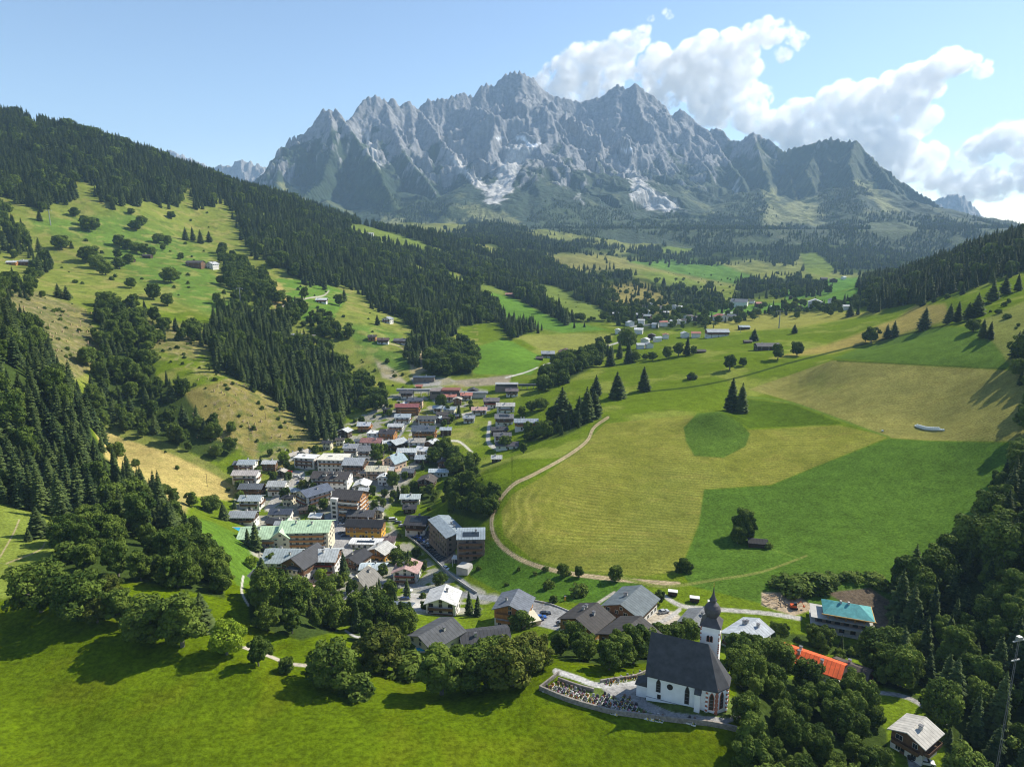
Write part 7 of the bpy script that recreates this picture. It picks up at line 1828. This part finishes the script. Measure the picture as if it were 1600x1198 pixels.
for name, (poly, y0, y1, share, sp, hr) in FORESTS.items():
    sp *= 1.08
    P = np.array(poly, float); t0, t1 = float(t_of_y(P[:, 1].min())), float(t_of_y(P[:, 1].max()))
    ua = min(u_of(P[:, 0].min(), t0), u_of(P[:, 0].min(), t1)) - 0.02; ub = max(u_of(P[:, 0].max(), t0), u_of(P[:, 0].max(), t1)) + 0.02
    xs = np.arange(min(ua * y0, ua * y1), max(ub * y0, ub * y1), sp); ys = np.arange(y0, y1, sp)
    gx_, gy_ = np.meshgrid(xs, ys); gx_ = gx_ + rs.uniform(-.45, .45, gx_.shape) * sp; gy_ = gy_ + rs.uniform(-.45, .45, gy_.shape) * sp
    gx_ = gx_.ravel(); gy_ = gy_.ravel(); uu = gx_ / gy_
    k = (uu > ua) & (uu < ub); gx_ = gx_[k]; gy_ = gy_[k]; uu = uu[k]
    if y1 <= 3300 or y1 > 0:
        zg = np.where(gy_ < 3290, gz_arr(gx_, np.clip(gy_, 21, 3299)), 0)
        f = gy_ >= 3290
        if f.any():
            fi = np.interp(gy_[f], MY, np.arange(len(MY))).astype(int); fj = np.clip(((gx_[f] / gy_[f]) - MU[0]) / (MU[1] - MU[0]), 0, len(MU) - 1).astype(int)
            zg[f] = mz[fi, fj]
    px_, py_ = pix_of(uu, zg / gy_)
    if y0 > 1900: d = in_poly(px_ + 45 * fbm(gx_ / 260, gy_ / 260, 4), py_ + 22 * fbm(gx_ / 260 + 9, gy_ / 260, 4), poly)
    else: d = in_poly(px_ + (5 if y0 < 500 else 9) * fbm(gx_ / 22, gy_ / 22, 2), py_ + (3 if y0 < 500 else 6) * fbm(gx_ / 22 + 9, gy_ / 22, 2), poly)
    k = (d > 0) | ((d > -7) & (rs.rand(len(d)) < .12) & (y0 > 350))
    if y0 > 1100: k &= fbm(gx_ / 140, gy_ / 140, 3) > -0.15
    for q in NO_TREES:
        if y1 > 600: k &= in_poly(px_, py_, q) < 0
    k &= (px_ > -70) & (px_ < 1950) & (py_ < 1290)
    gx_, gy_, zg, px_, py_ = gx_[k], gy_[k], zg[k], px_[k], py_[k]
    cl = fbm(gx_ / 45 + 3, gy_ / 45, 2)
    k = fbm(gx_ / 26 + 13, gy_ / 26, 3) > -0.30; gx_, gy_, zg, px_, py_, cl = gx_[k], gy_[k], zg[k], px_[k], py_[k], cl[k]
    share = min(share, .94)
    sp_ = rs.rand(len(gx_)) < share
    hh = rs.uniform(hr[0] * .68, hr[1] * 1.06, len(gx_)) * (1 + 0.35 * cl); hh = np.where(sp_, hh, hh * 0.92)
    for a in zip(gx_, gy_, zg, hh, sp_, px_, py_): allp.append(a + (name,))
HX = np.array([(h[0], h[1], h[2]) for h in HOLES] + [(a, b, 2.5) for a, b in taken])
A = np.array([(a[0], a[1], a[2], a[3], a[4], a[5], a[6]) for a in allp]); NM = np.array([a[7] for a in allp])
near = np.nonzero(A[:, 1] < 1300)[0]; keep = np.ones(len(A), bool)
for i in range(0, len(near), 4000):
    c = near[i:i + 4000]
    dd = np.sqrt((A[c, None, 0] - HX[None, :, 0]) ** 2 + (A[c, None, 1] - HX[None, :, 1]) ** 2) - HX[None, :, 2] - 1.5
    keep[c] &= (dd > 0).all(1)
A = A[keep]; NM = NM[keep]
size = A[:, 3] / np.sqrt(A[:, 0] ** 2 + A[:, 1] ** 2 + A[:, 2] ** 2)
inframe = (A[:, 5] > 0) & (A[:, 5] < 1600) & (A[:, 6] < 1215)
rest_s = []; rest_l = []
n_lone_s = 20 + sum(1 for q in LONE if q[3] == 's'); n_lone_l = 60 + sum(1 for q in LONE if q[3] in ('l', 'lime', 'olive'))
hq = {}; bx = {}
for nm_ in set(NM):
    q = NM == nm_
    for fl_ in (0, 1):
        v = A[q & (A[:, 4] == fl_), 3]; hq[nm_, fl_] = (np.percentile(v, 33), np.percentile(v, 67)) if len(v) else (0, 0)
    bx[nm_] = (np.percentile(A[q, 5], [33, 67]), np.percentile(A[q, 6], [33, 67]))
def place(i):
    (a, b), (c, d) = bx[NM[i]]; v = 'upper' if A[i, 6] < c else ('lower' if A[i, 6] > d else ''); h = 'left' if A[i, 5] < a else ('right' if A[i, 5] > b else '')
    return (v + ' ' + h + ' part').strip() if (v or h) else 'centre'
for flag, quota, out in ((1, 300 - n_lone_s, rest_s), (0, 300 - n_lone_l, rest_l)):
    idx = np.nonzero(A[:, 4] == flag)[0]; order = idx[np.argsort(-(size[idx] * inframe[idx]))]
    for i in order[:quota]:
        wn = WOODS[NM[i]]
        put_tree(A[i, 0], A[i, 1], A[i, 3], 's' if flag else 'l',
                 ('tall ' if A[i, 3] > hq[NM[i], flag][1] else ('low ' if A[i, 3] < hq[NM[i], flag][0] else 'mid sized ')) + ('spruce at the ' if flag else 'leafy tree at the ') + place(i) + ' of the ' + wn.replace(' above the foreground row', ' behind the front row'), ('spruces of the ' if flag else 'leafy trees of the ') + wn, z=A[i, 2])
    out.extend(order[quota:])

proto = bpy.data.collections.new('tree_kinds')
def proto_coll(name, meshes):
    c = bpy.data.collections.new(name)
    for k, me in enumerate(meshes):
        o = bpy.data.objects.new(name + '_%d' % k, me); c.objects.link(o)
    return c
def scatter(name, idx, coll, nvar, base_h, label, cat):
    P = A[idx]; me = bpy.data.meshes.new(name); me.vertices.add(len(P))
    me.vertices.foreach_set('co', P[:, :3].astype(np.float32).ravel())
    rr = np.random.RandomState(len(P))
    k = P[:, 3] / base_h; sc = np.stack([k * rr.uniform(.85, 1.25, len(P)), k * rr.uniform(.85, 1.25, len(P)), k], 1)
    a = me.attributes.new('tsize', 'FLOAT_VECTOR', 'POINT'); a.data.foreach_set('vector', sc.astype(np.float32).ravel())
    b = me.attributes.new('tturn', 'FLOAT_VECTOR', 'POINT'); ro = np.zeros((len(P), 3)); ro[:, 2] = rr.uniform(0, 6.28, len(P)); ro[:, :2] = rr.uniform(-.03, .03, (len(P), 2))
    b.data.foreach_set('vector', ro.astype(np.float32).ravel())
    c = me.attributes.new('tvar', 'INT', 'POINT'); c.data.foreach_set('value', rr.randint(0, nvar, len(P)).astype(np.int32))
    ob = bpy.data.objects.new(name, me); COLL.objects.link(ob)
    g = bpy.data.node_groups.new(name, 'GeometryNodeTree')
    g.interface.new_socket('Geometry', in_out='INPUT', socket_type='NodeSocketGeometry'); g.interface.new_socket('Geometry', in_out='OUTPUT', socket_type='NodeSocketGeometry')
    n = g.nodes; l = g.links
    gi = n.new('NodeGroupInput'); go = n.new('NodeGroupOutput'); ip = n.new('GeometryNodeInstanceOnPoints'); ci = n.new('GeometryNodeCollectionInfo')
    ci.inputs['Collection'].default_value = coll; ci.inputs['Separate Children'].default_value = True; ci.inputs['Reset Children'].default_value = True
    def at(nm, ty):
        q = n.new('GeometryNodeInputNamedAttribute'); q.data_type = ty; q.inputs['Name'].default_value = nm; return q.outputs['Attribute']
    ip.inputs['Pick Instance'].default_value = True
    l.new(gi.outputs[0], ip.inputs['Points']); l.new(ci.outputs[0], ip.inputs['Instance']); l.new(at('tvar', 'INT'), ip.inputs['Instance Index'])
    er = n.new('FunctionNodeEulerToRotation'); l.new(at('tturn', 'FLOAT_VECTOR'), er.inputs[0]); l.new(er.outputs[0], ip.inputs['Rotation'])
    l.new(at('tsize', 'FLOAT_VECTOR'), ip.inputs['Scale']); l.new(ip.outputs[0], go.inputs[0])
    md = ob.modifiers.new('scatter', 'NODES'); md.node_group = g
    tag(ob, label, cat, kind='stuff')
    return ob
rest_s = np.array(rest_s); rest_l = np.array(rest_l)
scatter('spruce_forest', rest_s, proto_coll('spruce_kinds', SPR), 4, 20.6, 'dark green spruce forest covering the slopes and ridges around the valley', 'forest')
scatter('broadleaf_wood', rest_l, proto_coll('leafy_kinds', LEAFY), 5, 10.0, 'leafy green woods in the gullies and around the village', 'forest')
# low scrub on rough ground: nobody could count it
SCRUB = [([(290,600),(360,585),(430,620),(500,690),(440,735),(375,710),(330,680)], 430, 760, 9, .35), ([(0,450),(130,478),(165,560),(110,610),(40,540)], 480, 900, 9, .3), ([(215,500),(345,515),(345,600),(250,560)], 480, 800, 9, .5),
 ([(60,340),(330,330),(340,400),(420,500),(240,470),(100,440)], 650, 1500, 26, .25), ([(730,845),(775,850),(850,885),(900,900),(880,940),(760,930),(715,880)], 220, 400, 7, .22), ([(150,655),(370,755),(360,775),(300,750),(200,690)], 330, 540, 9, .4),
 ([(430,440),(600,470),(660,540),(600,590),(500,520)], 640, 1300, 26, .3), ([(1520,480),(1600,460),(1600,560),(1570,570)], 380, 900, 18, .4), ([(840,420),(1150,430),(1200,470),(1000,500),(900,500)], 1100, 2600, 34, .4), ([(380,1005),(640,1030),(640,1050),(500,1060),(430,1045)], 130, 220, 6, .3),
 ([(700,760),(745,740),(770,760),(720,800),(640,830),(650,800)], 300, 480, 6, .4), ([(560,560),(640,590),(650,620),(600,600)], 540, 880, 12, .5), ([(1170,975),(1290,1000),(1340,1020),(1390,1060),(1330,1060),(1240,1000)], 150, 260, 4.5, .5), ([(1080,330),(1500,350),(1300,380),(1100,370)], 3400, 5200, 60, .5)]
SP_ = []
for poly, y0, y1, sp, dens in SCRUB:
    P = np.array(poly, float); t0, t1 = float(t_of_y(P[:, 1].min())), float(t_of_y(P[:, 1].max()))
    ua = min(u_of(P[:, 0].min(), t0), u_of(P[:, 0].min(), t1)); ub = max(u_of(P[:, 0].max(), t0), u_of(P[:, 0].max(), t1))
    if y1 > 3300: continue
    X_, Y_ = np.meshgrid(np.arange(min(ua * y0, ua * y1), max(ub * y0, ub * y1), sp), np.arange(y0, y1, sp)); X_ = (X_ + rs.uniform(-.5, .5, X_.shape) * sp).ravel(); Y_ = (Y_ + rs.uniform(-.5, .5, Y_.shape) * sp).ravel()
    k = (X_ / Y_ > ua) & (X_ / Y_ < ub) & (rs.rand(len(X_)) < dens); X_, Y_ = X_[k], Y_[k]; Z_ = gz_arr(X_, Y_); a_, b_ = pix_of(X_ / Y_, Z_ / Y_); k = in_poly(a_, b_, poly) > 0
    for q in zip(X_[k], Y_[k], Z_[k]):
        if clear_of(q[0], q[1], 0.5): SP_.append((q[0], q[1], q[2] - .2, rs.uniform(1.2, 3.4) * (1.5 if sp > 15 else 1), 0, 0, 0))
A0 = A; A = np.array(SP_); scatter('scrub', np.arange(len(A)), proto_coll('bush_kinds', BUSH), 2, 3.8, 'low green scrub dotted over the rough slopes and banks', 'scrub'); A = A0
print('trees', len(A), len(rest_s), len(rest_l))
# ---------------------------------------------------------------- clouds behind and above the summits
def cloud(name, banks):
    rr = np.random.RandomState(3); P = []; Rd = []
    for (x, y, r, Y0) in [q + (b_[1],) for b_ in banks for q in b_[0]]:
        n_ = 22
        for k in range(n_):
            a = rr.uniform(0, 2 * np.pi); q = math.sqrt(rr.rand()) * r
            px, py = x + math.cos(a) * q, y + math.sin(a) * q * 0.8
            t = float(t_of_y(py)); Y = Y0 + rr.uniform(-1, 1) * r * 6
            P.append((float(u_of(px, t)) * Y0, Y, t * Y0)); Rd.append(rr.uniform(.30, .62) * r * Y0 / FPX)
    me = bpy.data.meshes.new(name); me.vertices.add(len(P)); me.vertices.foreach_set('co', np.array(P, np.float32).ravel())
    at = me.attributes.new('rad', 'FLOAT', 'POINT'); at.data.foreach_set('value', np.array(Rd, np.float32))
    ob = bpy.data.objects.new(name, me); SC.collection.objects.link(ob); ob['kind'] = 'structure'
    g = bpy.data.node_groups.new(name, 'GeometryNodeTree')
    g.interface.new_socket('Geometry', in_out='INPUT', socket_type='NodeSocketGeometry'); g.interface.new_socket('Geometry', in_out='OUTPUT', socket_type='NodeSocketGeometry')
    n = g.nodes; l = g.links; gi = n.new('NodeGroupInput'); go = n.new('NodeGroupOutput')
    mp = n.new('GeometryNodeMeshToPoints'); pv = n.new('GeometryNodePointsToVolume'); sm = n.new('GeometryNodeSetMaterial')
    na = n.new('GeometryNodeInputNamedAttribute'); na.data_type = 'FLOAT'; na.inputs['Name'].default_value = 'rad'
    pv.resolution_mode = 'VOXEL_SIZE'; pv.inputs['Voxel Size'].default_value = 22.0; pv.inputs['Density'].default_value = 1.0
    l.new(gi.outputs[0], mp.inputs[0]); l.new(mp.outputs[0], pv.inputs['Points']); l.new(na.outputs['Attribute'], pv.inputs['Radius']); l.new(pv.outputs[0], sm.inputs[0]); l.new(sm.outputs[0], go.inputs[0])
    sm.inputs['Material'].default_value = M_CLOUD
    md = ob.modifiers.new('cloud', 'NODES'); md.node_group = g
    return ob
M_CLOUD = bpy.data.materials.new('cloud_vapour'); M_CLOUD.use_nodes = True
n = M_CLOUD.node_tree.nodes; l = M_CLOUD.node_tree.links; n.remove(n['Principled BSDF'])
pv = n.new('ShaderNodeVolumePrincipled'); pv.inputs['Color'].default_value = (1, 1, 1, 1); pv.inputs['Anisotropy'].default_value = 0.5; pv.inputs['Density Attribute'].default_value = ''
at = n.new('ShaderNodeAttribute'); at.attribute_name = 'density'
tc = n.new('ShaderNodeNewGeometry'); tcc = n.new('ShaderNodeTexCoord')
t = n.new('ShaderNodeTexNoise'); t.inputs['Scale'].default_value = 0.0048; t.inputs['Detail'].default_value = 6; t.inputs['Roughness'].default_value = 0.62
l.new(tcc.outputs['Object'], t.inputs['Vector'])
# vapour where the broken-up puff is thick enough
a = n.new('ShaderNodeMapRange'); a.inputs['From Min'].default_value = 0.41; a.inputs['From Max'].default_value = 0.53; a.inputs['To Min'].default_value = 0.0; a.inputs['To Max'].default_value = 0.0095
l.new(t.outputs['Fac'], a.inputs['Value'])
m2 = n.new('ShaderNodeMath'); m2.operation = 'MULTIPLY'; l.new(at.outputs['Fac'], m2.inputs[0]); l.new(a.outputs[0], m2.inputs[1])
l.new(m2.outputs[0], pv.inputs['Density']); l.new(pv.outputs[0], n['Material Output'].inputs['Volume'])
cloud('clouds', [([(855,135,22),(880,115,26),(905,100,28),(935,92,26),(965,78,24),(990,62,18),(1005,48,10),(900,140,24),(935,128,24),(970,112,22)], 12600),
 ([(1015,110,20),(1045,110,34),(1080,105,36),(1110,95,34),(1140,80,28),(1165,65,26),(1195,52,20),(1222,45,16),(1245,62,14),(1225,85,12),(1090,145,32),(1130,140,34),(1160,110,26),(1120,170,28),(1160,175,30),(1185,150,18),(1040,145,22),(1200,200,26)], 12600),
 ([(1240,195,34),(1285,175,30),(1320,160,28),(1350,165,34),(1385,150,32),(1420,145,34),(1450,125,26),(1480,105,22),(1505,98,18),(1530,108,14),(1300,210,34),(1350,215,40),(1400,205,40),(1430,185,30),(1400,250,34),(1440,255,28),(1470,282,24),(1510,290,24),(1550,285,26),(1590,275,24),(1500,300,18)], 12600),
 ([(1530,235,24),(1560,222,26),(1590,218,26),(1620,225,30)], 12600),
 ([(1042,18,6),(1016,30,5),(1046,26,5)], 12700)])
# ---------------------------------------------------------------- the air of the valley
me = bpy.data.meshes.new('haze')
bm = bmesh.new()
bmesh.ops.create_cube(bm, size=1.0)
_hx, _hy0, _hy1, _hz0, _hz1 = 12500.0, -400.0, 10300.0, float(min(ZZ.min(), -250)) - 1.0, float(mz.max()) + 40.0
for v in bm.verts:
    v.co = Vector((v.co.x * 2 * _hx, (_hy0 + _hy1) / 2 + v.co.y * (_hy1 - _hy0), (_hz0 + _hz1) / 2 + v.co.z * (_hz1 - _hz0)))
bm.to_mesh(me); bm.free()
hz = bpy.data.objects.new('haze', me); SC.collection.objects.link(hz)
hz['kind'] = 'stuff'
m = bpy.data.materials.new('haze'); m.use_nodes = True
n = m.node_tree.nodes; n.remove(n['Principled BSDF'])
pv = n.new('ShaderNodeVolumePrincipled')
pv.inputs['Color'].default_value = (0.47, 0.70, 1.0, 1)
pv.inputs['Density'].default_value = 6.0e-5
pv.inputs['Anisotropy'].default_value = 0.0
pv.inputs['Density Attribute'].default_value = ''
m.node_tree.links.new(pv.outputs[0], n['Material Output'].inputs['Volume'])
me.materials.append(m)
